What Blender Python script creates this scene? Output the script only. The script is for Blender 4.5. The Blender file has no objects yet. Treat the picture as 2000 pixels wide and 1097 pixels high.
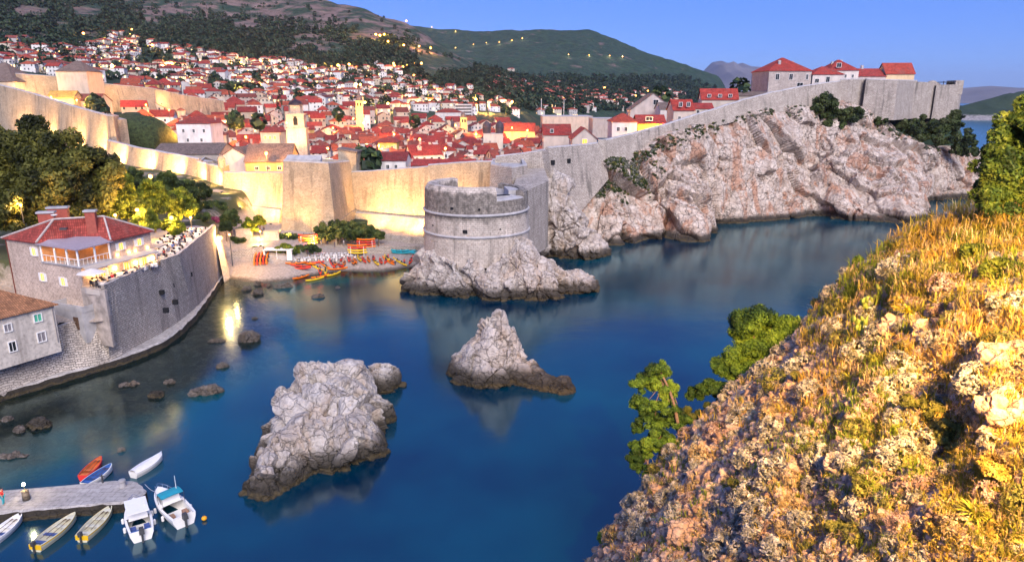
import bpy, bmesh, math, random
import numpy as np
from mathutils import Vector, Matrix, noise as mn
R = math.radians
S = bpy.context.scene
COL = S.collection
# ------------------------------------------------------------------ camera
H = 37.0; F = 1333.0; YH = 195.0
TH = math.atan((548.5 - YH) / F)
cd = bpy.data.cameras.new('camera'); cam = bpy.data.objects.new('camera', cd); COL.objects.link(cam)
cam.location = (0, 0, H); cam.rotation_euler = (R(90) - TH, 0, 0)
cd.sensor_width = 36; cd.lens = 36 * F / 2000; cd.clip_start = 0.5; cd.clip_end = 60000
S.camera = cam
# ------------------------------------------------------------------ world, sun, exposure
HAZE = 3e-5
SUN_EL, SUN_AZ = R(38), R(164)          # azimuth from +Y towards +X
w = bpy.data.worlds.new('World'); S.world = w; w.use_nodes = True
nt = w.node_tree; bgn = nt.nodes['Background']
sky = nt.nodes.new('ShaderNodeTexSky'); sky.sky_type = 'NISHITA'; sky.sun_disc = False
sky.sun_elevation = SUN_EL; sky.sun_rotation = SUN_AZ; sky.air_density = 1.0; sky.dust_density = 0.3; sky.ozone_density = 4.0
hs = nt.nodes.new('ShaderNodeHueSaturation'); hs.inputs['Saturation'].default_value = 1.25; hs.inputs['Hue'].default_value = 0.515
tn = nt.nodes.new('ShaderNodeMix'); tn.data_type = 'RGBA'; tn.blend_type = 'MULTIPLY'; tn.inputs[0].default_value = 1; tn.inputs[7].default_value = (0.42, 0.50, 1.0, 1)
nt.links.new(sky.outputs[0], hs.inputs['Color']); nt.links.new(hs.outputs[0], tn.inputs[6]); m2 = nt.nodes.new('ShaderNodeMix'); m2.data_type = 'RGBA'; m2.inputs[0].default_value = 0.6; m2.inputs[7].default_value = (0.60, 1.38, 3.65, 1)   # the even blue of the hour after sunset
nt.links.new(tn.outputs[2], m2.inputs[6]); nt.links.new(m2.outputs[2], bgn.inputs['Color'])
bgn.inputs['Strength'].default_value = 0.05
sl = bpy.data.lights.new('afterglow_sun', 'SUN'); sl.energy = 1.28; sl.angle = R(42); sl.color = (1.0, 0.89, 0.80)
so = bpy.data.objects.new('afterglow_sun', sl); COL.objects.link(so)
sdir = Vector((math.sin(SUN_AZ) * math.cos(SUN_EL), math.cos(SUN_AZ) * math.cos(SUN_EL), math.sin(SUN_EL)))
so.rotation_euler = sdir.to_track_quat('Z', 'Y').to_euler()
S.view_settings.view_transform = 'Standard'; S.view_settings.look = 'None'; S.view_settings.gamma = 1
S.view_settings.exposure = 2.1
S.cycles.use_denoising = True
S.cycles.max_bounces = 6; S.cycles.diffuse_bounces = 2; S.cycles.glossy_bounces = 3; S.cycles.transmission_bounces = 3; S.cycles.transparent_max_bounces = 8
S.cycles.sample_clamp_indirect = 4.0
S.cycles.caustics_reflective = False; S.cycles.caustics_refractive = False
# ------------------------------------------------------------------ surveying helpers: pixel of the photograph -> place
_c, _s = math.cos(TH), math.sin(TH)
def ray(px, py):
    x = (px - 1000) / F; y = (548.5 - py) / F
    return x, _c + y * _s, -_s + y * _c
def P(px, py, z=0.0):
    x, fy, fz = ray(px, py); t = (z - H) / fz
    return np.array((x * t, fy * t, z))
def D(px, py, Y):
    x, fy, fz = ray(px, py); t = Y / fy
    return np.array((x * t, Y, H + fz * t))
def proj(p):
    X, Y, Z = p[0], p[1], p[2] - H
    d = Y * _c - Z * _s; u = Y * _s + Z * _c
    return 1000 + F * X / d, 548.5 - F * u / d
rs = np.random.RandomState(7); rnd = random.Random(11)
# ------------------------------------------------------------------ numpy noise
def _hash(ix, iy, iz, sd):
    with np.errstate(over='ignore'):
        n = (ix.astype(np.uint32) * np.uint32(374761393) + iy.astype(np.uint32) * np.uint32(668265263)
             + iz.astype(np.uint32) * np.uint32(2246822519) + np.uint32(sd * 3266489917 & 0xffffffff))
        n = (n ^ (n >> np.uint32(13))) * np.uint32(1274126177)
        n = (n ^ (n >> np.uint32(16))) * np.uint32(2654435761)
        n ^= n >> np.uint32(15)
    return n.astype(np.float64) / 4294967295.0
def vnoise(p, sd=0):
    i = np.floor(p).astype(np.int64); f = p - i; f = f * f * f * (f * (f * 6 - 15) + 10)
    r = 0
    for a in (0, 1):
        wx = f[:, 0] if a else 1 - f[:, 0]
        for b in (0, 1):
            wy = f[:, 1] if b else 1 - f[:, 1]
            for c in (0, 1):
                wz = f[:, 2] if c else 1 - f[:, 2]
                r = r + wx * wy * wz * _hash(i[:, 0] + a, i[:, 1] + b, i[:, 2] + c, sd)
    return r * 2 - 1
def fbm(p, o=4, sd=0, g=0.5):
    r = 0; a = 1.0
    for k in range(o):
        r = r + a * vnoise(p * 2.03 ** k + k * 17.3, sd + k); a *= g
    return r
def ridged(p, o=4, sd=0, g=0.5):
    r = 0; a = 1.0
    for k in range(o):
        r = r + a * (1 - 2 * np.abs(vnoise(p * 2.07 ** k + k * 11.7, sd + k))); a *= g
    return r
def worley(p, sd=0):
    i = np.floor(p).astype(np.int64)
    f1 = np.full(len(p), 9.0); f2 = np.full(len(p), 9.0); cid = np.zeros(len(p)); g1 = np.zeros((len(p), 3))
    for a in (-1, 0, 1):
        for b in (-1, 0, 1):
            for c in (-1, 0, 1):
                x, y, z = i[:, 0] + a, i[:, 1] + b, i[:, 2] + c
                q = np.stack((x + _hash(x, y, z, sd + 1), y + _hash(x, y, z, sd + 2), z + _hash(x, y, z, sd + 3)), 1)
                d = np.sqrt(((q - p) ** 2).sum(1)); m = d < f1
                f2 = np.where(m, f1, np.minimum(f2, d)); cid = np.where(m, _hash(x, y, z, sd + 4), cid); g1 = np.where(m[:, None], q, g1); f1 = np.where(m, d, f1)
    return f1, f2, cid, g1
# ------------------------------------------------------------------ mesh builder
class MB:
    def __init__(s): s.V = []; s.F = []; s.n = 0; s.M = []; s.C = []; s.U = []
    def add(s, V, F, m=0, col=None, uv=None):
        V = np.asarray(V, float).reshape(-1, 3)
        if not isinstance(F, list) or (F and np.ndim(F[0]) == 1): F = [F] if not isinstance(F, list) else F
        if isinstance(F, list) and F and np.ndim(F[0]) == 1:
            by = {}
            for f in F: by.setdefault(len(f), []).append(f)
            F = [np.array(v) for v in by.values()]
        for f in F:
            f = np.asarray(f, np.int64)
            if len(f): s.F.append(f + s.n); s.M.append(np.full(len(f), m))
        s.V.append(V); s.n += len(V)
        c = np.ones((len(V), 4)) if col is None else np.c_[np.broadcast_to(np.asarray(col, float)[..., :3], (len(V), 3)), np.ones(len(V))]
        s.C.append(c); s.U.append(np.full((len(V), 2), np.nan) if uv is None else np.asarray(uv, float))
        return s
    def mesh(s, name, mats, smooth=False):
        me = bpy.data.meshes.new(name); V = np.concatenate(s.V)
        me.vertices.add(len(V)); me.vertices.foreach_set('co', V.ravel().astype(np.float32))
        tot = np.concatenate([np.full(len(f), f.shape[1]) for f in s.F]); lp = np.concatenate([f.ravel() for f in s.F])
        me.loops.add(len(lp)); me.loops.foreach_set('vertex_index', lp.astype(np.int32))
        st = np.concatenate(([0], np.cumsum(tot)[:-1])); me.polygons.add(len(tot))
        me.polygons.foreach_set('loop_start', st.astype(np.int32)); me.polygons.foreach_set('loop_total', tot.astype(np.int32))
        me.polygons.foreach_set('material_index', np.concatenate(s.M).astype(np.int32))
        me.polygons.foreach_set('use_smooth', np.full(len(tot), smooth))
        for m in (mats if isinstance(mats, (list, tuple)) else [mats]): me.materials.append(m)
        # planar uv in metres, from each face's own normal
        v0, v1, v2 = V[lp[st]], V[lp[st + 1]], V[lp[st + 2]]
        n = np.cross(v1 - v0, v2 - v0)
        last = V[lp[st + tot - 1]]; n = n + np.cross(v2 - v0, last - v0) * (tot > 3)[:, None]
        n /= np.maximum(np.linalg.norm(n, axis=1), 1e-9)[:, None]
        t = np.stack((-n[:, 1], n[:, 0], np.zeros(len(n))), 1); tl = np.linalg.norm(t, axis=1); flat = tl < 0.05
        t[flat] = (1, 0, 0); tl[flat] = 1; t /= tl[:, None]; b = np.cross(n, t)
        fi = np.repeat(np.arange(len(tot)), tot); pv = V[lp]
        uv = np.stack(((pv * t[fi]).sum(1), (pv * b[fi]).sum(1)), 1)
        U = np.concatenate(s.U)[lp]; ok = ~np.isnan(U[:, 0]); uv[ok] = U[ok]
        me.uv_layers.new(name='UVMap').data.foreach_set('uv', uv.ravel().astype(np.float32))
        ca = me.color_attributes.new('Col', 'FLOAT_COLOR', 'POINT'); ca.data.foreach_set('color', np.concatenate(s.C).ravel().astype(np.float32))
        me.update(); me.validate()
        return me
    def obj(s, name, mats, parent=None, smooth=False):
        o = bpy.data.objects.new(name, s.mesh(name, mats, smooth)); COL.objects.link(o)
        if parent is not None: o.parent = parent
        return o
def tag(o, label=None, cat=None, group=None, kind=None):
    if label: o['label'] = label
    if cat: o['category'] = cat
    if group: o['group'] = group
    if kind: o['kind'] = kind
    return o
def empty(name, loc=(0, 0, 0), rz=0.0, label=None, cat=None, group=None):
    o = bpy.data.objects.new(name, None); COL.objects.link(o); o.location = [float(v) for v in loc]; o.rotation_euler = (0, 0, rz)
    o.empty_display_size = 0.2
    return tag(o, label, cat, group)
def dup(root, loc, rz=0.0, label=None, group=None, scale=None, name=None):
    r = root.copy(); COL.objects.link(r); r.location = [float(v) for v in loc]; r.rotation_euler = (0, 0, rz)
    if scale is not None: r.scale = (scale,) * 3 if np.isscalar(scale) else scale
    if label: r['label'] = label
    if group: r['group'] = group
    for ch in list(root.children):
        c = ch.copy(); COL.objects.link(c); c.parent = r
        for g in ch.children:
            d = g.copy(); COL.objects.link(d); d.parent = c
    return r
_ORD = 'zeroth first second third fourth fifth sixth seventh eighth ninth tenth eleventh twelfth thirteenth fourteenth fifteenth sixteenth seventeenth eighteenth nineteenth twentieth'.split()
def nth(k): return _ORD[k] if k < len(_ORD) else '%d%s' % (k, {1: 'st', 2: 'nd', 3: 'rd'}.get(k % 10, 'th'))
# shapes: each returns (V, F)
def box(cx, cy, cz, sx, sy, sz, rz=0.0, taper=1.0):
    V = np.array([(x * sx / 2 * (taper if z > 0 else 1), y * sy / 2 * (taper if z > 0 else 1), z * sz / 2) for z in (-1, 1) for x, y in ((-1, -1), (1, -1), (1, 1), (-1, 1))])
    c, s = math.cos(rz), math.sin(rz); V = np.c_[V[:, 0] * c - V[:, 1] * s, V[:, 0] * s + V[:, 1] * c, V[:, 2]] + (cx, cy, cz)
    return V, np.array([(3, 2, 1, 0), (4, 5, 6, 7), (0, 1, 5, 4), (1, 2, 6, 5), (2, 3, 7, 6), (3, 0, 4, 7)])
def prism(poly, z0, z1, inset=0.0):
    """counter-clockwise outline extruded; z0, z1 numbers or one per corner; inset moves the top inwards"""
    q = np.asarray(poly, float)[:, :2]; n = len(q)
    if inset:
        c = q.mean(0); d = q - c; top = c + d * (1 - inset / np.maximum(np.linalg.norm(d, axis=1), .1))[:, None]
    else: top = q
    V = np.r_[np.c_[q, np.broadcast_to(z0, n)], np.c_[top, np.broadcast_to(z1, n)]]
    F = [tuple(range(n - 1, -1, -1)), tuple(range(n, 2 * n))] + [(i, (i + 1) % n, n + (i + 1) % n, n + i) for i in range(n)]
    return V, F
def tube(path, rad, n=6, caps=True):
    p = np.asarray(path, float); rad = np.broadcast_to(rad, len(p)); t = np.gradient(p, axis=0); t /= np.maximum(np.linalg.norm(t, axis=1), 1e-9)[:, None]
    up = np.where(np.abs(t[:, 2:3]) > .9, (1., 0, 0), (0, 0, 1.)); a = np.cross(t, up); a /= np.linalg.norm(a, axis=1)[:, None]; b = np.cross(t, a)
    th = np.arange(n) * 2 * np.pi / n
    V = (p[:, None] + rad[:, None, None] * (a[:, None] * np.cos(th)[None, :, None] + b[:, None] * np.sin(th)[None, :, None])).reshape(-1, 3)
    F = [(i * n + j, i * n + (j + 1) % n, (i + 1) * n + (j + 1) % n, (i + 1) * n + j) for i in range(len(p) - 1) for j in range(n)]
    if caps: F += [tuple(range(n - 1, -1, -1)), tuple(range((len(p) - 1) * n, len(p) * n))]
    return V, [tuple(f[::-1]) for f in F]
def lathe(prof, n=32, c=(0, 0), a0=0, a1=2 * np.pi, cap=False):
    pr = np.asarray(prof, float); full = abs(a1 - a0) > 6.28; th = a0 + (a1 - a0) * np.arange(n + (0 if full else 1)) / n; m = len(th)
    V = np.stack([np.stack((c[0] + r * np.cos(th), c[1] + r * np.sin(th), np.full(m, z)), 1) for r, z in pr]).reshape(-1, 3)
    F = [(i * m + j, i * m + (j + 1) % m, (i + 1) * m + (j + 1) % m, (i + 1) * m + j) for i in range(len(pr) - 1) for j in range(m if full else m - 1)]
    if cap: F += [tuple(range((len(pr) - 1) * m, len(pr) * m))]
    return V, F
def gridf(a, b, wrap=False):
    j = np.arange(a - 1)[:, None]; i = np.arange(b if wrap else b - 1)[None]; i2 = (i + 1) % b
    return np.stack(np.broadcast_arrays(j * b + i, j * b + i2, (j + 1) * b + i2, (j + 1) * b + i), -1).reshape(-1, 4)
def blob(c, r, sub=2, amp=0.15, sd=0, fr=1.5):
    bm = bmesh.new(); bmesh.ops.create_icosphere(bm, subdivisions=sub, radius=1); V = np.array([v.co[:] for v in bm.verts]); Fc = np.array([[v.index for v in f.verts] for f in bm.faces]); bm.free()
    V = V * (1 + amp * fbm(V * fr + sd * 3.1, 3, sd))[:, None]
    return V * np.asarray(r) + np.asarray(c), Fc
def normals_grid(G):
    du = np.gradient(G, axis=1); dv = np.gradient(G, axis=0); n = np.cross(du, dv); return n / np.maximum(np.linalg.norm(n, axis=2), 1e-9)[..., None]
# ------------------------------------------------------------------ node helpers
def N(nt, typ, _p=None, **ins):
    nd = nt.nodes.new('ShaderNode' + typ)
    for k, v in (_p or {}).items(): setattr(nd, k, v)
    for k, v in ins.items():
        k = k.replace('_', ' ')
        sk = nd.inputs[int(k[1:])] if k[0] == 'i' and k[1:].isdigit() else nd.inputs[k]
        if isinstance(v, bpy.types.NodeSocket): nt.links.new(v, sk)
        else: sk.default_value = v
    return nd
def rgba(c): return (c[0], c[1], c[2], 1)
def mixc(nt, f, a, b, mode='MIX'):
    a = rgba(a) if isinstance(a, (tuple, list)) else a; b = rgba(b) if isinstance(b, (tuple, list)) else b
    return N(nt, 'Mix', {'data_type': 'RGBA', 'blend_type': mode}, i0=f, i6=a, i7=b).outputs[2]
def ramp(nt, f, st, out=0):
    nd = N(nt, 'ValToRGB', Fac=f); e = nd.color_ramp.elements
    while len(e) < len(st): e.new(0.5)
    for q, (p, c) in zip(e, st): q.position = p; q.color = rgba(c) if isinstance(c, (tuple, list)) else (c, c, c, 1)
    return nd.outputs[out]
def mth(nt, op, a, b=0.0, c=0.0): return N(nt, 'Math', {'operation': op}, i0=a, i1=b, i2=c).outputs[0]
def newmat(name, rough=0.85):
    m = bpy.data.materials.new(name); m.use_nodes = True; b = m.node_tree.nodes['Principled BSDF']; b.inputs['Roughness'].default_value = rough
    b.inputs['Specular IOR Level'].default_value = 0.3
    return m, m.node_tree, b
def setc(nt, b, sock, bump=None, strength=0.5, dist=0.1):
    nt.links.new(sock, b.inputs['Base Color'])
    if bump is not None: nt.links.new(N(nt, 'Bump', Height=bump, Strength=strength, Distance=dist).outputs[0], b.inputs['Normal'])
def pos(nt): return N(nt, 'NewGeometry').outputs['Position']
def objc(nt): return N(nt, 'TexCoord').outputs['Object']
def uvc(nt): return N(nt, 'TexCoord').outputs['UV']
def noise(nt, v, sc, det=5, rough=0.55, dis=0.0): return N(nt, 'TexNoise', Vector=v, Scale=sc, Detail=det, Roughness=rough, Distortion=dis).outputs['Fac']
def mapv(nt, v, sc): return N(nt, 'Mapping', Vector=v, Scale=sc).outputs[0]
def plain(name, c, rough=0.6, var=0.15, metal=0.0, sc=3.0):
    m, nt, b = newmat(name, rough); n = noise(nt, pos(nt), sc)
    setc(nt, b, mixc(nt, ramp(nt, n, [(.3, 0), (.75, 1)]), tuple(v * (1 - var) for v in c), tuple(min(1, v * (1 + var)) for v in c))); b.inputs['Metallic'].default_value = metal
    return m
def glow(name, c, st):
    m, nt, b = newmat(name); b.inputs['Base Color'].default_value = rgba(c); b.inputs['Emission Color'].default_value = rgba(c); b.inputs['Emission Strength'].default_value = st
    return m
def stonemat(name, c1, c2, bw=0.6, bh=0.3, mortar=(0.16, 0.14, 0.12), stain=(0.10, 0.085, 0.07), st=0.5, bump=0.5, msize=0.02, band=None):
    """squared masonry: bricks in metres along the wall, weathered, with dark runs of lichen"""
    m, nt, b = newmat(name, 0.92); u = uvc(nt); p = pos(nt)
    wob = N(nt, 'VectorMath', {'operation': 'ADD'}, i0=u, i1=N(nt, 'VectorMath', {'operation': 'SCALE'}, i0=N(nt, 'TexNoise', Vector=p, Scale=1.3, Detail=2).outputs['Color'], Scale=0.12).outputs[0]).outputs[0]
    br = N(nt, 'TexBrick', {'offset': 0.5}, Vector=wob, Color1=rgba(c1), Color2=rgba(c2), Mortar=rgba(mortar), Scale=1.0, Mortar_Size=msize, Brick_Width=bw, Row_Height=bh, Bias=0.0)
    blot = noise(nt, p, 0.35, 6); col = mixc(nt, ramp(nt, blot, [(.35, 0), (.7, .55)]), br.outputs[0], tuple(v * 0.62 for v in c2))
    fine = noise(nt, p, 2.6, 5); col = mixc(nt, 0.55, col, ramp(nt, fine, [(.3, .45), (.5, 1), (.7, 1.25)]), 'MULTIPLY')
    runs = noise(nt, mapv(nt, p, (1.1, 1.1, 0.10)), 0.55, 5, .6); big = noise(nt, p, 0.06, 3)
    col = mixc(nt, mth(nt, 'MULTIPLY', ramp(nt, runs, [(.52, 0), (.66, st)]), ramp(nt, big, [(.35, .2), (.6, 1)])), col, stain)
    if band:
        zb_ = N(nt, 'SeparateXYZ', Vector=p).outputs[2]; zn = mth(nt, 'ADD', zb_, mth(nt, 'MULTIPLY', mth(nt, 'SUBTRACT', noise(nt, mapv(nt, p, (1, 1, .3)), .5, 5), .5), 3.5))
        f_ = mth(nt, 'MULTIPLY', N(nt, 'MapRange', Value=zn, i1=band[0], i2=band[0] + .9).outputs[0], N(nt, 'MapRange', Value=zn, i1=band[1], i2=band[1] - .5).outputs[0]); col = mixc(nt, mth(nt, 'MULTIPLY', f_, ramp(nt, noise(nt, p, 1.2, 6, .7), [(.3, .25), (.6, .85)])), col, stain)
    hgt = mth(nt, 'ADD', mth(nt, 'MULTIPLY', br.outputs['Fac'], -0.8), mth(nt, 'MULTIPLY', fine, 0.7))
    setc(nt, b, col, hgt, bump, 0.06)
    return m
def rockmat(name, light, mid, warm, scale=1.0, wamt=0.5, zband=1.2, green=0.0, crack=0.6, dark=(0.06, 0.055, 0.05)):
    m, nt, b = newmat(name, 0.95); p = pos(nt); q = mapv(nt, p, (scale,) * 3)
    n1 = noise(nt, q, 0.5, 8, .62); n2 = noise(nt, q, 2.4, 8, .65); n3 = noise(nt, q, 0.13, 4)
    col = mixc(nt, ramp(nt, n1, [(.36, 0), (.62, 1)]), mid, light)
    sl_ = N(nt, 'Mapping', Vector=q, Rotation=(0, .35, .6), Scale=(1, 1, .28)).outputs[0]
    col = mixc(nt, mth(nt, 'MULTIPLY', ramp(nt, noise(nt, sl_, 0.30, 7, .65, .8), [(.51, 0), (.6, 1)]), wamt), col, warm)
    col = mixc(nt, ramp(nt, noise(nt, sl_, 0.75, 7, .7, .5), [(.56, 0), (.68, .6)]), col, tuple(v * .45 for v in mid))
    col = mixc(nt, 0.6, col, ramp(nt, n2, [(.28, .35), (.48, .95), (.7, 1.25)]), 'MULTIPLY')
    vor = N(nt, 'TexVoronoi', {'feature': 'DISTANCE_TO_EDGE'}, Vector=N(nt, 'VectorMath', {'operation': 'ADD'}, i0=q, i1=N(nt, 'VectorMath', {'operation': 'SCALE'}, i0=N(nt, 'TexNoise', Vector=q, Scale=.9, Detail=5).outputs['Color'], Scale=1.6).outputs[0]).outputs[0], Scale=0.75).outputs['Distance']
    cr = ramp(nt, vor, [(0, 0), (.04, 1)]); thin = ramp(nt, n3, [(.38, 0), (.55, 1)])
    col = mixc(nt, mth(nt, 'MULTIPLY', mth(nt, 'SUBTRACT', 1.0, cr), mth(nt, 'MULTIPLY', thin, crack)), col, dark)
    if green: col = mixc(nt, mth(nt, 'MULTIPLY', ramp(nt, noise(nt, q, 0.9, 6), [(.52, 0), (.6, 1)]), green), col, (0.06, 0.07, 0.03))
    if zband:
        z = N(nt, 'SeparateXYZ', Vector=p).outputs[2]; zz = mth(nt, 'ADD', z, mth(nt, 'MULTIPLY', n1, -1.6))
        col = mixc(nt, ramp(nt, mth(nt, 'DIVIDE', zz, zband), [(0, 1), (.45, .9), (1, 0)]), col, (0.045, 0.038, 0.03))
        col = mixc(nt, ramp(nt, mth(nt, 'DIVIDE', mth(nt, 'ADD', zz, 0.75), zband * .5), [(0, .0), (.15, .45), (.4, .35), (.6, 0)]), col, (0.13, 0.095, 0.04))
    h = mth(nt, 'ADD', mth(nt, 'MULTIPLY', n2, 0.7), mth(nt, 'ADD', mth(nt, 'MULTIPLY', n1, 0.8), mth(nt, 'MULTIPLY', cr, 0.25)))
    setc(nt, b, col, h, 1.0, 0.5 / scale)
    return m
def tilemat(name, obj_colour=True, base=(0.33, 0.075, 0.05), near=False):
    m, nt, b = newmat(name, 0.9); p = pos(nt)
    c = N(nt, 'ObjectInfo').outputs['Color'] if obj_colour else N(nt, 'RGB').outputs[0]
    if not obj_colour: c.default_value = rgba(base)
    br = N(nt, 'TexBrick', {'offset': 0.0}, Vector=uvc(nt), Color1=(.55, .55, .55, 1), Color2=(1.25, 1.2, 1.15, 1), Mortar=(.3, .3, .3, 1), Scale=1.0, Mortar_Size=0.035, Brick_Width=0.26, Row_Height=0.42, Bias=-0.1)
    col = mixc(nt, 0.75, c, br.outputs[0], 'MULTIPLY')
    col = mixc(nt, 0.8, col, ramp(nt, noise(nt, p, 0.7, 6, .65), [(.3, .5), (.5, 1), (.72, 1.35)]), 'MULTIPLY')
    col = mixc(nt, ramp(nt, noise(nt, p, 0.33, 5), [(.55, 0), (.7, .45)]), col, (0.12, 0.09, 0.075))
    setc(nt, b, col, br.outputs['Fac'], -0.6, 0.06)
    return m
def leafmat(name, trans=0.3, rough=0.6):
    m, nt, b = newmat(name, rough); at = N(nt, 'Attribute', {'attribute_name': 'Col'}).outputs['Color']
    c = mixc(nt, 0.5, at, ramp(nt, noise(nt, pos(nt), 1.7, 3), [(.3, .55), (.7, 1.4)]), 'MULTIPLY')
    nt.links.new(c, b.inputs['Base Color']); t = N(nt, 'BsdfTranslucent', Color=c); mx = N(nt, 'MixShader', i0=trans, i1=b.outputs[0], i2=t.outputs[0])
    nt.links.new(mx.outputs[0], nt.nodes['Material Output'].inputs[0])
    return m
def wallmat(name, windows=True, lit=0.0):
    """house plaster in the object's own colour; far houses carry their small windows as a pattern in metres"""
    m, nt, b = newmat(name, 0.9); c = N(nt, 'ObjectInfo').outputs['Color']; p = pos(nt)
    col = mixc(nt, 0.6, c, ramp(nt, noise(nt, mapv(nt, p, (1, 1, .4)), 0.6, 5), [(.3, .62), (.55, 1), (.75, 1.12)]), 'MULTIPLY')
    if windows:
        sp = N(nt, 'SeparateXYZ', Vector=uvc(nt)); rn = N(nt, 'ObjectInfo').outputs['Random']
        u = mth(nt, 'ADD', mth(nt, 'DIVIDE', sp.outputs[0], 2.7), mth(nt, 'MULTIPLY', rn, 7.0)); v = mth(nt, 'ADD', mth(nt, 'DIVIDE', sp.outputs[1], 2.9), mth(nt, 'MULTIPLY', rn, 5.0))
        fu, fv = mth(nt, 'FRACT', u), mth(nt, 'FRACT', v)
        iw = mth(nt, 'MULTIPLY', mth(nt, 'LESS_THAN', mth(nt, 'ABSOLUTE', mth(nt, 'SUBTRACT', fu, .5)), .17), mth(nt, 'LESS_THAN', mth(nt, 'ABSOLUTE', mth(nt, 'SUBTRACT', fv, .5)), .24))
        nz = N(nt, 'SeparateXYZ', Vector=N(nt, 'NewGeometry').outputs['Normal']).outputs[2]
        iw = mth(nt, 'MULTIPLY', iw, mth(nt, 'LESS_THAN', mth(nt, 'ABSOLUTE', nz), .3))
        wn = N(nt, 'TexWhiteNoise', {'noise_dimensions': '3D'}, Vector=N(nt, 'CombineXYZ', X=mth(nt, 'FLOOR', u), Y=mth(nt, 'FLOOR', v), Z=rn).outputs[0]).outputs['Value']
        iw = mth(nt, 'MULTIPLY', iw, mth(nt, 'GREATER_THAN', wn, .3))
        col = mixc(nt, iw, col, (0.035, 0.04, 0.05))
        em = mth(nt, 'MULTIPLY', iw, mth(nt, 'GREATER_THAN', wn, 1 - lit))
        b.inputs['Emission Color'].default_value = (1.0, 0.55, 0.16, 1); nt.links.new(mth(nt, 'MULTIPLY', em, 2.2), b.inputs['Emission Strength'])
    nt.links.new(col, b.inputs['Base Color'])
    return m
# ------------------------------------------------------------------ foliage
def leaves(blobs, n, size, cols, rng, flat=0.0, shell=0.55, gap=0.0, gs=0.5, asp=1.7, up=0.3):
    """leaf clumps spread through the union of ellipsoids: (centre, radii) each"""
    B = [(np.asarray(c, float), np.asarray(r, float) * np.ones(3)) for c, r in blobs]; vol = np.array([np.prod(r) ** (2 / 3) for c, r in B]); vol /= vol.sum()
    k = rng.choice(len(B), n, p=vol); d = rng.normal(size=(n, 3)); d /= np.linalg.norm(d, axis=1)[:, None]
    rad = shell + (1 - shell) * rng.rand(n) ** 0.6
    C = np.array([b[0] for b in B])[k]; Rr = np.array([b[1] for b in B])[k]; p = C + d * Rr * rad[:, None]
    p = p + 0.12 * Rr * np.stack([fbm(p * gs * 2 + 9 * a, 2, a + 5) for a in range(3)], 1)
    if gap: keep = fbm(p * gs, 3, 3) > -1 + gap * 1.0; p, d, k = p[keep], d[keep], k[keep]
    n = len(p); nr = d + rng.normal(size=(n, 3)) * 0.7 + (0, 0, up); nr /= np.linalg.norm(nr, axis=1)[:, None]
    a = np.cross(nr, rng.normal(size=(n, 3))); a /= np.linalg.norm(a, axis=1)[:, None]; b = np.cross(nr, a)
    s = size * (0.6 + 0.8 * rng.rand(n))[:, None]
    V = np.stack((p - a * s * asp * .5, p + b * s * .45 - nr * s * .12, p + a * s * asp * .5, p - b * s * .45 - nr * s * .12), 1).reshape(-1, 3)
    Fq = np.arange(4 * n).reshape(n, 4)
    cols = np.asarray(cols, float); tone = np.clip(0.5 + 0.55 * fbm(p * gs * 1.3 + 31, 2, 8) + 0.25 * (rng.rand(n) - .5), 0, .999) * (len(cols) - 1)
    i = tone.astype(int); f = (tone - i)[:, None]; cc = cols[i] * (1 - f) + cols[i + 1] * f
    return V, Fq, np.repeat(cc * (0.75 + 0.5 * rng.rand(n))[:, None], 4, 0)
def limb(p0, p1, r0, r1, rng, bend=0.12, n=6, seg=7):
    p0, p1 = np.asarray(p0, float), np.asarray(p1, float); t = np.linspace(0, 1, seg)[:, None]; L = np.linalg.norm(p1 - p0)
    pth = p0 * (1 - t) + p1 * t + np.sin(np.pi * t) * rng.normal(size=3) * bend * L + np.sin(2 * np.pi * t) * rng.normal(size=3) * bend * .4 * L
    return tube(pth, r0 + (r1 - r0) * t[:, 0] ** .8, n)
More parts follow.
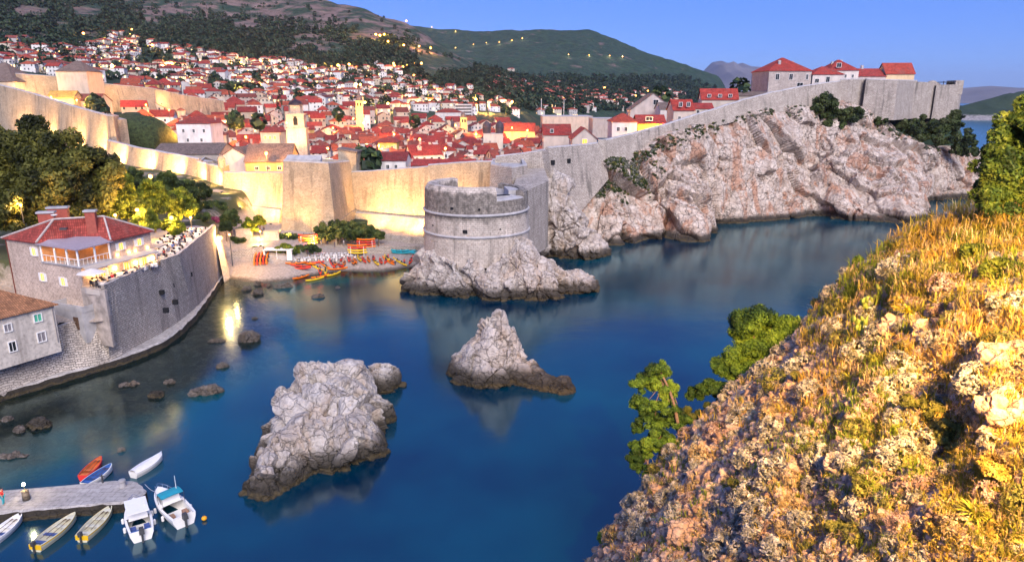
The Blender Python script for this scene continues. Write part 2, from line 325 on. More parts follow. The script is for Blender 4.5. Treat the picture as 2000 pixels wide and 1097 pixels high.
# ================================================================== land, hills and sea
# each column: photo column -> (front line of the land Y, [(Y, z)...], [(Y, photo row)...]) from the town walls to beyond the ridges
TC = [
 (-700, 330, [(340, 34), (420, 46)], [(560, 60), (700, -20), (1000, -160), (1800, -330), (2800, -330), (4200, -200)]),
 (-250, 318, [(324, 30), (400, 40)], [(560, 90), (700, 60), (900, 10), (1200, -70), (1700, -170), (2800, -170), (4200, -60)]),
 (0, 300, [(302, 24), (340, 36), (400, 41)], [(560, 128), (700, 92), (850, 66), (1100, 5), (1400, -60), (1900, -120), (2800, -110), (4200, 0)]),
 (100, 270, [(272, 20), (340, 30), (400, 36)], [(560, 145), (700, 105), (850, 72), (1000, 55), (1400, -35), (1900, -100), (2800, -60), (4200, 20)]),
 (215, 238, [(240, 14), (300, 18), (360, 28), (420, 35)], [(560, 165), (700, 128), (900, 82), (1050, 62), (1400, -10), (1850, -80), (2800, -20), (4200, 50)]),
 (300, 222, [(224, 9), (300, 12), (400, 24)], [(560, 178), (700, 140), (900, 95), (1050, 80), (1400, 2), (1800, -70), (2800, 0), (4200, 80)]),
 (430, 190, [(192, 6), (330, 8), (430, 18)], [(560, 193), (700, 155), (900, 110), (1050, 92), (1400, 20), (1750, -50), (2500, 20), (4200, 120)]),
 (550, 176, [(178, 6), (420, 8)], [(560, 210), (700, 172), (900, 132), (1050, 118), (1400, 38), (1700, -30), (2200, 40), (4200, 150)]),
 (645, 169, [(171, 6), (450, 7)], [(560, 214), (700, 182), (900, 147), (1050, 128), (1350, 50), (1620, -6), (1900, 60), (2300, 90), (2800, 30), (4200, 150)]),
 (720, 180, [(182, 6), (470, 7)], [(580, 216), (720, 190), (900, 155), (1050, 128), (1300, 62), (1560, 18), (1800, 70), (2200, 95), (2850, 38), (4200, 160)]),
 (800, 180, [(182, 6), (480, 7)], [(600, 221), (750, 193), (920, 160), (1050, 130), (1250, 86), (1500, 48), (1700, 78), (2000, 105), (2850, 48), (4200, 165)]),
 (860, 172, [(174, 6), (490, 7)], [(610, 226), (780, 200), (930, 172), (1050, 146), (1200, 112), (1380, 82), (1600, 110), (1950, 130), (2850, 57), (4200, 170)]),
 (930, 168, [(170, 6), (500, 6)], [(620, 232), (800, 206), (960, 180), (1080, 155), (1200, 130), (1320, 122), (1550, 140), (1900, 148), (2800, 58), (4200, 175)]),
 (1000, 168, [(170, 6), (500, 5)], [(620, 236), (830, 210), (1000, 184), (1150, 156), (1300, 152), (1600, 160), (1900, 150), (2750, 56), (4200, 180)]),
 (1080, 176, [(178, 8), (480, 6), (600, -4), (740, -4), (800, 2)], [(900, 212), (1050, 188), (1250, 170), (1600, 168), (1950, 152), (2700, 55), (4200, 182)]),
 (1150, 186, [(188, 14), (300, 14), (450, 5), (560, -4), (920, -4), (960, 1)], [(1050, 208), (1250, 188), (1600, 178), (1950, 158), (2700, 55), (4200, 185)]),
 (1185, 192, [(194, 20), (290, 20), (400, 8), (520, -4), (1040, -4), (1080, 1)], [(1160, 208), (1350, 190), (1650, 180), (2000, 162), (2700, 66), (4200, 186)]),
 (1250, 203, [(205, 25), (290, 26), (380, 10), (480, -4), (1250, -4), (1290, 1)], [(1400, 202), (1600, 188), (2000, 170), (2700, 93), (4200, 188)]),
 (1340, 215, [(217, 29), (285, 31), (360, 14), (450, -4), (1500, -4), (1550, 1)], [(1650, 200), (1800, 190), (2100, 176), (2700, 124), (4200, 190)]),
 (1400, 223, [(225, 31), (290, 34), (360, 14), (440, -4), (1700, -4), (1750, 1)], [(1850, 200), (2050, 190), (2250, 182), (2650, 150), (4200, 196)]),
 (1440, 228, [(230, 33), (290, 36), (360, 12), (430, -4), (1900, -5), (2000, 0), (2500, 1), (2700, -5), (4200, -5)], []),
 (1500, 236, [(238, 35.5), (300, 38), (360, 10), (430, -5), (1000, -5), (4200, -5)], []),
 (1640, 254, [(256, 40), (320, 42), (370, 10), (430, -5), (1000, -5), (4200, -5)], []),
 (1750, 268, [(270, 40), (330, 41), (370, 8), (430, -5), (1000, -5), (4200, -5)], []),
 (1850, 282, [(284, 36), (330, 38), (352, 8), (400, -5), (1000, -5), (4200, -5)], []),
 (1925, 284, [(286, 12), (315, 9), (335, -2), (400, -5), (1000, -5), (4200, -5)], []),
 (1975, 285, [(287, -4), (400, -5), (1000, -5), (4200, -5)], []),
 (2700, 300, [(310, -5), (400, -5), (1000, -5), (4200, -5)], []),
]
NT_ = 260
_t = np.linspace(0, 1, NT_); _pxk = np.array([c[0] for c in TC], float); _yfk = np.array([c[1] for c in TC], float)
_tz = []
for px, yf, near, far in TC:
    K = [(yf, -5.0), ] + list(near) + [(Y, D(px, r, Y)[2]) for Y, r in far]
    K = np.array(K); lt = np.log(K[:, 0] / yf) / np.log(4300 / yf)
    _tz.append(np.interp(_t, lt, K[:, 1]))
_tz = np.array(_tz)
TPX = np.arange(-700, 2701, 5.0)
def _smooth_interp(x, xk, v):
    i = np.clip(np.searchsorted(xk, x) - 1, 0, len(xk) - 2); f = (x - xk[i]) / (xk[i + 1] - xk[i])
    return v[i] * (1 - f)[:, None] + v[i + 1] * f[:, None]
TZ = _smooth_interp(TPX, _pxk, _tz); TYF = np.interp(TPX, _pxk, _yfk)
for _ in range(3):
    TZ[1:-1] = (TZ[:-2] + 2 * TZ[1:-1] + TZ[2:]) / 4
    TZ[:, 12:-1] = (TZ[:, 11:-2] + 2 * TZ[:, 12:-1] + TZ[:, 13:]) / 4
TY = TYF[:, None] * (4300 / TYF[:, None]) ** _t[None]
TX = (TPX[:, None] - 1000) / F * _c * TY
_rel = np.clip((TY - 560) / 700, 0, 1) * np.clip((TZ - 6) / 40, 0, 1)
_pp = np.stack((TX, TY, 0 * TX), -1).reshape(-1, 3)
TZ = TZ + _rel * ((fbm(_pp / 130, 5, 21) * 7 + ridged(_pp / 300, 4, 33) * 8 - 5).reshape(TZ.shape))
def hz(X, Y):
    """height of the land"""
    px = 1000 + F * X / Y / _c; u = np.clip((px - TPX[0]) / 5.0, 0, len(TPX) - 1.001); i = int(u); f = u - i
    yf = TYF[i] * (1 - f) + TYF[i + 1] * f; t = math.log(max(Y / yf, 1.0)) / math.log(4300 / yf) * (NT_ - 1); t = min(t, NT_ - 1.001); j = int(t); g = t - j
    return float((TZ[i, j] * (1 - f) + TZ[i + 1, j] * f) * (1 - g) + (TZ[i, j + 1] * (1 - f) + TZ[i + 1, j + 1] * f) * g)
def seen(px, py, Y0=560, Y1=4000):
    """the place on the land behind a photo pixel: march along the ray"""
    x, fy, fz = ray(px, py); Y = Y0
    while Y < Y1:
        z = H + fz * Y / fy
        if z <= hz(x * Y / fy, Y): return np.array((x * Y / fy, Y, z))
        Y *= 1.012
    return None
mt, nt, b = newmat('hill_ground', 0.95); p = pos(nt)
n1 = noise(nt, p, 0.006, 8, .6); n2 = noise(nt, p, 0.05, 8, .65); n3 = noise(nt, mapv(nt, p, (1, 1, 3)), 0.018, 7, .6)
zc = N(nt, 'SeparateXYZ', Vector=p)
rock = mixc(nt, ramp(nt, n2, [(.3, 0), (.7, 1)]), (0.10, 0.070, 0.062), (0.25, 0.175, 0.15))
scrub = mixc(nt, ramp(nt, n2, [(.35, 0), (.65, 1)]), (0.012, 0.030, 0.020), (0.035, 0.07, 0.038))
far = ramp(nt, mth(nt, 'DIVIDE', zc.outputs[1], 4000), [(.42, .0), (.5, .16)])
high = ramp(nt, mth(nt, 'DIVIDE', zc.outputs[2], 400), [(.14, .22), (.34, -.0), (1, 0)])
cover = mth(nt, 'ADD', mth(nt, 'ADD', n3, far), mth(nt, 'MULTIPLY', high, .75))
setc(nt, b, mixc(nt, ramp(nt, cover, [(.44, 0), (.56, 1)]), rock, scrub), mth(nt, 'ADD', n2, n3), 1.0, 9.0)
MT_HILL = mt
g = MB(); g.add(np.stack((TX, TY, TZ), -1).reshape(-1, 3), gridf(*TX.shape)[:, ::-1])
tag(g.obj('hills', MT_HILL, smooth=True), kind='structure')
# far ridges, each a solid ridge with its own distance
def ridge(name, prof, Y, depth, mat, zb=-6, noise_a=0.0, rows=14):
    px = np.arange(prof[0][0], prof[-1][0] + 1, 3.0); pr = np.interp(px, [a for a, _ in prof], [b_ for _, b_ in prof]); G = []
    for k in range(rows * 2 + 1):
        f = 1 - abs(k - rows) / rows; Yk = Y + (k - rows) / rows * depth
        X = (px - 1000) / F * _c * Y; z = H + Y * np.array([ray(a, b_)[2] / ray(a, b_)[1] for a, b_ in zip(px, pr)])
        q = np.stack((X, np.full(len(px), Yk), 0 * px), 1); zz = zb + (z - zb) * (f ** 0.8) * (1 + noise_a * (1 - f) * f * 3 * fbm(q / (depth * .35), 4, 5))
        G.append(np.stack((X, np.full(len(px), Yk), zz), 1))
    G = np.array(G); return MB().add(G.reshape(-1, 3), gridf(G.shape[0], G.shape[1])).obj(name, mat, smooth=True)
MT_FAR = plain('far_slope', (0.13, 0.12, 0.125), 0.95, 0.3, sc=0.002)
tag(ridge('far_mountain', [(1330, 190), (1360, 150), (1385, 122), (1402, 119), (1420, 128), (1445, 123), (1462, 130), (1480, 131), (1510, 152), (1560, 166), (1640, 178), (1700, 190)], 12500, 2500, MT_FAR, noise_a=.5), kind='structure')
tag(ridge('far_coast', [(1560, 194), (1700, 184), (1880, 172), (1930, 168), (1990, 172), (2080, 166), (2300, 160), (2600, 176)], 9000, 1500, MT_FAR, noise_a=.5), kind='structure')
m, nt, b = newmat('island_wood', 0.95); p = pos(nt); n1 = noise(nt, p, 0.09, 7, .7); z = N(nt, 'SeparateXYZ', Vector=p).outputs[2]
setc(nt, b, mixc(nt, ramp(nt, mth(nt, 'ADD', mth(nt, 'DIVIDE', z, 30), mth(nt, 'MULTIPLY', n1, .35)), [(.40, 0), (.5, 1)]), mixc(nt, ramp(nt, noise(nt, p, .2, 6), [(.35, 0), (.65, 1)]), (.16, .14, .13), (.5, .46, .43)), mixc(nt, n1, (.012, .028, .02), (.05, .08, .045))), n1, 1.0, 5.0)
tag(ridge('island', [(1700, 236), (1790, 232), (1850, 219), (1880, 207), (1920, 196), (1965, 185), (2000, 177), (2060, 172), (2200, 176), (2500, 190)], 1420, 150, m, zb=-3, noise_a=.6), kind='structure')
# ------------------------------------------------------------------ sea
QUAY = np.array([P(*q)[:2] for q in [(-330, 900), (-120, 832), (0, 785), (130, 745), (240, 712), (310, 685), (345, 662), (370, 640), (392, 615), (410, 590), (425, 566), (440, 545), (449, 528), (455, 515)]])
BEACH = np.array([P(*q)[:2] for q in [(455, 545), (500, 552), (560, 548), (600, 538), (660, 530), (740, 530), (800, 522), (835, 518)]])
def dpoly(X, Y, L):
    q = np.stack((X, Y), -1)[..., None, :]; a = L[:-1]; d = L[1:] - a; t = np.clip(((q - a) * d).sum(-1) / (d * d).sum(-1), 0, 1)
    return np.sqrt(((q - a - t[..., None] * d) ** 2).sum(-1)).min(-1)
az = np.linspace(-62, 62, 260); rr = np.concatenate((np.linspace(6, 190, 230), np.geomspace(193, 45000, 70)))
WX = rr[:, None] * np.sin(np.radians(az))[None]; WY = rr[:, None] * np.cos(np.radians(az))[None]
def shallow(X, Y):
    dq = dpoly(X, Y, QUAY); db = dpoly(X, Y, BEACH); q = np.stack((X, Y, 0 * X), -1).reshape(-1, 3)
    wob = fbm(q / 9, 3, 61).reshape(X.shape) * 4 + fbm(q / 2.5, 2, 62).reshape(X.shape) * 1.0
    reach = np.interp(Y, [40, 60, 80, 100, 125, 150], [17, 17, 16, 14, 11, 8])
    return np.clip(1 - (dq + wob) / (reach * 1.75), 0, 1), np.clip(1 - (db + wob * .7) / 10, 0, 1)
sq, sb = shallow(WX, WY); shal = np.maximum(sq, sb * .8) * (WY < 175)
m, nt, b = newmat('sea_water', 0.12); at = N(nt, 'Attribute', {'attribute_name': 'Col'}).outputs['Color']; sh = N(nt, 'SeparateColor', Color=at).outputs[0]; p = pos(nt)
cl = noise(nt, p, 0.035, 4); tb = noise(nt, p, 0.16, 6, .6)
deep = mixc(nt, ramp(nt, cl, [(.38, 0), (.66, 1)]), (0.000, 0.014, 0.040), (0.000, 0.055, 0.092))
body = mixc(nt, ramp(nt, mth(nt, 'ADD', sh, mth(nt, 'MULTIPLY', tb, .12)), [(.06, 0), (.34, 1)]), deep, (0.0, 0.085, 0.105))
nt.nodes.remove(b)
dif = N(nt, 'BsdfDiffuse', Color=body); tr = N(nt, 'BsdfTransparent', Color=(.80, .76, .62, 1))
und = N(nt, 'MixShader', i0=ramp(nt, sh, [(.12, 0), (.5, .92)]), i1=dif.outputs[0], i2=tr.outputs[0])
bp = N(nt, 'Bump', Height=mth(nt, 'ADD', noise(nt, p, .8, 3), mth(nt, 'MULTIPLY', noise(nt, p, .09, 2), 5)), Strength=0.10, Distance=0.12)
gl = N(nt, 'BsdfGlossy', Color=(.58, .77, .76, 1), Roughness=0.16, Normal=bp.outputs[0])
fr = N(nt, 'Fresnel', IOR=1.62).outputs[0]; fac = mth(nt, 'ADD', mth(nt, 'MULTIPLY', fr, 0.95), mth(nt, 'SUBTRACT', 0.09, mth(nt, 'MULTIPLY', sh, .04)))
mx = N(nt, 'MixShader', i0=mth(nt, 'MINIMUM', fac, .92), i1=und.outputs[0], i2=gl.outputs[0]); nt.links.new(mx.outputs[0], nt.nodes['Material Output'].inputs[0])
tag(MB().add(np.stack((WX, WY, 0 * WX), -1).reshape(-1, 3), gridf(*WX.shape), col=np.stack((shal.ravel(),) * 3, 1)).obj('sea_water', m), kind='structure')
# stony sea bed under the clear water
gx, gy = np.meshgrid(np.linspace(-100, 30, 330), np.linspace(14, 178, 400)); q = np.stack((gx, gy, 0 * gx), -1).reshape(-1, 3)
s1, s2 = shallow(gx, gy); sh_ = np.maximum(s1, s2)
f1, f2, cid, _g = worley(q / 1.7, 5); st = (np.clip(.55 - f1, 0, 1) * cid).reshape(gx.shape)
z = -4.2 * (1 - sh_) ** 1.2 - 0.45 + st * 0.9 * sh_ + fbm(q / 3, 3, 7).reshape(gx.shape) * .15
m, nt, b = newmat('sea_bed', 0.95); p = pos(nt); vo = N(nt, 'TexVoronoi', Vector=N(nt, 'VectorMath', {'operation': 'ADD'}, i0=p, i1=N(nt, 'TexNoise', Vector=p, Scale=.7, Detail=4).outputs['Color']).outputs[0], Scale=1.1)
c = mixc(nt, N(nt, 'SeparateColor', Color=vo.outputs['Color']).outputs[0], (.11, .09, .06), (.32, .27, .19)); c = mixc(nt, ramp(nt, noise(nt, p, .25, 5), [(.4, 0), (.65, .8)]), c, (.09, .082, .055))
c = mixc(nt, .8, c, ramp(nt, noise(nt, p, 3, 5), [(.3, .4), (.7, 1.4)]), 'MULTIPLY'); setc(nt, b, c, vo.outputs['Distance'], -0.8, .3)
tag(MB().add(np.stack((gx, gy, z), -1).reshape(-1, 3), gridf(*gx.shape)).obj('sea_bed', m, smooth=True), kind='structure')
# ================================================================== cliffs and rocks
MT_CLIFF = rockmat('cliff_limestone', (0.62, 0.54, 0.475), (0.37, 0.29, 0.24), (0.40, 0.17, 0.08), 0.7, 0.62, 1.6, green=0.0, crack=1.0)
MT_CLIFFG = rockmat('cliff_overgrown', (0.50, 0.45, 0.42), (0.30, 0.25, 0.225), (0.34, 0.17, 0.10), 0.6, 0.4, 1.6, green=.8, crack=.7)
MT_ROCK = rockmat('sea_rock', (0.56, 0.51, 0.475), (0.38, 0.33, 0.30), (0.42, 0.29, 0.19), 0.9, 0.35, 2.0, crack=.5)
def rockdisp(q, nrm, big, blk, fine, sc, sd, zs=.8):
    """karst relief: tilted flat-faced blocks with narrow open joints, broken more in some places than in others"""
    q0 = q; qq = q @ np.array([[.93, .25, .1], [-.2, .9, .38], [.1, -.3, .8]]).T * np.array((1, 1, zs)) / sc
    f1, f2, cid, g1 = worley(qq + .22 * np.stack([fbm(qq * .9 + a * 7, 3, sd + a) for a in range(3)], 1), sd); e = f2 - f1
    q2 = qq * 2.3; a1, a2, c2, g2 = worley(q2 + .3 * np.stack([fbm(q2 * .8 + a * 5, 3, sd + 3 + a) for a in range(3)], 1), sd + 9); e2 = a2 - a1
    q3 = qq * 5.5; b1, b2, c3, g3 = worley(q3 + .3 * fbm(q3, 2, sd + 40)[:, None], sd + 19)
    def tl(x, g, c): return np.clip(((x - g) * np.stack((np.cos(c * 40), np.sin(c * 53), np.sin(c * 90)), 1)).sum(1), -.75, .75)
    mask = np.clip(.55 + 1.1 * fbm(q / (sc * 1.6), 3, sd + 50), .1, 1.25)
    d = big * fbm(q / (sc * 3.0), 4, sd + 20) + blk * ((cid - .5) * .7 + tl(qq, g1, cid) * 1.5 - .30 * np.exp(-(e / .04) ** 2))
    d = d + blk * .42 * mask * ((c2 - .5) * .6 + tl(q2, g2, c2) * 1.3 - .30 * np.exp(-(e2 / .06) ** 2)) + blk * .11 * mask * (tl(q3, g3, c3) * 1.3 + c3 - .5) + fine * fbm(q / (sc * .16), 4, sd + 30, .6)
    return q + nrm * d[:, None]
def crom(pts, n):
    pts = np.asarray(pts, float); k = np.linspace(0, len(pts) - 1, n); i = np.clip(k.astype(int), 0, len(pts) - 2); t = (k - i)[:, None]
    p0, p1, p2, p3 = pts[np.maximum(i - 1, 0)], pts[i], pts[i + 1], pts[np.minimum(i + 2, len(pts) - 1)]
    return .5 * (2 * p1 + (p2 - p0) * t + (2 * p0 - 5 * p1 + 4 * p2 - p3) * t ** 2 + (3 * p1 - p0 - 3 * p2 + p3) * t ** 3)
def cliff(name, cols, nu, nv, mat, big, blk, fine, sc, sd, back=10.0):
    """cols: (waterline pixel, top pixel, top Y, bulge) from left to right; the top runs back under the walls"""
    W = np.array([P(c[0], c[1], 0) for c in cols]); T = np.array([D(c[2], c[3], c[4]) for c in cols]); bl = np.array([c[5] for c in cols], float)
    d = np.array([np.linalg.norm(W[i + 1] - W[i]) for i in range(len(cols) - 1)]); Wd, Td = crom(W, nu), crom(T, nu); B = np.interp(np.linspace(0, len(cols) - 1, nu), range(len(cols)), bl)
    rows = []; tang = np.gradient(Wd, axis=0); out = np.stack((tang[:, 1], -tang[:, 0], 0 * tang[:, 0]), 1); out /= np.linalg.norm(out, axis=1)[:, None]
    for v in np.linspace(-.08, 1, nv):
        f = v if v > 0 else 0; q = Wd * (1 - f) + Td * f; q = q + out * (B * math.sin(math.pi * min(max(v, 0), 1) ** .9))[:, None]
        q[:, 2] = Wd[:, 2] * (1 - v) + Td[:, 2] * v; rows.append(q)
    for kk in (1, 2, 3, 4, 5): rows.append(Td - out * back * kk / 5 + (0, 0, kk * .12))
    G = np.array(rows); n = normals_grid(G)
    if (n[..., 1].mean()) > 0: n = -n
    V = rockdisp(G.reshape(-1, 3), n.reshape(-1, 3), big, blk, fine, sc, sd, .6)
    fade = np.repeat(np.r_[np.ones(nv - 8), np.linspace(1, .35, 8), np.linspace(.3, 0, 5)], nu)[:, None]
    V = V * fade + G.reshape(-1, 3) * (1 - fade)
    return MB().add(V, gridf(*G.shape[:2])).obj(name, mat, smooth=False)
# px,py waterline / px,py,Y top / bulge
c1 = cliff('sea_cliff', [(1118, 478, 1120, 330, 186, 0), (1174, 477, 1150, 322, 188.5, -1), (1215, 478, 1200, 312, 194, 1), (1285, 467, 1255, 292, 201, 0), (1330, 472, 1300, 266, 207, -1), (1383, 469, 1345, 250, 213, 0),
     (1391, 441, 1400, 236, 220, 1), (1449, 436, 1455, 222, 226.5, 2), (1531, 428, 1515, 211, 234.5, 1), (1600, 422, 1575, 207, 243, -1), (1640, 428, 1640, 203, 250.5, 0), (1690, 430, 1700, 224, 254, 1.5), (1777, 436, 1760, 258, 254, 1), (1800, 428, 1805, 285, 252, 0), (1806, 412, 1835, 290, 262, -2)],
    460, 170, [MT_CLIFF], 1.8, 2.0, .22, 9.5, 46, back=9)
tag(c1, 'long pale limestone cliff rising from the water under the sloping city wall', 'cliff')
c2 = cliff('sea_cliff', [(1805, 396, 1800, 292, 264, 0), (1840, 391, 1835, 290, 268, 1), (1880, 388, 1872, 289, 275, 0), (1921, 386, 1921, 294, 283, 0), (1935, 372, 1930, 300, 300, 0)], 170, 90, [MT_CLIFF], 1.0, 1.4, .2, 7.5, 8, back=14)
tag(c2, 'shorter cliff headland behind the dark cleft at the seaward end of the fortress', 'cliff')
def rockpart(mb, c, parts, sub, big, blk, fine, sc, sd, zmin):
    bm = bmesh.new(); bmesh.ops.create_icosphere(bm, subdivisions=sub, radius=1); d = np.array([v.co[:] for v in bm.verts]); Fc = np.array([[v.index for v in f.verts] for f in bm.faces]); bm.free()
    c = np.asarray(c, float); rad = np.full(len(d), .3)
    for pc, pr, rz in parts:
        pc = np.asarray(pc, float) - c; cs, sn = math.cos(rz), math.sin(rz); rot = np.array([[cs, sn, 0], [-sn, cs, 0], [0, 0, 1]])
        o = -(rot @ pc) / pr; dd = (d @ rot.T) / np.asarray(pr, float); A = (dd * dd).sum(1); Bq = (dd * o).sum(1); Cq = (o * o).sum() - 1; disc = Bq * Bq - A * Cq
        t = np.where(disc > 0, (-Bq + np.sqrt(np.maximum(disc, 0))) / A, 0); rad = np.maximum(rad, t)
    q = c + d * rad[:, None]; g = np.zeros_like(q); v0, v1, v2 = q[Fc[:, 0]], q[Fc[:, 1]], q[Fc[:, 2]]; fn = np.cross(v1 - v0, v2 - v0)
    for k in range(3): np.add.at(g, Fc[:, k], fn)
    g /= np.maximum(np.linalg.norm(g, axis=1), 1e-9)[:, None]; n = d * .5 + g; n /= np.linalg.norm(n, axis=1)[:, None]
    V = rockdisp(q, n, big, blk, fine, sc, sd); V[:, 2] = np.maximum(V[:, 2], zmin); mb.add(V, Fc)
def rock(name, c, parts, mat, sub=6, big=.8, blk=.8, fine=.18, sc=2.2, sd=1, label=None, cat='rock', group=None, zmin=-1.5, more=()):
    """star-shaped unions of ellipsoids (centre, radii, turn), broken up into blocks; one mesh"""
    mb = MB(); rockpart(mb, c, parts, sub, big, blk, fine, sc, sd, zmin)
    for c2, p2, s2, k2 in more: rockpart(mb, c2, p2, s2, big * k2, blk * k2, fine * k2, sc * (.4 + .6 * k2), sd + 3, zmin)
    return tag(mb.obj(name, mat), label, cat, group)
# big broken rock close to the viewer
b0 = P(612, 860, 0)
def pr(px, py, Y, *r, rz=0.0): return (D(px, py, Y), r, rz)
rock('sea_rock', (-21.0, 71.5, 2.0), [((-20.6, 71.0, .3), (5.2, 6.8, 6.3), .1), ((-23.2, 76.0, .8), (4.2, 4.4, 6.2), 0), ((-20.4, 76.6, .6), (3.6, 4.0, 5.7), 0), ((-17.6, 68.0, -.2), (3.8, 5.2, 5.0), -.3), ((-24.6, 70.3, .2), (2.9, 6.2, 5.0), .0), ((-18.0, 72.5, .0), (3.0, 4, 4.4), 0)],
     MT_ROCK, 7, .35, 1.0, .08, 3.6, 4, 'massive pale broken rock standing in the water between the boats and the open bay', more=[((-23.2, 62.8, .6), [((-23.2, 63.6, .2), (3.2, 4.6, 4.0), -.25), ((-23.8, 60.0, 0), (2.0, 2.5, 2.2), -.3), ((-21.8, 65.0, .2), (3.4, 3.6, 4.4), 0)], 6, .8), ((-16.2, 75.0, .4), [((-16.2, 75.0, .2), (2.1, 2.0, 2.6), 0)], 6, .6)])
rock('sea_rock', (-17.4, 84.6, .8), [((-17.4, 84.6, .5), (3.0, 2.6, 2.9), .2)], MT_ROCK, 6, .25, .42, .06, 2.6, 14, 'rounded white-topped boulder touching the far side of the massive broken rock')
rock('sea_rock', (-2.6, 88, 2.0), [((-3.0, 88.2, -.6), (6.4, 4.4, 4.8), -.1), ((-2.7, 88.4, .4), (5.0, 3.6, 6.0), 0), ((-2.3, 88.6, 1.5), (3.5, 2.8, 6.8), 0), ((-1.9, 88.8, 2.5), (2.0, 1.8, 7.1), 0), ((1.4, 86.9, -.6), (4.2, 3.0, 3.2), -.35)],
     MT_ROCK, 7, .22, .5, .07, 2.7, 9, 'tall pyramid-shaped rock with a low dark tail in the open bay', more=[((4.2, 84.9, .2), [((4.2, 84.9, -.3), (3.4, 1.8, 1.9), -.4), ((6.6, 83.6, -.2), (2.0, 1.7, 1.9), 0)], 6, .6)])
rock('shore_rock', (-8.5, 137, 3), [((-9.5, 136.5, 0), (11.6, 10.2, 8.9), 0), ((-16, 134.2, 0), (5.4, 5.6, 5.6), 0), ((-2, 133, 0), (7, 7, 7.6), 0)], MT_ROCK, 7, .7, 1.0, .12, 3.8, 5, 'rough rock base under the round tower, dark hollow at its waterline')
rock('shore_rock', (4.5, 130.5, 2.5), [((2.0, 131.5, 0), (4.6, 4.2, 10.6), .2), ((4.5, 130.5, -.5), (7.0, 6.4, 7.6), .1), ((8.5, 131.8, -1), (6.5, 4.8, 5.6), .12), ((-2.5, 128.5, -1), (4.6, 4.6, 6), 0)], MT_ROCK, 7, .6, 1.0, .11, 3.6, 6, 'jagged peaked rock in front of the round tower, running out to a low point', more=[((12.8, 132.5, .6), [((12.8, 132.5, .2), (4.4, 3.6, 3.2), .1)], 6, .7)])
rock('shore_rock', (13, 168, 6), [((10.5, 172, 4), (6.0, 6, 15), 0), ((12.5, 167, 2), (7.0, 6.0, 10.5), 0), ((17.0, 163.5, 0), (6.6, 5.4, 7.2), .2), ((7, 165, 0), (5, 6, 8), 0)], MT_ROCK, 7, .9, 1.3, .14, 4.4, 7, 'steep rock spur leaning on the tall grey wall past the round tower')
rock('shore_rock', (127, 221, 0), [((127, 221, -1), (4, 6, 4.5), 0), ((129, 229, 0), (3, 6, 9), 0)], MT_CLIFF, 5, .6, .8, .1, 2.6, 17, 'narrow dark rock in the cleft between the long cliff and the headland')
# small dark stones in the shallows: (px, py, half length m, half width m, height m, label)
MT_DARK = rockmat('wet_stone', (0.16, 0.135, 0.115), (0.075, 0.063, 0.053), (0.16, 0.11, 0.06), 1.6, .3, 0, crack=.3)
MT_PALE = rockmat('dry_stone', (0.46, 0.40, 0.36), (0.10, 0.085, 0.072), (0.3, 0.2, 0.12), 1.6, .2, .9, crack=.3)
for px, py, a_, b_, h_, lb, mm in [
    (400, 768, 2.3, .95, 1.1, 'flat dark rock, the longest one in the middle of the clear shallows', 0), (487, 664, 1.7, 1.2, 1.7, 'tall dark rock in the bay below the lamp glow, beside the quay', 0), (422, 667, 1.3, .45, .5, 'thin dark rock lying between the quay and the tall dark rock', 0),
    (435, 716, .95, .6, .7, 'small dark rock alone between the quay and the massive broken rock', 0), (304, 774, 1.0, .75, .8, 'pale-topped rock just off the quay, next to the long flat rock', 1), (331, 748, .85, .45, .5, 'low dark rock nearest the foot of the quay bend', 0), (253, 752, 1.15, .5, .5, 'low dark rock off the quay, below the lower house', 0), (80, 832, 1.35, .8, 1.1, 'rock with a white cap in the brown shallows above the pier', 1),
    (38, 842, .5, .5, .6, 'small round stone beside the white-capped rock', 0), (15, 820, .6, .5, .6, 'small dark stone at the photo edge above the pier', 0), (30, 890, 1.5, .6, .4, 'long low brown rock awash above the pier', 0), (239, 880, .42, .32, .4, 'tiny dark stone between the orange glow and the red boat', 0),
    (481, 566, .95, .6, .8, 'small dark stone closest to the quay end by the beach', 0), (503, 556, .75, .5, .6, 'small dark stone near the stony beach edge', 0), (524, 559, .35, .25, .3, 'tiny dark stone just off the beach', 0), (555, 561, 2.0, .7, .8, 'long dark rock near the beached kayaks', 0), (503, 574, 1.15, .75, 1.0, 'round dark rock in the golden reflection near the beach', 0), (620, 581, 1.25, .6, .8, 'dark rock standing alone in the golden water off the kayaks', 0), (660, 563, .45, .35, .5, 'tiny dark stone right of the floating kayaks', 0), (497, 622, .5, .3, .3, 'tiny stone in the bright lamp streak', 0)]:
    c = P(px, py, 0); s_ = .33 * (1 + a_)
    rock('small_rock', (c[0], c[1], .05), [((c[0], c[1], 0), (a_, b_, h_), .25), ((c[0] + a_ * .4, c[1], 0), (a_ * .5, b_ * .7, h_ * .75), 0)], [MT_DARK, MT_PALE][mm], 4, .12 * s_, .30 * s_, .05, .7 * s_ + .25, int(px), lb, 'rock', 'small rocks in the shallow water', -.6)
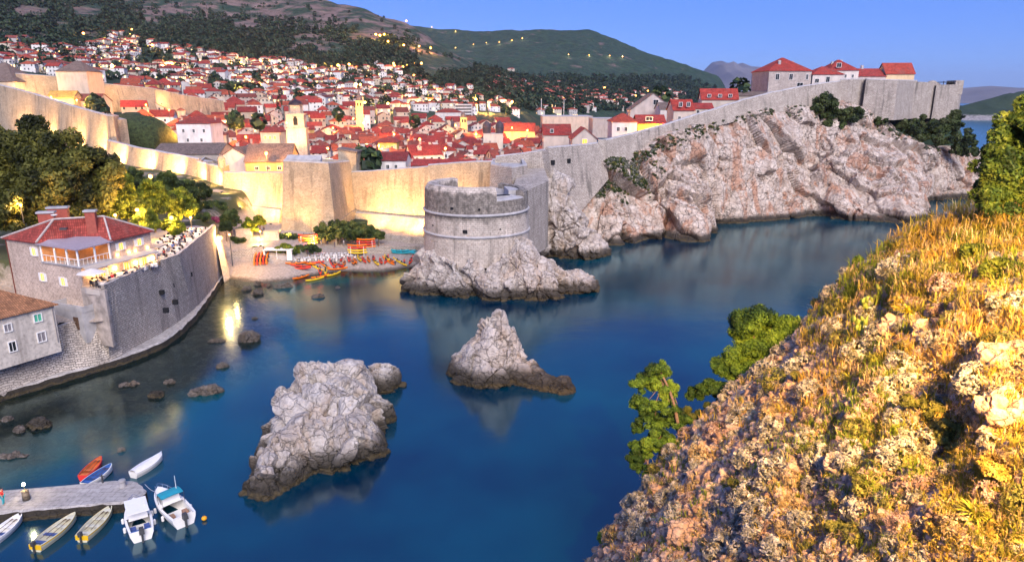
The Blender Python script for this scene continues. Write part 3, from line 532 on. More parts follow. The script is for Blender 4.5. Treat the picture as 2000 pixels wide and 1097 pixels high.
# ================================================================== city walls and towers
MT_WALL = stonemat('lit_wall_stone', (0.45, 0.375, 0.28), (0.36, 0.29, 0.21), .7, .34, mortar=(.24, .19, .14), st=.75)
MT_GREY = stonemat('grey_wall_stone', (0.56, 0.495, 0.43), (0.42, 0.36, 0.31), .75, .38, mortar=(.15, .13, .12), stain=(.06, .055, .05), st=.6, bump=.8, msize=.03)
MT_ROUND = stonemat('tower_stone', (0.62, 0.545, 0.475), (0.50, 0.43, 0.37), .8, .4, mortar=(.20, .17, .15), stain=(.075, .067, .06), st=.8, bump=.7, band=(14.2, 20.3))
MT_CAP = plain('grey_coping', (0.40, 0.385, 0.39), 0.9, .25, sc=.8)
MT_DARKHOLE = plain('dark_opening', (0.012, 0.012, 0.014), 0.9, .1)
def wallrun(name, top, zb, thick=4.0, bat=1.6, parapet=1.1, mats=(MT_WALL, MT_CAP), scarp=None, label=None, cat='city wall', embr=0, sub=10):
    """top: photo pixels and distances of the outer upper edge; battered outer face, walkway, parapet with a sloping grey coping"""
    T = np.array([D(*t) for t in top]); m = MB(); zb = np.broadcast_to(np.asarray(zb, float), len(T))
    k = np.linspace(0, len(T) - 1, (len(T) - 1) * sub + 1); T = np.stack([np.interp(k, range(len(T)), T[:, a]) for a in range(3)], 1); zb = np.interp(k, range(len(zb)), zb)
    tg = np.gradient(T, axis=0); o = np.stack((tg[:, 1], -tg[:, 0], 0 * tg[:, 0]), 1); o /= np.linalg.norm(o, axis=1)[:, None]
    if o[:, 1].mean() > 0: o = -o
    B = T.copy(); B[:, 2] = zb; dz = (T[:, 2] - zb)
    prof = [(B + o * bat, 0), (T - o * .05 - (0, 0, .25), 0), (T - o * .35, 1), (T - o * 1.1, 1), (T - o * 1.15 - (0, 0, parapet), 0), (T - o * thick - (0, 0, parapet), 1), (T - o * thick - (0, 0, parapet + 1.0), 0), (B - o * thick, 0)]
    jit = np.stack((0 * k, 0 * k, .10 * fbm(T / 3.0, 3, 5)), 1)
    rows = [p_ + (jit if 0 < i < 5 else 0) for i, (p_, _) in enumerate(prof)]; G = np.array(rows); n = len(k)
    for i in range(len(rows) - 1): m.add(G[i:i + 2].reshape(-1, 3), gridf(2, n), m=1 if i in (1, 2, 4) else 0)
    for e in (0, n - 1): m.add(G[:, e], [tuple(range(len(rows)))])
    if scarp:
        zs, outd = scarp; f = np.clip((zs - zb) / np.maximum(dz, .1), 0, 1)[:, None]; face = (B + o * bat) * (1 - f) + T * f
        lo = B + o * (bat + outd + 1.0); hi = face + o * outd; hi[:, 2] = zs; r = np.array([lo, hi, face - o * .3 + (0, 0, .02)]); r[2][:, 2] = zs + .15
        for i in range(2): m.add(r[i:i + 2].reshape(-1, 3), gridf(2, n), m=i)
        for e in (0, n - 1): m.add(np.r_[r[:, e], B[e:e + 1]], [(0, 1, 2, 3)])
    ob = m.obj(name, list(mats)); tag(ob, label, cat)
    return ob
WL = MT_WALL, MT_CAP
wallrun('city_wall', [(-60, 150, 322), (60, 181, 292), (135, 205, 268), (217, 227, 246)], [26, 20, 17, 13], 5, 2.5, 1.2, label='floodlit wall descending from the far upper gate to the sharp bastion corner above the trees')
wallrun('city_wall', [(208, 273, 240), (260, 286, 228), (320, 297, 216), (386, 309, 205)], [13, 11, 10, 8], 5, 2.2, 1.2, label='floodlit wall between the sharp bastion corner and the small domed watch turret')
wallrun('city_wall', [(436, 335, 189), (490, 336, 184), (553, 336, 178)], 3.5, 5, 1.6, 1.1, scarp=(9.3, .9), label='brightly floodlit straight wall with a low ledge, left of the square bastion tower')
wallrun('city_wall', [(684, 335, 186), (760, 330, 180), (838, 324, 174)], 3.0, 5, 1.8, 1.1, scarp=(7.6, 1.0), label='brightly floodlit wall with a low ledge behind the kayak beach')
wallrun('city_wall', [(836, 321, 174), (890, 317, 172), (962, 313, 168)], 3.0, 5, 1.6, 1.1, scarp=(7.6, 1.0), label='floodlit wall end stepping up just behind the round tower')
GR = MT_GREY, MT_CAP
def poly_tower(name, foot, zt, zb, inset, mats, label, cat='tower', par=1.0, cap=True):
    """foot: outline at the top, anticlockwise; battered walls, sunk roof terrace behind a parapet"""
    q = np.array(foot, float)[:, :2]; n = len(q); c = q.mean(0); m = MB()
    d = q - c; out = c + d * (1 + inset / np.maximum(np.linalg.norm(d, axis=1), 1)[:, None]); zt = np.broadcast_to(zt, n).astype(float); inn = c + d * (1 - 1.4 / np.maximum(np.linalg.norm(d, axis=1), 2)[:, None])
    R_ = [np.c_[out, np.full(n, zb)], np.c_[q, zt - .3], np.c_[c + (q - c) * .985, zt], np.c_[inn, zt], np.c_[inn, zt - par]]
    for i in range(4): m.add(np.r_[R_[i], R_[i + 1]], [(j, (j + 1) % n, n + (j + 1) % n, n + j) for j in range(n)], m=1 if i in (1, 2) else 0)
    m.add(R_[4], [tuple(range(n))], m=1)
    return tag(m.obj(name, list(mats)), label, cat)
def xy(*a): return D(*a)[:2]
# bastion corner between the first walls
poly_tower('wall_bastion', [xy(206, 224, 243), xy(221, 226, 240), xy(232, 226, 252), xy(208, 222, 262)], [D(206, 224, 243)[2], D(221, 226, 240)[2], D(221, 226, 246)[2], D(208, 222, 250)[2]], 10, 2.4, WL, 'sharp pale bastion corner where the upper wall drops to the lower one', 'bastion')
t = poly_tower('wall_turret', [xy(384, 315, 204), xy(436, 320, 190), xy(446, 314, 200), xy(400, 308, 216)], [19.5, 19, 19, 19.8], 5, 1.6, WL, 'low bastion with a small round domed sentry box on its corner', 'bastion')
cb = D(433, 320, 191); sb_ = MB(); sb_.add(*lathe([(.1, cb[2] - 2.6), (.9, cb[2] - 1.2), (1.0, cb[2] - 1), (1.0, cb[2] + 1.1), (1.15, cb[2] + 1.15), (.95, cb[2] + 1.7), (.5, cb[2] + 2.2), (.08, cb[2] + 2.5)], 14, (cb[0], cb[1])))
sb_.obj('sentry_box', MT_WALL, t)
# square bastion tower on the left wall
t = poly_tower('wall_tower', [xy(552, 305, 168.5), xy(641, 312, 164.5), xy(684, 326, 186), xy(560, 305, 184)], [22.8, 22.6, 21.2, 22.4], 2.5, 2.6, WL, 'big square battered bastion tower standing forward of the floodlit wall')
m = MB(); m.add(*prism([xy(552, 305, 167.2), xy(645, 312, 163.0), xy(692, 330, 184), xy(556, 305, 184)], 2.0, 8.2)); m.obj('scarp', MT_WALL, t)
for f in (.15, .45, .7):
    a_ = D(556, 300, 169) * (1 - f) + D(636, 308, 165.5) * f; m = MB(); m.add(*prism([(a_[0] - 1.6, a_[1] + .4), (a_[0] + 1.6, a_[1] + .3), (a_[0] + 1.5, a_[1] + 2.2), (a_[0] - 1.5, a_[1] + 2.2)], 22.0, [23.0, 23.0, 23.9, 23.9])); m.obj('merlon', MT_CAP, t)
# taller gabled wall stub behind it
a_, b_ = D(660, 297, 186), D(697, 300, 190)
t = MB().add(*prism([a_[:2], (a_[0] + 4.6, a_[1] + .6), (a_[0] + 5, a_[1] + 6), (a_[0], a_[1] + 6)], 6, [a_[2] + .6, a_[2] - .3, a_[2] - .3, a_[2] + .6])).obj('wall_tower', MT_WALL)
tag(t, 'narrow tall wall stub with a sloped dark roof just behind the square bastion tower', 'tower')
MB().add(*prism([(a_[0] - .2, a_[1] - .25), (a_[0] + 4.9, a_[1] + .4), (a_[0] + 5.3, a_[1] + 6.2), (a_[0] - .2, a_[1] + 6.2)], [a_[2] + .7, a_[2] - .25, a_[2] - .25, a_[2] + .7], [a_[2] + 1.0, a_[2] + .1, a_[2] + .1, a_[2] + 1.0])).obj('roof', plain('old_tiles', (.17, .13, .115), .9, .35), t)
# blunt bastion right above the round tower, and the upper walls to the right
t = poly_tower('wall_bastion', [xy(958, 317, 163.5), xy(1000, 318, 157.5), xy(1030, 313, 164), xy(1022, 308, 176), xy(962, 306, 176)], [22.4, 22.2, 22.2, 22.6, 22.6], 5, 1.2, (MT_GREY, MT_CAP), 'blunt grey bastion with a blue-shaded flank right behind the round tower', 'bastion')
wallrun('city_wall', [(968, 304, 175), (1010, 299, 174.5), (1076, 292, 173)], [4, 4, 6], 4, 2.0, 1.0, mats=GR, label='grey wall section rising behind the blunt bastion to a square corner')
w5 = wallrun('city_wall', [(1072, 287, 172), (1120, 283, 180), (1177, 277, 190)], [3, 8, 16], 5, 2.4, .9, mats=GR, label='tall grey wall with two square openings above the rock spur')
for px, py, Yq in ((1079, 317, 173.3), (1110, 314, 178.5)):
    q = D(px, py, Yq); MB().add(*box(q[0] - .3, q[1] - .45, q[2], 1.25, 1.3, 1.15, .7)).obj('opening', MT_DARKHOLE, w5)
wallrun('city_wall', [(1176, 274, 190), (1240, 259, 200), (1310, 240, 210), (1352, 226, 216), (1400, 211, 221), (1450, 195, 227), (1500, 182, 233), (1560, 169, 241), (1645, 157, 252)], [19, 21, 23.5, 26.5, 29, 31, 32.5, 34, 35], 3, 1.0, 1.0, mats=GR, label='long grey wall climbing along the cliff top to the hilltop fortress')
m = MB(); q = [D(1176, 274, 189), D(1185, 312, 189)]; m.add(*prism([xy(1168, 275, 188.5), xy(1184, 275, 189.5), xy(1184, 275, 193), xy(1168, 275, 193)], 15, q[0][2] + .1, .0)); tag(m.obj('wall_buttress', MT_GREY), 'square grey buttress at the bend where the cliff-top wall begins', 'buttress')
# hilltop fortress
f_ = poly_tower('hilltop_fortress', [xy(1640, 158, 252), xy(1660, 156, 251), xy(1690, 156, 256), xy(1692, 157, 253), xy(1753, 158, 250), xy(1792, 159, 272), xy(1790, 157, 300), xy(1650, 152, 300)], [44.2, 44.2, 44.4, 44.3, 43.9, 44.3, 44.5, 44.5], 30, 1.0, GR, 'tall pale fortress walls with an angled corner crowning the cliff end', 'fortress')
m = MB(); m.add(*prism([xy(1786, 160, 268), xy(1832, 164, 276), xy(1838, 164, 298), xy(1786, 160, 298)], 30, [43.6, 43.4, 43.4, 43.6])); m.obj('curtain_wall', MT_GREY, f_)
m = MB(); m.add(*prism([xy(1828, 172, 274), xy(1876, 172, 280), xy(1880, 172, 296), xy(1830, 172, 296)], 28, [42.6, 42.8, 42.8, 42.6])); tw = m.obj('end_bastion', MT_GREY, f_)
m = MB(); a_ = D(1874, 166, 279.5); m.add(*box(a_[0], a_[1] + 3, a_[2] - .9, 3.2, 6, 5.2)); m.obj('corner_turret', MT_GREY, f_)
a_ = D(1823, 160, 277); m = MB(); th = np.linspace(0, np.pi, 9)
m.add(np.array([[a_[0] + r_ * np.cos(t_), a_[1] + y_, a_[2] - 1.6 + r_ * 1.0 * np.sin(t_)] for y_ in (0, 1.4) for r_ in (1.1, 2.1) for t_ in th]), [(i + 0, i + 1, i + 10, i + 9) for i in range(8)] + [(i + 18, i + 27, i + 28, i + 19) for i in range(8)] + [(i + 9, i + 10, i + 28, i + 27) for i in range(8)]); m.obj('bell_arch', MT_GREY, f_)
m = MB()
for px in (1843, 1852, 1862, 1870):
    q = D(px, 162, 281); m.add(*tube([q - (0, 0, 1.9), q + (0, 0, .7)], .13, 5))
q0, q1 = D(1841, 160, 281), D(1872, 162, 281); m.add(*box((q0[0] + q1[0]) / 2, 283, q0[2] - .1, q1[0] - q0[0], 5, .22)); m.obj('pergola', plain('dark_timber', (.05, .05, .055), .8), f_)
# ------------------------------------------------------------------ round tower
RT = np.array((-7.3, 139.2)); rt = MB()
def curve_uv(V): a_ = np.arctan2(V[:, 1] - RT[1], V[:, 0] - RT[0]); return np.c_[a_ * 10.4, V[:, 2]]
V, Fq = lathe([(11.0, 5.5), (10.75, 11.2)], 96, RT); rt.add(V, Fq, uv=curve_uv(V))
V, Fq = lathe([(10.75, 11.2), (11.0, 11.25), (11.08, 11.45), (11.0, 11.62), (10.75, 11.68)], 96, RT); rt.add(V, Fq, m=1)
V, Fq = lathe([(10.75, 11.68), (10.55, 15.4)], 96, RT); rt.add(V, Fq, uv=curve_uv(V))
V, Fq = lathe([(10.55, 15.4), (10.82, 15.45), (10.9, 15.65), (10.82, 15.82), (10.55, 15.88)], 96, RT); rt.add(V, Fq, m=1)
V, Fq = lathe([(10.55, 15.88), (10.45, 18.3)], 96, RT); rt.add(V, Fq, uv=curve_uv(V))
V, Fq = lathe([(10.45, 18.3), (9.6, 18.6), (8.6, 18.6), (8.6, 17.6), (.05, 17.6)], 96, RT); rt.add(V, Fq, m=1)
rt = tag(rt.obj('round_tower', [MT_ROUND, MT_CAP]), 'round pale stone tower with two rings of moulding standing on the shore rock', 'tower')
m = MB(); V, Fq = lathe([(10.47, 18.2), (10.4, 19.9), (9.7, 20.9), (8.0, 20.8), (8.0, 17.5)], 60, RT, R(122), R(295)); m.add(V, Fq, uv=curve_uv(V)); n_ = 61
for e in (0, 60): m.add(V[e::61], [tuple(range(5))])
m.obj('parapet', [MT_ROUND], rt)
m = MB(); V, Fq = lathe([(10.48, 18.0), (10.4, 19.3), (9.5, 19.7), (8.7, 19.6), (8.7, 17.5)], 40, RT, R(338), R(420)); m.add(V, Fq, uv=curve_uv(V))
for e in (0, 40): m.add(V[e::41], [tuple(range(5))])
m.obj('parapet', [MT_ROUND], rt)
MB().add(*box(RT[0] + 5.4, RT[1] - 3.8, 18.2, 4.6, 2.0, .9, .5)).add(*box(RT[0] + 7.6, RT[1] + 2.5, 18.5, 3.0, 6.5, 1.6, .15)).obj('stair_block', MT_CAP, rt)
MB().add(*box(RT[0] + 5.1, RT[1] - 3.9, 18.7, 3.6, 1.0, .14, .5)).obj('hatch', MT_DARKHOLE, rt)
for ang, zz, s_ in ((R(261), 12.6, .9), (R(247), 17.0, .5), (R(276), 16.9, .4), (R(298), 12.9, .3), (R(220), 13.2, .3)):
    MB().add(*box(RT[0] + 10.45 * math.cos(ang), RT[1] + 10.45 * math.sin(ang), zz, .7, s_, s_ * .8, ang)).obj('gun_port', MT_DARKHOLE, rt)
# wall flank linking the round tower to the grey wall
tag(MB().add(*prism([RT + (7.5, 8), RT + (10.6, 2.0), RT + (15.6, 16), RT + (15.4, 33), RT + (9, 33)], 4, [18.6, 18.9, 19.3, 20.5, 20.5])).obj('tower_flank', [MT_GREY]), 'grey flank wall tying the round tower to the blunt bastion', 'wall')
# ================================================================== quay, park ground, beach
MT_QUAY = stonemat('quay_masonry', (0.62, 0.55, 0.48), (0.48, 0.415, 0.36), .62, .33, mortar=(.12, .105, .095), stain=(.07, .06, .055), st=.55, bump=1.0, msize=.035)
MT_PAVE = stonemat('paving', (0.47, 0.44, 0.42), (0.37, 0.345, 0.33), 1.1, .7, mortar=(.2, .18, .17), st=.0, bump=.3)
MT_PLASTW = plain('stained_render', (.40, .34, .30), .9, .4, sc=.9)
def rs_line(pts, n=60):
    q = np.asarray(pts, float); d = np.r_[0, np.cumsum(np.linalg.norm(np.diff(q, axis=0), axis=1))]; t = np.linspace(0, d[-1], n); return np.stack([np.interp(t, d, q[:, k]) for k in range(q.shape[1])], 1)
q = rs_line(crom(np.c_[QUAY, np.zeros(len(QUAY))], 120), 120); tg = np.gradient(q, axis=0); inl = np.stack((-tg[:, 1], tg[:, 0], 0 * tg[:, 0]), 1); inl /= np.linalg.norm(inl, axis=1)[:, None]
jz = fbm(q / 1.6, 3, 12) * .1; e_ = fbm(q / 1.1, 3, 13)[:, None] * .16
G = np.array([q + inl * (-.15 + e_) + (0, 0, -2.5), q + inl * (.1 + e_) + np.c_[0 * jz, 0 * jz, .95 + jz], q + inl * (.45 + e_) + np.c_[0 * jz, 0 * jz, 1.18 + jz * .5], q + inl * 3.6 + (0, 0, 1.25)])
mq = MB(); mq.add(G[:2].reshape(-1, 3), gridf(2, 120), m=1); mq.add(G[1:].reshape(-1, 3), gridf(3, 120), m=0)
MT_WETQ = rockmat('wet_quay_stone', (.30, .26, .235), (.13, .11, .095), (.2, .15, .08), 2.0, .3, 1.4, crack=.5)
tag(mq.obj('quay_ledge', [MT_PAVE, MT_WETQ]), kind='structure')
def facewall(name, base, top, mat, label, cat, par=.9, pth=.5, n=70, parent=None):
    b_, t_ = rs_line(base, n), rs_line(top, n); tg = np.gradient(t_, axis=0); o = np.stack((-tg[:, 1], tg[:, 0], 0 * tg[:, 0]), 1); o /= np.linalg.norm(o, axis=1)[:, None]
    j = (fbm(t_ / 1.5, 3, 3) * .07)[:, None] * (0, 0, 1); lo = b_.copy(); lo[:, 2] -= 1.2
    G = np.array([lo, b_, t_ + (0, 0, par) + j, t_ + o * pth + (0, 0, par) + j, t_ + o * pth + (0, 0, -2.0)]); m_ = MB()
    for i in range(4): m_.add(G[i:i + 2].reshape(-1, 3), gridf(2, n), m=1 if i == 2 else 0)
    m_.add(G[:, -1], [(0, 1, 2, 3, 4)]); m_.add(G[:, 0], [(4, 3, 2, 1, 0)])
    return tag(m_.obj(name, [mat, MT_CAP], parent), label, cat)
TW_TOP = [(205, 567), (240, 552), (300, 522), (350, 505), (385, 475), (405, 458), (420, 445)]
TW_BASE = [(214, 702), (242, 690), (302, 658), (347, 630), (388, 596), (416, 562), (449, 513)]
tt_ = np.array([P(a_, b_, 11.7) for a_, b_ in TW_TOP]); tb_ = np.array([P(a_, b_, 1.2) for a_, b_ in TW_BASE])
qw = facewall('quay_wall', tb_, tt_, MT_QUAY, 'high battered stone quay wall carrying the restaurant terrace', 'quay wall', par=.75)
for px, py in ((317, 571), (337, 557), (343, 590), (372, 536), (325, 606)):
    f = (px - 214) / (449 - 214); i = int(f * 69); bb, t2 = rs_line(tb_, 70)[i], rs_line(tt_, 70)[i]; r_ = ray(px, py); k = 0
    zz = 8.0; pt = P(px, py, 7.5); MB().add(*box(pt[0] - .12, pt[1] + .1, 7.5, .7, .55, .7, .2)).obj('wall_opening', MT_DARKHOLE, qw)
lt_ = np.array([P(-330, 800, 5.4), P(-120, 735, 5.5), P(0, 682, 5.8), P(45, 668, 6.0), P(90, 650, 6.3), P(160, 626, 7.0), P(190, 612, 7.8), P(211, 600, 8.0), P(232, 594, 8.0)])
lb_ = np.array([P(-330, 880, 1.2), P(-120, 812, 1.2), P(0, 766, 1.2), P(55, 748, 1.2), P(110, 729, 1.2), P(165, 716, 1.2), P(190, 710, 1.2), P(214, 703, 1.2), P(240, 693, 1.2)])
facewall('quay_wall', lb_, lt_, MT_QUAY, 'lower stained quay wall under the old plastered house', 'quay wall', par=.35)
MB().add(*prism([tt_[0][:2] + (.1, -.25), tt_[0][:2] + (.1, .3), P(163, 560, 11.6)[:2] + (-.2, .3), P(163, 560, 11.6)[:2] + (-.2, -.3)], 3.5, 11.75)).obj('return_wall', MT_PLASTW, qw)
# ground of park, terrace, beach, garden: one sheet
sx = lambda y: np.interp(y, tt_[:, 1], tt_[:, 0])
def shorey(x): return np.interp(x, BEACH[:, 0], BEACH[:, 1])
def gzv(X, Y):
    ys = shorey(X); beach = np.clip((Y - ys) * .30, -1.6, 1.9) + np.clip((Y - ys - 9.0) * 1.6, 0, 1.9) * (X < -47) + np.clip((Y - ys - 9) * .11, 0, 2.2)
    high = 11.5 + np.clip(-(X + 75) * .03, 0, 4) + np.clip((Y - 150) * .05, 0, 3)
    k = np.clip((-(X + 60.5) - np.clip((Y - 141) * .25, 0, 6)) / 7.0 + np.clip((140.5 - Y) * 3, 0, 3) * (X < -60.2), 0, 1); k = k * k * (3 - 2 * k)
    z = beach * (1 - k) + high * k; z = np.where((Y < 95.2 - (X + 59.3) * .56) & (X < -40) & (X > -84), 5.2 + np.clip((Y - 84) * .3, 0, 2.6), z)
    return z
gx, gy = np.meshgrid(np.linspace(-330, 0, 331), np.linspace(60, 300, 301)); gz_ = gzv(gx, gy); q = np.stack((gx, gy, gz_), -1).reshape(-1, 3)
q[:, 2] += fbm(q / 2.2, 3, 5) * .12
Fg = gridf(*gx.shape); cx_, cy_ = q[Fg, 0].mean(1), q[Fg, 1].mean(1)
xl = np.interp(cy_, lt_[:, 1], lt_[:, 0]); yf_ = np.interp(1000 + F * cx_ / cy_ / _c, TPX, TYF)
ok = np.where(cy_ < 90.5, cx_ < xl - .9, np.where(cy_ < 137.5, cx_ < sx(cy_) - 1.0, (cx_ < -61.5) | (cy_ > shorey(cx_) - 5))) & (cy_ < yf_ + 8) & (cx_ < -9 - np.clip(165 - cy_, 0, 8))
m, nt, b = newmat('ground_gravel', .95); p = pos(nt); n1 = noise(nt, p, 2.2, 7, .7); zz = N(nt, 'SeparateXYZ', Vector=p).outputs[2]
c = mixc(nt, ramp(nt, n1, [(.3, 0), (.7, 1)]), (.22, .18, .15), (.44, .38, .34)); c = mixc(nt, ramp(nt, mth(nt, 'ADD', zz, mth(nt, 'MULTIPLY', n1, .5)), [(.35, .85), (.75, 0)]), c, (.06, .048, .035))
c = mixc(nt, mth(nt, 'MULTIPLY', ramp(nt, noise(nt, p, .16, 6, .65), [(.34, 0), (.46, .95)]), ramp(nt, mth(nt, 'DIVIDE', zz, 10), [(.82, 0), (.98, 1)])), c, (.045, .058, .02)); setc(nt, b, c, n1, .6, .15)
tag(MB().add(q, Fg[ok]).obj('park_ground', m, smooth=True), kind='structure')
def gz(x, y): return float(gzv(np.array([float(x)]), np.array([float(y)]))[0])
def onground(px, py, z=4.0):
    for _ in range(30): q_ = P(px, py, z); z = z * .5 + gz(q_[0], q_[1]) * .5
    return np.array((q_[0], q_[1], z))
m, nt, b = newmat('terrace_floor', .8); n1 = noise(nt, pos(nt), .9, 4); setc(nt, b, mixc(nt, n1, (.44, .38, .33), (.58, .52, .47)))
TF = [tt_[i] + np.array((-.55, .1, 0)) for i in range(len(tt_))] + [np.array((-66, 141, 0)), np.array((-76, 136, 0)), np.array((-72, 104, 0)), np.array((-59.2, 91.4, 0))]
tag(MB().add(*prism(TF, 10.9, 11.62)).obj('terrace_floor', m), kind='structure')
# retaining walls on the beach and in the garden
def lowwall(pts, h, th, label, mat=MT_QUAY):
    L = rs_line([onground(*p_) for p_ in pts], 24); tg = np.gradient(L, axis=0); o = np.stack((-tg[:, 1], tg[:, 0], 0 * tg[:, 0]), 1); o /= np.linalg.norm(o, axis=1)[:, None]; j = fbm(L, 3, 3)[:, None] * (0, 0, .12)
    G = np.array([L - (0, 0, .6), L + (0, 0, h) + j, L + o * th + (0, 0, h) + j, L + o * th - (0, 0, .6)]); m_ = MB().add(G.reshape(-1, 3), gridf(4, 24)); m_.add(G[:, 0], [(3, 2, 1, 0)]); m_.add(G[:, -1], [(0, 1, 2, 3)])
    return tag(m_.obj('beach_wall', [mat]), label, 'wall')
lowwall([(452, 508), (480, 507), (515, 503)], 1.9, .6, 'rubble retaining wall at the back of the beach, beside the quay end')
lowwall([(700, 497), (760, 494), (838, 492)], 1.5, .6, 'low rubble wall behind the turquoise kayaks, below the floodlit wall')
lowwall([(745, 468), (790, 474), (838, 478)], 1.6, .7, 'shaded stepped wall footing right of the round beach trees')
# ================================================================== generic window, house parts
MT_PANE = glow('lit_window', (1.0, 0.42, 0.06), 0.55); MT_PANE.node_tree.nodes['Principled BSDF'].inputs['Base Color'].default_value = (.12, .06, .02, 1); MT_PANED, _n, _b = newmat('dark_pane', .15); _b.inputs['Base Color'].default_value = (.02, .025, .03, 1)
MT_WHITE = plain('white_paint', (.78, .76, .74), .6, .08); MT_TIMB = plain('brown_timber', (.12, .07, .045), .7, .3); MT_METAL = plain('dark_metal', (.06, .06, .065), .45, .2)
def window(parent, p0, d, w_, h_, mat, shut=None, deep=.12, shutw=.45):
    """p0 centre on the wall (parent space), d unit vector along the wall with the outside on its right"""
    d = np.asarray(d, float); ang = math.atan2(d[1], d[0]); o = np.array((d[1], -d[0], 0)); p0 = np.asarray(p0, float)
    m_ = MB()
    for s in (-1, 1): m_.add(*box(*(p0 + d * s * (w_ / 2 + .05) + o * .06), .1, .16, h_ + .2, ang))
    for s in (-1, 1): m_.add(*box(*(p0 + (0, 0, s * (h_ / 2 + .05)) + o * .06), w_ - .002, .15, .1, ang))
    m_.add(*box(*(p0 + o * .05), .05, .08, h_ - .002, ang))
    f_ = m_.obj('window', MT_WHITE, parent)
    MB().add(*box(*(p0 + o * .02), w_, .03, h_, ang)).obj('pane', mat, f_)
    if shut:
        for s in (-1, 1): MB().add(*box(*(p0 + d * s * (w_ / 2 + .14 + shutw / 2) + o * .05), shutw, .06, h_ + .1, ang)).obj('shutter', shut, f_)
    return f_
def U3(v): return np.asarray(v, float) / np.linalg.norm(v)
MT_TILE = tilemat('roof_tiles'); MT_TILE_R = tilemat('restaurant_tiles', False, (.36, .07, .055)); MT_TILE_O = tilemat('old_weathered_tiles', False, (.36, .17, .085))
MT_WARMW = stonemat('warm_house_stone', (.66, .52, .43), (.56, .43, .35), .6, .3, mortar=(.28, .23, .19), st=.25, bump=.35); MT_ORANGE = plain('ochre_plaster', (.55, .24, .08), .8, .15)
MT_PLAST = stonemat('old_plaster', (.60, .54, .47), (.57, .51, .45), 40, 30, mortar=(.4, .37, .35), stain=(.2, .17, .15), st=.6, bump=.3)
# ------------------------------------------------------------------ restaurant
rz_ = 17.4; A0 = P(163, 560, 11.6)[:2]; A1 = P(304, 520, 11.6)[:2]; Bk = np.array((-72.0, 109.0)); Lf = P(9, 463, rz_)[:2]
rest = empty('restaurant_house', (A0[0], A0[1], 8.0), 0, 'big stone restaurant with red hipped roofs and lit balcony above the quay terrace', 'restaurant')
def W2(v): v = np.asarray(v, float); return v - np.array((A0[0], A0[1], 8.0))[:len(v)]
dA = U3(A0 - Lf); dB = U3(A1 - A0); eA = A0 - dA * 8.2; gB = A0 + dB * 5.2
low = [W2(x) for x in (Lf, A0, A1, Bk)]; MB().add(*prism(low, -4.2, 6.35)).obj('lower_walls', MT_WARMW, rest)
up = [Lf, eA, gB - dA * .25, A1 - dA * .25, Bk]; MB().add(*prism([W2(x) for x in up], 6.35, rz_ - 8)).obj('upper_walls', MT_WARMW, rest)
m = MB(); q0, q1 = np.r_[W2(eA + dB * .05), 0], np.r_[W2(gB), 0]; dd = U3(q1 - q0); oo = np.array((dd[1], -dd[0], 0)); L_ = np.linalg.norm(q1 - q0)
m.add(*box(*((q0 + q1) / 2 + oo * .06 + (0, 0, 7.9)), L_ - .4, .1, 2.9, math.atan2(dd[1], dd[0]))); m.obj('balcony_wall', MT_ORANGE, rest)
MB().add(*prism([W2(eA - dB * .2), W2(A0 + dA * .25 - dB * .25), W2(gB + dA * .25), W2(gB - dA * .2), W2(eA + dB * .2)], 6.36, 6.55)).obj('balcony_floor', MT_CAP, rest)
m = MB(); r0 = [W2(eA), W2(A0 + dA * .1 - dB * .1), W2(gB)]
for a_, b_ in ((0, 1), (1, 2)):
    v0, v1 = np.r_[r0[a_], 7.5], np.r_[r0[b_], 7.5]; m.add(*tube([v0, v1], .05, 5))
    for t_ in np.linspace(0, 1, 9): m.add(*tube([(v0 * (1 - t_) + v1 * t_) - (0, 0, .95), v0 * (1 - t_) + v1 * t_], .03, 4))
m.obj('balcony_rail', MT_WHITE, rest)
for t_ in (.02, .38, .7, .98): v = W2(eA * (1 - t_) + A0 * t_); MB().add(*box(v[0], v[1], 7.75, .2, .2, 2.5)).obj('balcony_post', MT_WHITE, rest)
for t_ in (.5, .97): v = W2(A0 * (1 - t_) + gB * t_); MB().add(*box(v[0], v[1], 7.75, .2, .2, 2.5)).obj('balcony_post', MT_WHITE, rest)
Vv = [np.r_[W2(eA - dA * .3 - dB * .5), 9.15], np.r_[W2(A0 + dA * .5 - dB * .5), 9.05], np.r_[W2(gB + dB * .3 + dA * .5), 9.15], np.r_[W2(gB - dA * 1.2), 9.95], np.r_[W2((eA + gB) / 2 - dA * .3 + dB * .6), 10.05], np.r_[W2(eA + dB * .8), 9.95]]
Vv = np.array(Vv); MB().add(np.r_[Vv, Vv - (0, 0, .15)], [(0, 1, 4, 5), (1, 2, 3, 4), (11, 10, 7, 6), (10, 9, 8, 7)] + [(i, i + 6, (i + 1) % 6 + 6, (i + 1) % 6) for i in range(6)]).obj('awning', plain('grey_awning', (.30, .25, .29), .8, .1), rest)
rA = np.r_[W2(P(105, 430, 20.4)[:2]), 12.5]; rB = np.r_[W2(P(203, 424, 20.4)[:2]), 12.5]; ov = .45
cen = np.mean([Lf, eA, gB, A1, Bk], 0); ex = [np.r_[W2(x + U3(x - cen) * ov), rz_ - 8.0 - .1] for x in (Lf, eA, gB, A1, Bk)]
Vr = np.array(ex + [rA, rB]); dn = Vr - (0, 0, .16)
roof = MB().add(np.r_[Vr, dn], [(0, 1, 5), (1, 2, 6, 5), (2, 3, 6), (3, 4, 5, 6), (4, 0, 5)] + [(i, i + 7, (i + 1) % 5 + 7, (i + 1) % 5) for i in range(5)] + [(11, 10, 9, 8, 7)]).obj('roof', MT_TILE_R, rest)
m = MB()
for a_, b_ in ((0, 5), (1, 5), (2, 6), (3, 6), (4, 5), (5, 6)): m.add(*tube(rs_line([Vr[a_] + (0, 0, .05), Vr[b_] + (0, 0, .05)], 14), .14, 5))
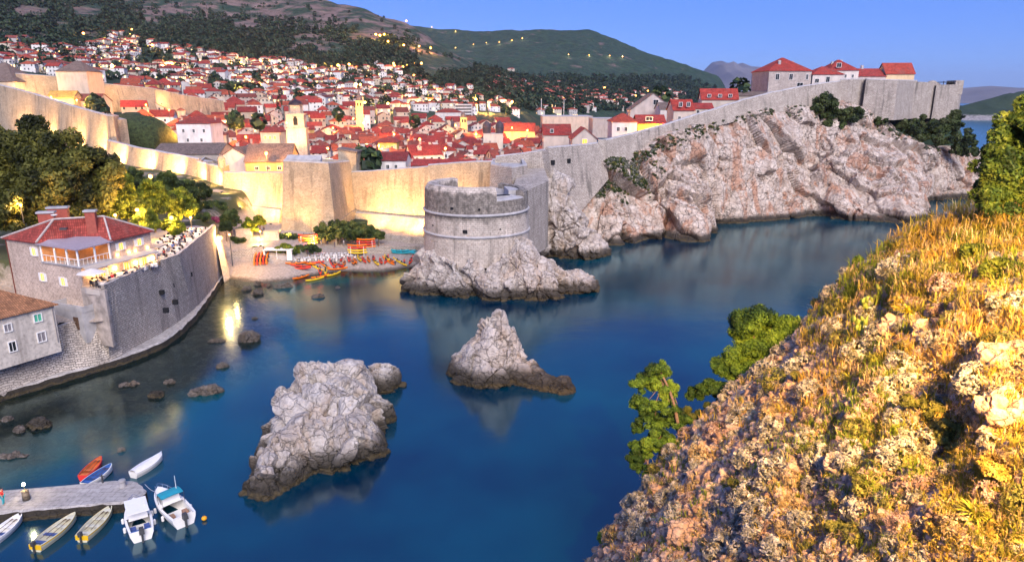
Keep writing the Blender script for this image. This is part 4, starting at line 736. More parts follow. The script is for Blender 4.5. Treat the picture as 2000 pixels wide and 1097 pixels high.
m.obj('ridge_tiles', plain('pale_ridge', (.5, .42, .38), .85, .25), roof)
for px, py, w_, h_ in ((93, 432, 2.0, 1.6), (116, 424, 2.6, 1.9), (179, 432, 1.3, 2.0)):
    v = W2(P(px, py, 20.0)); ch = MB().add(*box(v[0], v[1], 11.6, w_, .9, h_ + 1.6, .25)).obj('chimney', plain('red_chimney', (.34, .085, .06), .85, .2), roof)
    MB().add(*box(v[0], v[1], 12.4 + h_ / 2 + .12, w_ + .35, 1.2, .25, .25)).obj('chimney_cap', MT_CAP, ch)
v = W2(P(124, 446, 19.4)); MB().add(*box(v[0], v[1], 11.35, .9, .7, .25, .3)).obj('skylight', MT_METAL, roof)
v = W2(P(106, 424, 20.8)); MB().add(*lathe([(.02, 12.9), (.3, 13.0), (.45, 13.15)], 12, v[:2])).obj('satellite_dish', MT_WHITE, roof)
# ledge roof between the floors on the water side, windows, doors, wall lamps
m = MB(); Vl = np.array([np.r_[W2(A0 + dB * .2 + dA * 1.1), 6.0], np.r_[W2(A1 + dA * 1.0), 6.05], np.r_[W2(A1), 6.55], np.r_[W2(A0 + dB * .2), 6.55]]); m.add(np.r_[Vl, Vl - (0, 0, .12)], [(0, 1, 2, 3), (7, 6, 5, 4), (0, 4, 5, 1), (1, 5, 6, 2), (3, 7, 4, 0)]); m.obj('canopy', plain('beige_canopy', (.42, .37, .33), .8, .1), rest)
LB = np.linalg.norm(A1 - A0); LA = np.linalg.norm(A0 - Lf)
def onB(f, z, out=0): return np.r_[W2(A0 + dB * LB * f + np.array((dB[1], -dB[0])) * out), z]
def onA(f, z, out=0): return np.r_[W2(Lf + dA * LA * f + np.array((dA[1], -dA[0])) * out), z]
dA3, dB3 = np.r_[dA, 0], np.r_[dB, 0]; upoff = np.r_[-dA * .25, 0]
for f in (.56, .82): window(rest, onB(f, 7.95) + upoff, dB3, .7, 1.0, MT_PANE, MT_WHITE, shutw=.4)
for f, h_, z in ((.26, 1.1, 4.9), (.58, 1.9, 4.55), (.84, 1.9, 4.55)): window(rest, onB(f, z), dB3, .8, h_, MT_PANE, MT_WHITE if f != .58 else None, shutw=.4)
for f, z in ((.40, 7.8), (.46, 4.1), (.74, 3.9), (.80, .2)): window(rest, onA(f, z), dA3, .8 if z > 1 else .5, 1.1 if z > 1 else .6, MT_PANE, MT_WHITE if z > 1 else None, shutw=.35)
MB().add(*tube([onA(.015, 9.2, .08), onA(.015, -1, .08)], .07, 6)).obj('downpipe', plain('rust_pipe', (.16, .04, .03), .6), rest)
MT_BULB = glow('warm_bulb', (1.0, .52, .14), 14.0)
def plight(parent, loc, e, col=(1, .56, .2), r=.12, name='lamp_light'):
    l = bpy.data.lights.new(name, 'POINT'); l.energy = e; l.color = col; l.shadow_soft_size = r; o = bpy.data.objects.new(name, l); COL.objects.link(o); o.location = [float(v) for v in loc]
    if parent is not None: o.parent = parent
    return o
for i, f in enumerate((.12, .41, .70, .95)):
    q_ = onB(f, 5.15, .3); wl = MB().add(*lathe([(.03, -.36), (.2, -.22), (.24, .14), (.04, .26)], 8)).obj('wall_lamp', MT_BULB, None); wl.location = [float(v) for v in q_ + np.array((A0[0], A0[1], 8.0))]
    tag(wl, ['glowing wall lantern on the restaurant front, first from the balcony corner', 'glowing wall lantern on the restaurant front, second from the balcony corner', 'glowing wall lantern on the restaurant front, third from the balcony corner', 'glowing wall lantern at the far end of the restaurant front'][i], 'wall lantern', 'wall lanterns along the restaurant front')
    MB().add(*tube([(-.3, .08, .1), (0, 0, .2)], .03, 5)).obj('bracket', MT_METAL, wl); plight(wl, (.45, -.12, -.1), 22)
for i, f in enumerate((.50, .66, .75, .93)):
    q_ = onB(f, 6.75, .06) + upoff + np.array((A0[0], A0[1], 8.0)); ul = MB().add(*box(0, 0, 0, .22, .2, .16)).obj('uplighter', MT_BULB); ul.location = [float(v) for v in q_]
    tag(ul, 'small uplighter on the upper floor of the restaurant, %s from the balcony' % nth(i + 1), 'uplighter', 'uplighters on the upper restaurant wall'); plight(ul, (.25, -.1, .2), 6)
for f in (.3, .75): plight(rest, np.r_[W2(eA * (1 - f) + gB * f) + np.array((oo[0], oo[1])) * 1.4, 8.7], 22)
# annex: grey flat box, roof deck
ax = empty('annex', (*(P(140, 598, 9.0)[:2] + np.array((.3, .9))), 4.5), math.atan2(dA[1], dA[0]), 'small grey concrete annex with a sunken roof deck between the two houses', 'annex')
MB().add(*box(0, 0, 1.9, 6.4, 3.2, 4.4)).obj('walls', MT_CAP, ax); m = MB()
for x, y, sx_, sy_ in ((0, -1.5, 6.5, .22), (0, 1.5, 6.5, .22), (-3.15, 0, .22, 2.76), (3.15, 0, .22, 2.76)): m.add(*box(x, y, 4.5, sx_, sy_, .85))
m.obj('parapet', MT_CAP, ax); MB().add(*box(1.6, -1.62, 2.4, 1.0, .1, 1.8)).obj('door', MT_TIMB, ax)
# old plastered house, lower left
oh = empty('plaster_house', (0, 0, 0), 0, 'old grey plastered house with a weathered tile roof at the bottom of the quay', 'house')
h0, h1 = P(-160, 657, 11.2)[:2], P(104, 593, 11.2)[:2]; dh = U3(h1 - h0); nh = np.array((-dh[1], dh[0])); h2, h3 = h1 + nh * 8.5, h0 + nh * 8.5
MB().add(*prism([h0, h1, h2, h3], 4.6, 11.2)).obj('walls', MT_PLAST, oh)
e0 = [np.r_[x, 11.15] for x in (h0 - dh * .4 - nh * .45, h1 + dh * .4 - nh * .45, h2 + dh * .4 + nh * .45, h3 - dh * .4 + nh * .45)]; k0, k1 = np.r_[(h0 + h3) / 2 + dh * 4, 13.9], np.r_[(h1 + h2) / 2 - dh * 4.6, 13.9]
Vr = np.array(e0 + [k0, k1]); MB().add(np.r_[Vr, Vr - (0, 0, .15)], [(0, 1, 5, 4), (1, 2, 5), (2, 3, 4, 5), (3, 0, 4)] + [(i, i + 6, (i + 1) % 4 + 6, (i + 1) % 4) for i in range(4)] + [(9, 8, 7, 6)]).obj('roof', MT_TILE_O, oh)
MT_GREEN = plain('green_shutter', (.09, .42, .27), .6, .1); MT_SHUT = plain('grey_shutter', (.22, .2, .21), .7, .15)
Lh = np.linalg.norm(h1 - h0)
def fh(px, z):
    r_ = ray(px, 600); 
    best = min(np.linspace(0, 1, 400), key=lambda f: abs(proj(np.r_[h0 + dh * Lh * f, z])[0] - px)); return np.r_[h0 + dh * Lh * best, z]
dh3 = np.r_[dh, 0]; window(oh, fh(15, 9.6), dh3, .75, .9, MT_SHUT); window(oh, fh(73, 9.9), dh3, .85, .95, MT_GREEN); window(oh, fh(24, 7.1), dh3, .75, 1.2, MT_PANED); window(oh, fh(81, 7.3), dh3, .9, 1.2, MT_SHUT)
MB().add(*tube([np.r_[h1 - dh * .25 - nh * .07, 11], np.r_[h1 - dh * .25 - nh * .07, 6]], .06, 5)).obj('downpipe', MT_SHUT, oh)
m = MB(); v = P(22, 547, 8.5); m.add(*box(v[0] - 1, v[1] + 2, 8.3, 1.6, 1.2, 2.6, .5)); tag(m.obj('utility_box', [MT_METAL]), 'dark metal cabinet against the restaurant wall behind the old house', 'cabinet')
v = P(60, 563, 8.0); m = MB().add(*box(v[0], v[1] + 3, 8.0, 8, 4.5, .25, -.5)).add(*box(v[0], v[1] + 3.2, 6.6, 7.6, 4.0, 2.4, -.5)); tag(m.obj('shed', [plain('shed_brown', (.10, .06, .05), .9)]), 'dark flat-roofed shed between the old house and the restaurant', 'shed')
# ------------------------------------------------------------------ terrace furniture
MT_CLOTH = plain('white_cloth', (.66, .62, .58), .8, .06); MT_CHAIR = plain('dark_chair', (.035, .03, .035), .6); MT_NAVY = plain('navy_cloth', (.03, .035, .09), .8)
def make_table():
    t = empty('restaurant_table', (0, 0, 0)); MB().add(*box(0, 0, .72, 1.0, 1.0, .05)).add(*box(0, 0, .36, .1, .1, .7)).obj('table_frame', MT_TIMB, t)
    th = np.linspace(0, 2 * np.pi, 25)[:-1]; r_ = .62 + .05 * np.sin(th * 4); q_ = np.stack((np.cos(th), np.sin(th)), 1) * r_[:, None]; q2 = q_ * (1.02 + .05 * np.sin(th * 8)[:, None])
    V = np.r_[np.c_[q_ * .97, np.full(24, .765)], np.c_[q2, np.full(24, .32)]]; MB().add(V, [tuple(range(24))] + [(i, i + 24, (i + 1) % 24 + 24, (i + 1) % 24) for i in range(24)]).obj('tablecloth', MT_CLOTH, t); return t
def make_chair():
    c = empty('chair', (0, 0, 0)); m_ = MB().add(*box(0, 0, .45, .44, .44, .05)); m_.obj('seat', MT_CHAIR, c); MB().add(*box(0, .21, .72, .42, .04, .48)).obj('backrest', MT_CHAIR, c)
    for x in (-.19, .19):
        for y in (-.19, .19): MB().add(*box(x, y, .212, .04, .04, .42)).obj('leg', MT_CHAIR, c)
    return c
TAB = make_table(); CHR = make_chair(); first = [True, True]
def put(proto, k, loc, rz, label, cat, group):
    o = proto if first[k] else dup(proto, loc, rz); first[k] = False
    o.location = [float(v) for v in loc]; o.rotation_euler = (0, 0, rz); return tag(o, label, cat, group)
tabs = []
for i in range(6):
    f = .1 + i * .16; a_ = A0 + dB * LB * f + np.array((dB[1], -dB[0])) * 1.1; tabs.append((a_[0] - .1, a_[1], 'against the restaurant front', i + 1))
for i in range(7):
    f = .05 + i * .155; a_ = A0 + dB * LB * f + np.array((dB[1], -dB[0])) * 2.8; x = min(a_[0], sx(a_[1]) - 1.1); tabs.append((x, a_[1], 'along the terrace edge', i + 1))
k = 0
for yy in np.arange(105.5, 135, 2.6):
    for j, xo in enumerate((1.6, 4.0, 6.4)):
        k += 1; tabs.append((sx(yy) - xo + rnd.uniform(-.3, .3), yy + rnd.uniform(-.4, .4), ('by the quay parapet', 'in the middle row', 'nearest the garden trees')[j], int((yy - 105.5) / 2.6) + 1))
for x, y, where, i in tabs:
    gar = y > 104.5 and where[0] != 'a'
    put(TAB, 0, (x, y, 11.62), rnd.random() * 6, 'white-clothed table %s of the %s, %s from the house' % (where, 'garden dining area' if gar else 'lit terrace', nth(i)) if gar else 'white-clothed table %s, %s from the balcony corner' % (where, nth(i)), 'table', 'white restaurant tables on the quay')
    for s in (0, 1, 2, 3) if not gar else (0, 2):
        if rnd.random() < .25: continue
        an = s * math.pi / 2 + rnd.uniform(-.3, .3) + .3
        put(CHR, 1, (x + .78 * math.sin(an), y - .78 * math.cos(an) * -1, 11.62), -an + (0 if True else 0), 'dark chair at the %s table %s, %s' % (nth(i), where, 'garden dining' if gar else 'lit terrace'), 'chair', 'dark chairs at the restaurant tables')
pz = P(180, 560, 11.62); par = empty('parasol', (pz[0] + .6, pz[1] - .6, 11.62), 0, 'closed white parasol cloth over the terrace corner below the balcony', 'parasol')
MB().add(*lathe([(1.9, 2.2), (1.0, 2.5), (.05, 2.8)], 8)).obj('canopy', MT_CLOTH, par); MB().add(*tube([(0, 0, 0), (0, 0, 2.8)], .04, 6)).obj('pole', MT_TIMB, par)
tag(par, 'open white parasol on the terrace corner below the balcony')
m = MB(); L3 = [np.r_[sx(y) - .35, y, 12.6] for y in np.linspace(92, 104, 9)]; m.add(*tube(L3, .035, 5))
for v in L3: m.add(*tube([np.array(v) - (0, 0, 1.0), v], .03, 4))
tag(m.obj('terrace_railing', MT_METAL), 'thin dark railing along the lit terrace edge', 'railing')
# garden shelter at the end of the terrace
sh = empty('garden_pavilion', (0, 0, 0), 0, 'low lit pavilion at the far end of the restaurant terrace', 'pavilion'); a_ = np.array((sx(107) - 4.5, 107.5))
for x in (-3, 0, 3): MB().add(*box(a_[0] + x, a_[1] - 1, 12.9, .25, .25, 2.55)).obj('post', MT_WHITE, sh)
MB().add(*box(a_[0], a_[1], 14.28, 7.4, 3.0, .2)).obj('roof', plain('cream_roof', (.5, .42, .34), .8), sh)
plight(sh, (a_[0] - 1.5, a_[1] - .5, 13.6), 60); plight(sh, (a_[0] + 2.2, a_[1] - .5, 13.6), 60)
# ================================================================== the old town and the hillside
MT_HWALL = wallmat('town_plaster', True, .06); MT_HPLAIN = wallmat('plain_plaster', False); MT_HILLW = wallmat('hill_plaster', True, .16); MT_HROOF = tilemat('town_roof', True)
WALLC = [('cream', (.52, .45, .36)), ('pale grey', (.44, .42, .41)), ('white', (.66, .64, .62)), ('sand coloured', (.46, .37, .28)), ('pinkish', (.50, .39, .34)), ('weathered grey', (.33, .31, .29)), ('ochre', (.55, .36, .13))]
ROOFC = [('red', (.36, .055, .04)), ('deep red', (.27, .04, .035)), ('orange red', (.42, .095, .05)), ('brown red', (.24, .065, .05)), ('bright red', (.42, .05, .04))]
def roofmesh(kind, w, d, rh, ov=.35, th=.18):
    """ridge along x; origin at eave level"""
    a, b_ = w / 2 + ov, d / 2 + ov; e = -ov * rh / (d / 2)
    if kind == 'gabled': V = [(-a, -b_, e), (a, -b_, e), (a, b_, e), (-a, b_, e), (-a, 0, rh), (a, 0, rh)]; Fc = [(0, 1, 5, 4), (2, 3, 4, 5)]; B = [(0, 4, 4 + 6, 6), (4, 3, 9, 10), (1, 7, 11, 5), (5, 11, 8, 2)]
    else:
        k = max(a - b_ * .95, .4); V = [(-a, -b_, e), (a, -b_, e), (a, b_, e), (-a, b_, e), (-k, 0, rh), (k, 0, rh)]; Fc = [(0, 1, 5, 4), (2, 3, 4, 5), (1, 2, 5), (3, 0, 4)]; B = []
    V = np.array(V, float); L = np.r_[V, V - (0, 0, th)]
    if kind == 'gabled': Fb = [(10, 11, 7, 6), (11, 10, 9, 8)]
    else: Fb = [(9, 8, 7, 6)]
    return L, Fc + Fb + [(0, 6, 7, 1), (2, 8, 9, 3)] + ([(0, 4, 10, 6), (4, 3, 9, 10), (1, 7, 11, 5), (5, 11, 8, 2)] if kind == 'gabled' else [(1, 7, 8, 2), (3, 9, 6, 0)])
def wallmesh(kind, w, d, h, rh, base=4.0):
    m_ = MB(); a, b_ = w / 2, d / 2; V = [(-a, -b_, -base), (a, -b_, -base), (a, b_, -base), (-a, b_, -base), (-a, -b_, h), (a, -b_, h), (a, b_, h), (-a, b_, h)]
    Fc = [(0, 1, 5, 4), (2, 3, 7, 6), (4, 5, 6, 7)]
    if kind == 'gabled': V += [(-a, 0, h + rh - .02), (a, 0, h + rh - .02)]; Fc += [(1, 2, 6, 9, 5), (3, 0, 4, 8, 7)]
    else: Fc += [(1, 2, 6, 5), (3, 0, 4, 7)]
    return m_.add(V, Fc)
PROTO = {}
def proto(kind, i, hill):
    key = (kind, i, hill)
    if key not in PROTO:
        r_ = random.Random(i * 7 + (3 if kind == 'hipped' else 0)); w, d, h, rh = (r_.uniform(9, 13.5), r_.uniform(8, 10.5), r_.uniform(8.5, 11.5), r_.uniform(2.2, 3.2)) if not hill else (r_.uniform(9.5, 15), r_.uniform(8, 10), r_.uniform(5.2, 8.5), r_.uniform(1.6, 2.6))
        wm = wallmesh(kind, w, d, h, rh, 5.0 if not hill else 7.0).mesh('house_walls', MT_HILLW if hill else MT_HWALL)
        rb = MB(); V, Fc = roofmesh(kind, w, d, rh); rb.add(V, Fc); cb = MB()
        cb.add(*box(w * .25, d * .16, rh * .9, .8, .7, 1.7)); cb.add(*box(w * .25, d * .16, rh * .9 + .95, 1.0, .9, .2))
        dm = MB(); dm.add(*box(-w * .18, -d * .27, rh * .62, 1.3, 1.6, 1.25)); V, Fc = roofmesh('gabled', 1.9, 1.5, .6, .1, .1); V = np.c_[V[:, 1], V[:, 0], V[:, 2]] + (-w * .18, -d * .27, rh * .62 + .63); dm.add(V, [f[::-1] for f in Fc])
        PROTO[key] = (wm, rb.mesh('house_roof', MT_HROOF), h, cb.mesh('house_chimney', MT_HPLAIN), dm.mesh('house_dormer', [MT_HPLAIN]))
    return PROTO[key]
def put_house(name, kind, i, hill, loc, rz, wc, rc, label, group, extra):
    wm, rm, h, cm, dm = proto(kind, i, hill)
    o = bpy.data.objects.new(name, wm); COL.objects.link(o); o.location = [float(v) for v in loc]; o.rotation_euler = (0, 0, rz); v_ = rnd.uniform(.85, 1.1); o.color = (wc[0] * v_, wc[1] * v_, wc[2] * v_, 1)
    r_ = bpy.data.objects.new('roof', rm); COL.objects.link(r_); r_.parent = o; r_.location = (0, 0, h); v_ = rnd.uniform(.8, 1.15); r_.color = (rc[0] * v_, rc[1] * v_, rc[2] * v_, 1)
    if extra > 0: c_ = bpy.data.objects.new('chimney', cm); COL.objects.link(c_); c_.parent = r_; c_.color = (.4, .33, .29, 1)
    if extra > 1: c_ = bpy.data.objects.new('dormer', dm); COL.objects.link(c_); c_.parent = r_; c_.color = (.5, .43, .38, 1)
    tag(o, label, 'house', group); return o
# keep clear of the buildings that are built one by one: (px0, px1, Y0, Y1)
CLEAR = [(415, 610, 195, 262), (290, 440, 205, 262), (330, 425, 262, 300), (560, 600, 235, 275), (690, 718, 440, 500), (893, 920, 455, 500), (945, 985, 310, 345), (215, 330, 240, 320), (1050, 1170, 490, 540), (70, 160, 280, 340)]
LIM = [(204, 700, 1010), (222, 690, 1052), (245, 340, 1085), (300, 325, 1095), (350, 255, 1098), (400, 240, 1092), (450, 250, 1080), (520, 262, 1060), (560, 330, 1010)]
LY = [l[0] for l in LIM]; row = 0; n_house = 0; Y = 205.0
while Y < 552:
    row += 1; l_ = np.interp(Y, LY, [l[1] for l in LIM]); r_ = np.interp(Y, LY, [l[2] for l in LIM]); px = l_ + rnd.uniform(0, 15); items = []
    while px < r_:
        Yh = Y + rnd.uniform(-5, 5)
        if not any(a_ < px < b_ and y0 < Yh < y1 for a_, b_, y0, y1 in CLEAR) and rnd.random() > .05: items.append((px, Yh))
        px += F * rnd.uniform(12.5, 16.5) / Yh
    for k, (px, Yh) in enumerate(items):
        X = (px - 1000) / F * _c * Yh; g_ = hz(X, Yh); kind = rnd.choice(['gabled', 'gabled', 'hipped']); wn, wc = rnd.choice(WALLC[:6] if rnd.random() < .9 else WALLC); rn_, rc = rnd.choice(ROOFC)
        rz = rnd.choice([0, 0, math.pi / 2]) + .35 + rnd.uniform(-.12, .12)
        put_house('town_house', kind, rnd.randrange(6), False, (X, Yh, g_ + rnd.uniform(-1.5, 1.2) - (1.5 if Yh < 250 else 0)), rz, wc, rc, '%s %s house, %s roof, %s from left in town row %d' % (wn, kind, rn_, nth(k + 1), row), 'houses of the old town in rows behind the city wall', 2 if Yh < 300 else 1 if Yh < 420 else 0); n_house += 1
    Y += rnd.uniform(15.5, 17.5) + (Y - 200) * .012
# ------------------------------------------------------------------ houses on the hillside
UPX = [-20, 60, 120, 190, 230, 270, 330, 400, 480, 560, 640, 700, 760, 810, 850, 900, 960, 1000, 1060, 1110, 1150]
UPY = [80, 82, 95, 88, 58, 78, 88, 100, 112, 116, 132, 128, 128, 152, 168, 172, 152, 156, 172, 190, 205]
LOX = [-20, 60, 150, 215, 300, 430, 550, 700, 850, 1000, 1100, 1160]; LOY = [128, 140, 150, 158, 170, 186, 204, 212, 218, 222, 224, 222]
HILLPOS = []; row = 0; n_hill = 0; py = 222.0; stuff_mb = MB()
while py > 52:
    row += 1; px = -15 + rnd.uniform(0, 12); items = []
    while px < 1160:
        u, l_ = np.interp(px, UPX, UPY), np.interp(px, LOX, LOY); dens = .94 - .42 * (vnoise(np.array([[px / 70, py / 28, 3.3]]), 4)[0] > .12)
        q_ = py + rnd.uniform(-3, 3)
        if u < q_ < l_ and rnd.random() < dens: items.append((px, q_))
        px += rnd.uniform(16.5, 25) * (1.0 if px < 500 else .8)
    k = 0
    for px, q_ in items:
        s_ = seen(px, q_ + 4, 545, 1500)
        if s_ is None: continue
        k += 1; HILLPOS.append(s_); kind = rnd.choice(['gabled', 'hipped', 'hipped']); wn, wc = rnd.choice([WALLC[2], WALLC[2], WALLC[0], WALLC[1]]); rn_, rc = rnd.choice([ROOFC[2], ROOFC[2], ROOFC[3], ROOFC[0]])
        sc_ = rnd.uniform(.85, 1.1)
        o = put_house('hillside_house', kind, rnd.randrange(6), True, s_, rnd.choice([0, math.pi / 2]) + rnd.uniform(-.3, .3), wc, rc, '%s %s house, %s roof, %s from left in hillside row %d' % (wn, kind, rn_, nth(k), row), 'houses scattered up the hillside', 0); o.scale = (sc_,) * 3; n_hill += 1
    py -= 9.6 if py > 150 else 8.6
# far suburb across the old harbour, one mass of small lit houses
mb = MB()
for _ in range(230):
    px = rnd.uniform(960, 1340); py = rnd.gauss(np.interp(px, [960, 1100, 1200, 1340], [172, 188, 198, 194]), 11)
    s_ = seen(px, py, 880, 2300)
    if s_ is None or s_[2] < 2: continue
    z = rnd.uniform(5, 9); w_ = rnd.uniform(9, 20); rz = rnd.uniform(-.6, .6); c_ = rnd.choice([(.6, .55, .5), (.5, .44, .38), (.62, .5, .36)])
    V, Fc = box(0, 0, z / 2 - 2, w_, 9, z + 4, rz); mb.add(V + s_, Fc, col=c_); V, Fc = roofmesh('hipped', w_, 9, 2); cs, sn = math.cos(rz), math.sin(rz); V = np.c_[V[:, 0] * cs - V[:, 1] * sn, V[:, 0] * sn + V[:, 1] * cs, V[:, 2] + z]; mb.add(V + s_, Fc, col=(.34, .08, .055))
m, nt, b = newmat('suburb_plaster', .9); nt.links.new(N(nt, 'Attribute', {'attribute_name': 'Col'}).outputs['Color'], b.inputs['Base Color'])
tag(mb.obj('suburb_houses', m), 'mass of far small houses on the wooded coast beyond the old harbour', 'houses', kind='stuff')
# ------------------------------------------------------------------ buildings one by one
def special(name, label, cat, px0, px1, pe, pr_, Y, depth, kind='gabled', wall=(.5, .45, .4), roofc=(.3, .06, .045), axis='x', rz=0.0, base=9.0, wins=(), mat=None, rmat=None, lit=(), chim=()):
    """photo columns px0..px1 of the front, rows of eave and ridge at distance Y"""
    a_, b_ = D(px0, pe, Y), D(px1, pe, Y); w_ = (b_[0] - a_[0]) / max(math.cos(rz), .5); c_ = (a_ + b_) / 2; rh = D((px0 + px1) / 2, pr_, Y + depth / 2)[2] - c_[2]
    t = empty(name, (c_[0] - math.sin(rz) * depth / 2, Y + math.cos(rz) * depth / 2, c_[2] - base), rz, label, cat)
    W_, D_ = (w_, depth) if axis == 'x' else (depth, w_); sw = 0 if axis == 'x' else math.pi / 2
    mw = MB()
    if kind == 'flat': mw.add(*box(0, 0, base / 2, w_, depth, base))
    else: q_ = wallmesh(kind, W_, D_, base, rh, 4.0); mw = q_
    wo = mw.obj('walls', mat or MT_HPLAIN, t); wo.rotation_euler = (0, 0, sw); wo.color = (*wall, 1)
    ro = MB()
    if kind == 'flat':
        ro.add(*box(0, 0, base + .15, w_ + .3, depth + .3, .3)).obj('roof', rmat or MT_CAP, t)
    else:
        V, Fc = roofmesh(kind, W_, D_, rh); r_ = ro.add(V, Fc).obj('roof', rmat or MT_HROOF, t); r_.location = (0, 0, base); r_.rotation_euler = (0, 0, sw); r_.color = (*roofc, 1)
        for fx, fy in chim: ch = MB().add(*box(fx * W_ / 2, fy * D_ / 2, rh * (1 - abs(fy) if kind == 'gabled' else min(1 - abs(fy), max(0, (1 - abs(fx)) * W_ / D_))) + .25, .9, .8, 1.9)).obj('chimney', MT_CAP, r_)
    for j, wi in enumerate(wins):
        f, zd, ww, wh = wi[:4]; window(t, ((f - .5) * w_, -depth / 2, base - zd), (1, 0, 0), ww, wh, MT_PANE if j in lit else MT_PANED, None)
    return t
OLDT = tilemat('old_grey_tiles', False, (.20, .15, .13)); REDT = tilemat('bright_red_tiles', False, (.42, .06, .045))
special('monastery_church', 'long church with a worn grey-brown tile roof and three round windows beside the square bastion', 'church', 480, 565, 314, 280, 205, 15, 'gabled', (.55, .33, .14), base=8, rmat=OLDT, rz=.12, wins=[(.25, 2.2, 1, 1), (.5, 2.2, 1, 1), (.75, 2.2, 1, 1)])
special('church_annex', 'pale gabled church front at the left end of the worn grey-brown roof', 'church', 428, 486, 306, 286, 207, 12, 'gabled', (.6, .52, .46), base=7, rmat=OLDT, axis='y')
special('cloister', 'low wide range with old brown tiles behind the floodlit wall left of the church', 'cloister', 300, 425, 300, 279, 222, 18, 'gabled', (.4, .35, .31), base=5, rmat=OLDT, rz=.1)
special('town_house', 'tall plain white house standing above the old brown cloister roof', 'house', 343, 410, 240, 226, 268, 11, 'hipped', (.72, .68, .66), base=11, wins=[(.2, 3, .8, 1.2), (.5, 3, .8, 1.2), (.8, 3, .8, 1.2), (.3, 6.5, .8, 1.2), (.7, 6.5, .8, 1.2)])
special('town_house', 'white house with a red roof right behind the floodlit wall, next to a dark tree', 'house', 728, 792, 312, 296, 196, 10, 'gabled', (.66, .62, .6), (.24, .04, .035), base=8, wins=[(.2, 2, .8, 1.1), (.45, 2, .8, 1.1), (.7, 2, .8, 1.1)], chim=[(-.3, .2)])
special('town_house', 'low wide house with bright red roof behind the floodlit wall, left of the round tower', 'house', 805, 925, 322, 310, 190, 12, 'gabled', (.5, .42, .36), base=6, rmat=REDT)
special('town_house', 'yellow lit house with shuttered windows amid the old town roofs', 'house', 738, 775, 277, 265, 285, 10, 'hipped', (.7, .5, .12), base=9, wins=[(.25, 2.5, .9, 1.3), (.5, 2.5, .9, 1.3), (.75, 2.5, .9, 1.3)], lit=(0, 1))
special('town_house', 'bright house with a lit yellow front between the bell tower and the church', 'house', 508, 545, 257, 247, 290, 10, 'hipped', (.68, .58, .4), base=9, wins=[(.25, 2.5, .9, 1.3), (.5, 2.5, .9, 1.3), (.75, 2.5, .9, 1.3)], lit=(0, 1, 2))
# bell tower
a_, b_ = D(557, 250, 250), D(594, 250, 250); zt = lambda py: D(575, py, 250)[2]; cx0 = (a_[0] + b_[0]) / 2; w_ = b_[0] - a_[0]
bt = empty('bell_tower', (cx0, 253, 6), .15, 'tall floodlit stone bell tower with a dark dome above the church roof', 'bell tower')
MT_TOWER = stonemat('tower_ashlar', (.52, .46, .38), (.44, .38, .31), .8, .4, mortar=(.3, .25, .2), st=.3)
MB().add(*box(0, 0, (zt(252) - 6) / 2, w_, w_, zt(252) - 6)).add(*box(0, 0, zt(251) - 6, w_ + .5, w_ + .5, .4)).add(*box(0, 0, (zt(252) + zt(224)) / 2 - 6, w_ * .88, w_ * .88, zt(224) - zt(252))).add(*box(0, 0, zt(223.5) - 6, w_ * 1.0, w_ * 1.0, .4)).obj('shaft', MT_TOWER, bt)
MB().add(*lathe([(w_ * .38, zt(223) - 6), (w_ * .36, zt(207) - 6), (w_ * .43, zt(206.5) - 6), (w_ * .43, zt(205.5) - 6)], 8, cap=True)).obj('belfry', MT_TOWER, bt)
MB().add(*lathe([(w_ * .38, zt(206) - 6), (w_ * .36, zt(202) - 6), (w_ * .27, zt(198) - 6), (w_ * .08, zt(195) - 6), (.06, zt(190) - 6)], 12)).obj('dome', plain('dark_lead', (.035, .025, .03), .5), bt)
for zz, s_ in ((238, 1.5), (232, 1.0)): MB().add(*box(0, -w_ * .44, zt(zz) - 6, s_, .15, s_ * 1.6)).obj('opening', MT_DARKHOLE, bt)
def tower(name, label, px, w_px, ptop, pbase, Y, wall, spire, dome=None):
    c_ = D(px, pbase, Y); w_ = w_px * Y / F; z0 = c_[2] - 10; t = empty(name, (c_[0], Y + w_ / 2, z0), .2, label, 'tower'); h = D(px, ptop, Y)[2] - z0
    m_ = MB().add(*box(0, 0, h / 2, w_, w_, h))
    for f in (.55, .78, 1.0): m_.add(*box(0, 0, h * f, w_ + .5, w_ + .5, .35))
    o = m_.obj('shaft', MT_HPLAIN, t); o.color = (*wall, 1); MB().add(*lathe([(w_ * .42, h + .2), (w_ * .4, h + w_ * .45), (w_ * .2, h + w_ * .75), (.05, h + spire)], 8, cap=True)).obj('cap', plain('lead_cap', (.12, .10, .10), .6), t)
    for s_ in (-1, 1): MB().add(*box(s_ * w_ * .2, -w_ / 2, h * .9, w_ * .22, .12, w_ * .45)).obj('opening', MT_DARKHOLE, t)
    return t
tower('clock_tower', 'slim golden-lit clock tower with a thin spire beyond the old town roofs', 702, 13, 197, 238, 470, (.6, .45, .2), 9)
tower('church_tower', 'slim yellow-lit tower near the far right end of the old town', 905, 12, 230, 262, 470, (.62, .48, .2), 4)
t = special('twin_dome_church', 'pale church front with two small dark domes at the right side of the town', 'church', 944, 982, 262, 258, 315, 8, 'flat', (.6, .54, .46), base=12)
for s_ in (-1, 1): MB().add(*lathe([(1.9, 12.3), (1.9, 15), (2.1, 15.1), (1.9, 15.3), (1.7, 16.3), (.9, 17.3), (.05, 17.9)], 12, (s_ * 2.9, -2))).obj('dome', plain('dark_dome', (.06, .05, .06), .5), t)
special('big_church', 'long town church with a red roof and a dark dome, lit yellow at its gable', 'church', 972, 1045, 256, 240, 385, 14, 'gabled', (.55, .42, .2), (.33, .06, .045), base=10)
special('harbour_fort', 'wide plain pale fort block at the far end of the town by the harbour', 'fort', 1060, 1158, 228, 224, 500, 40, 'flat', (.56, .45, .36), base=16)
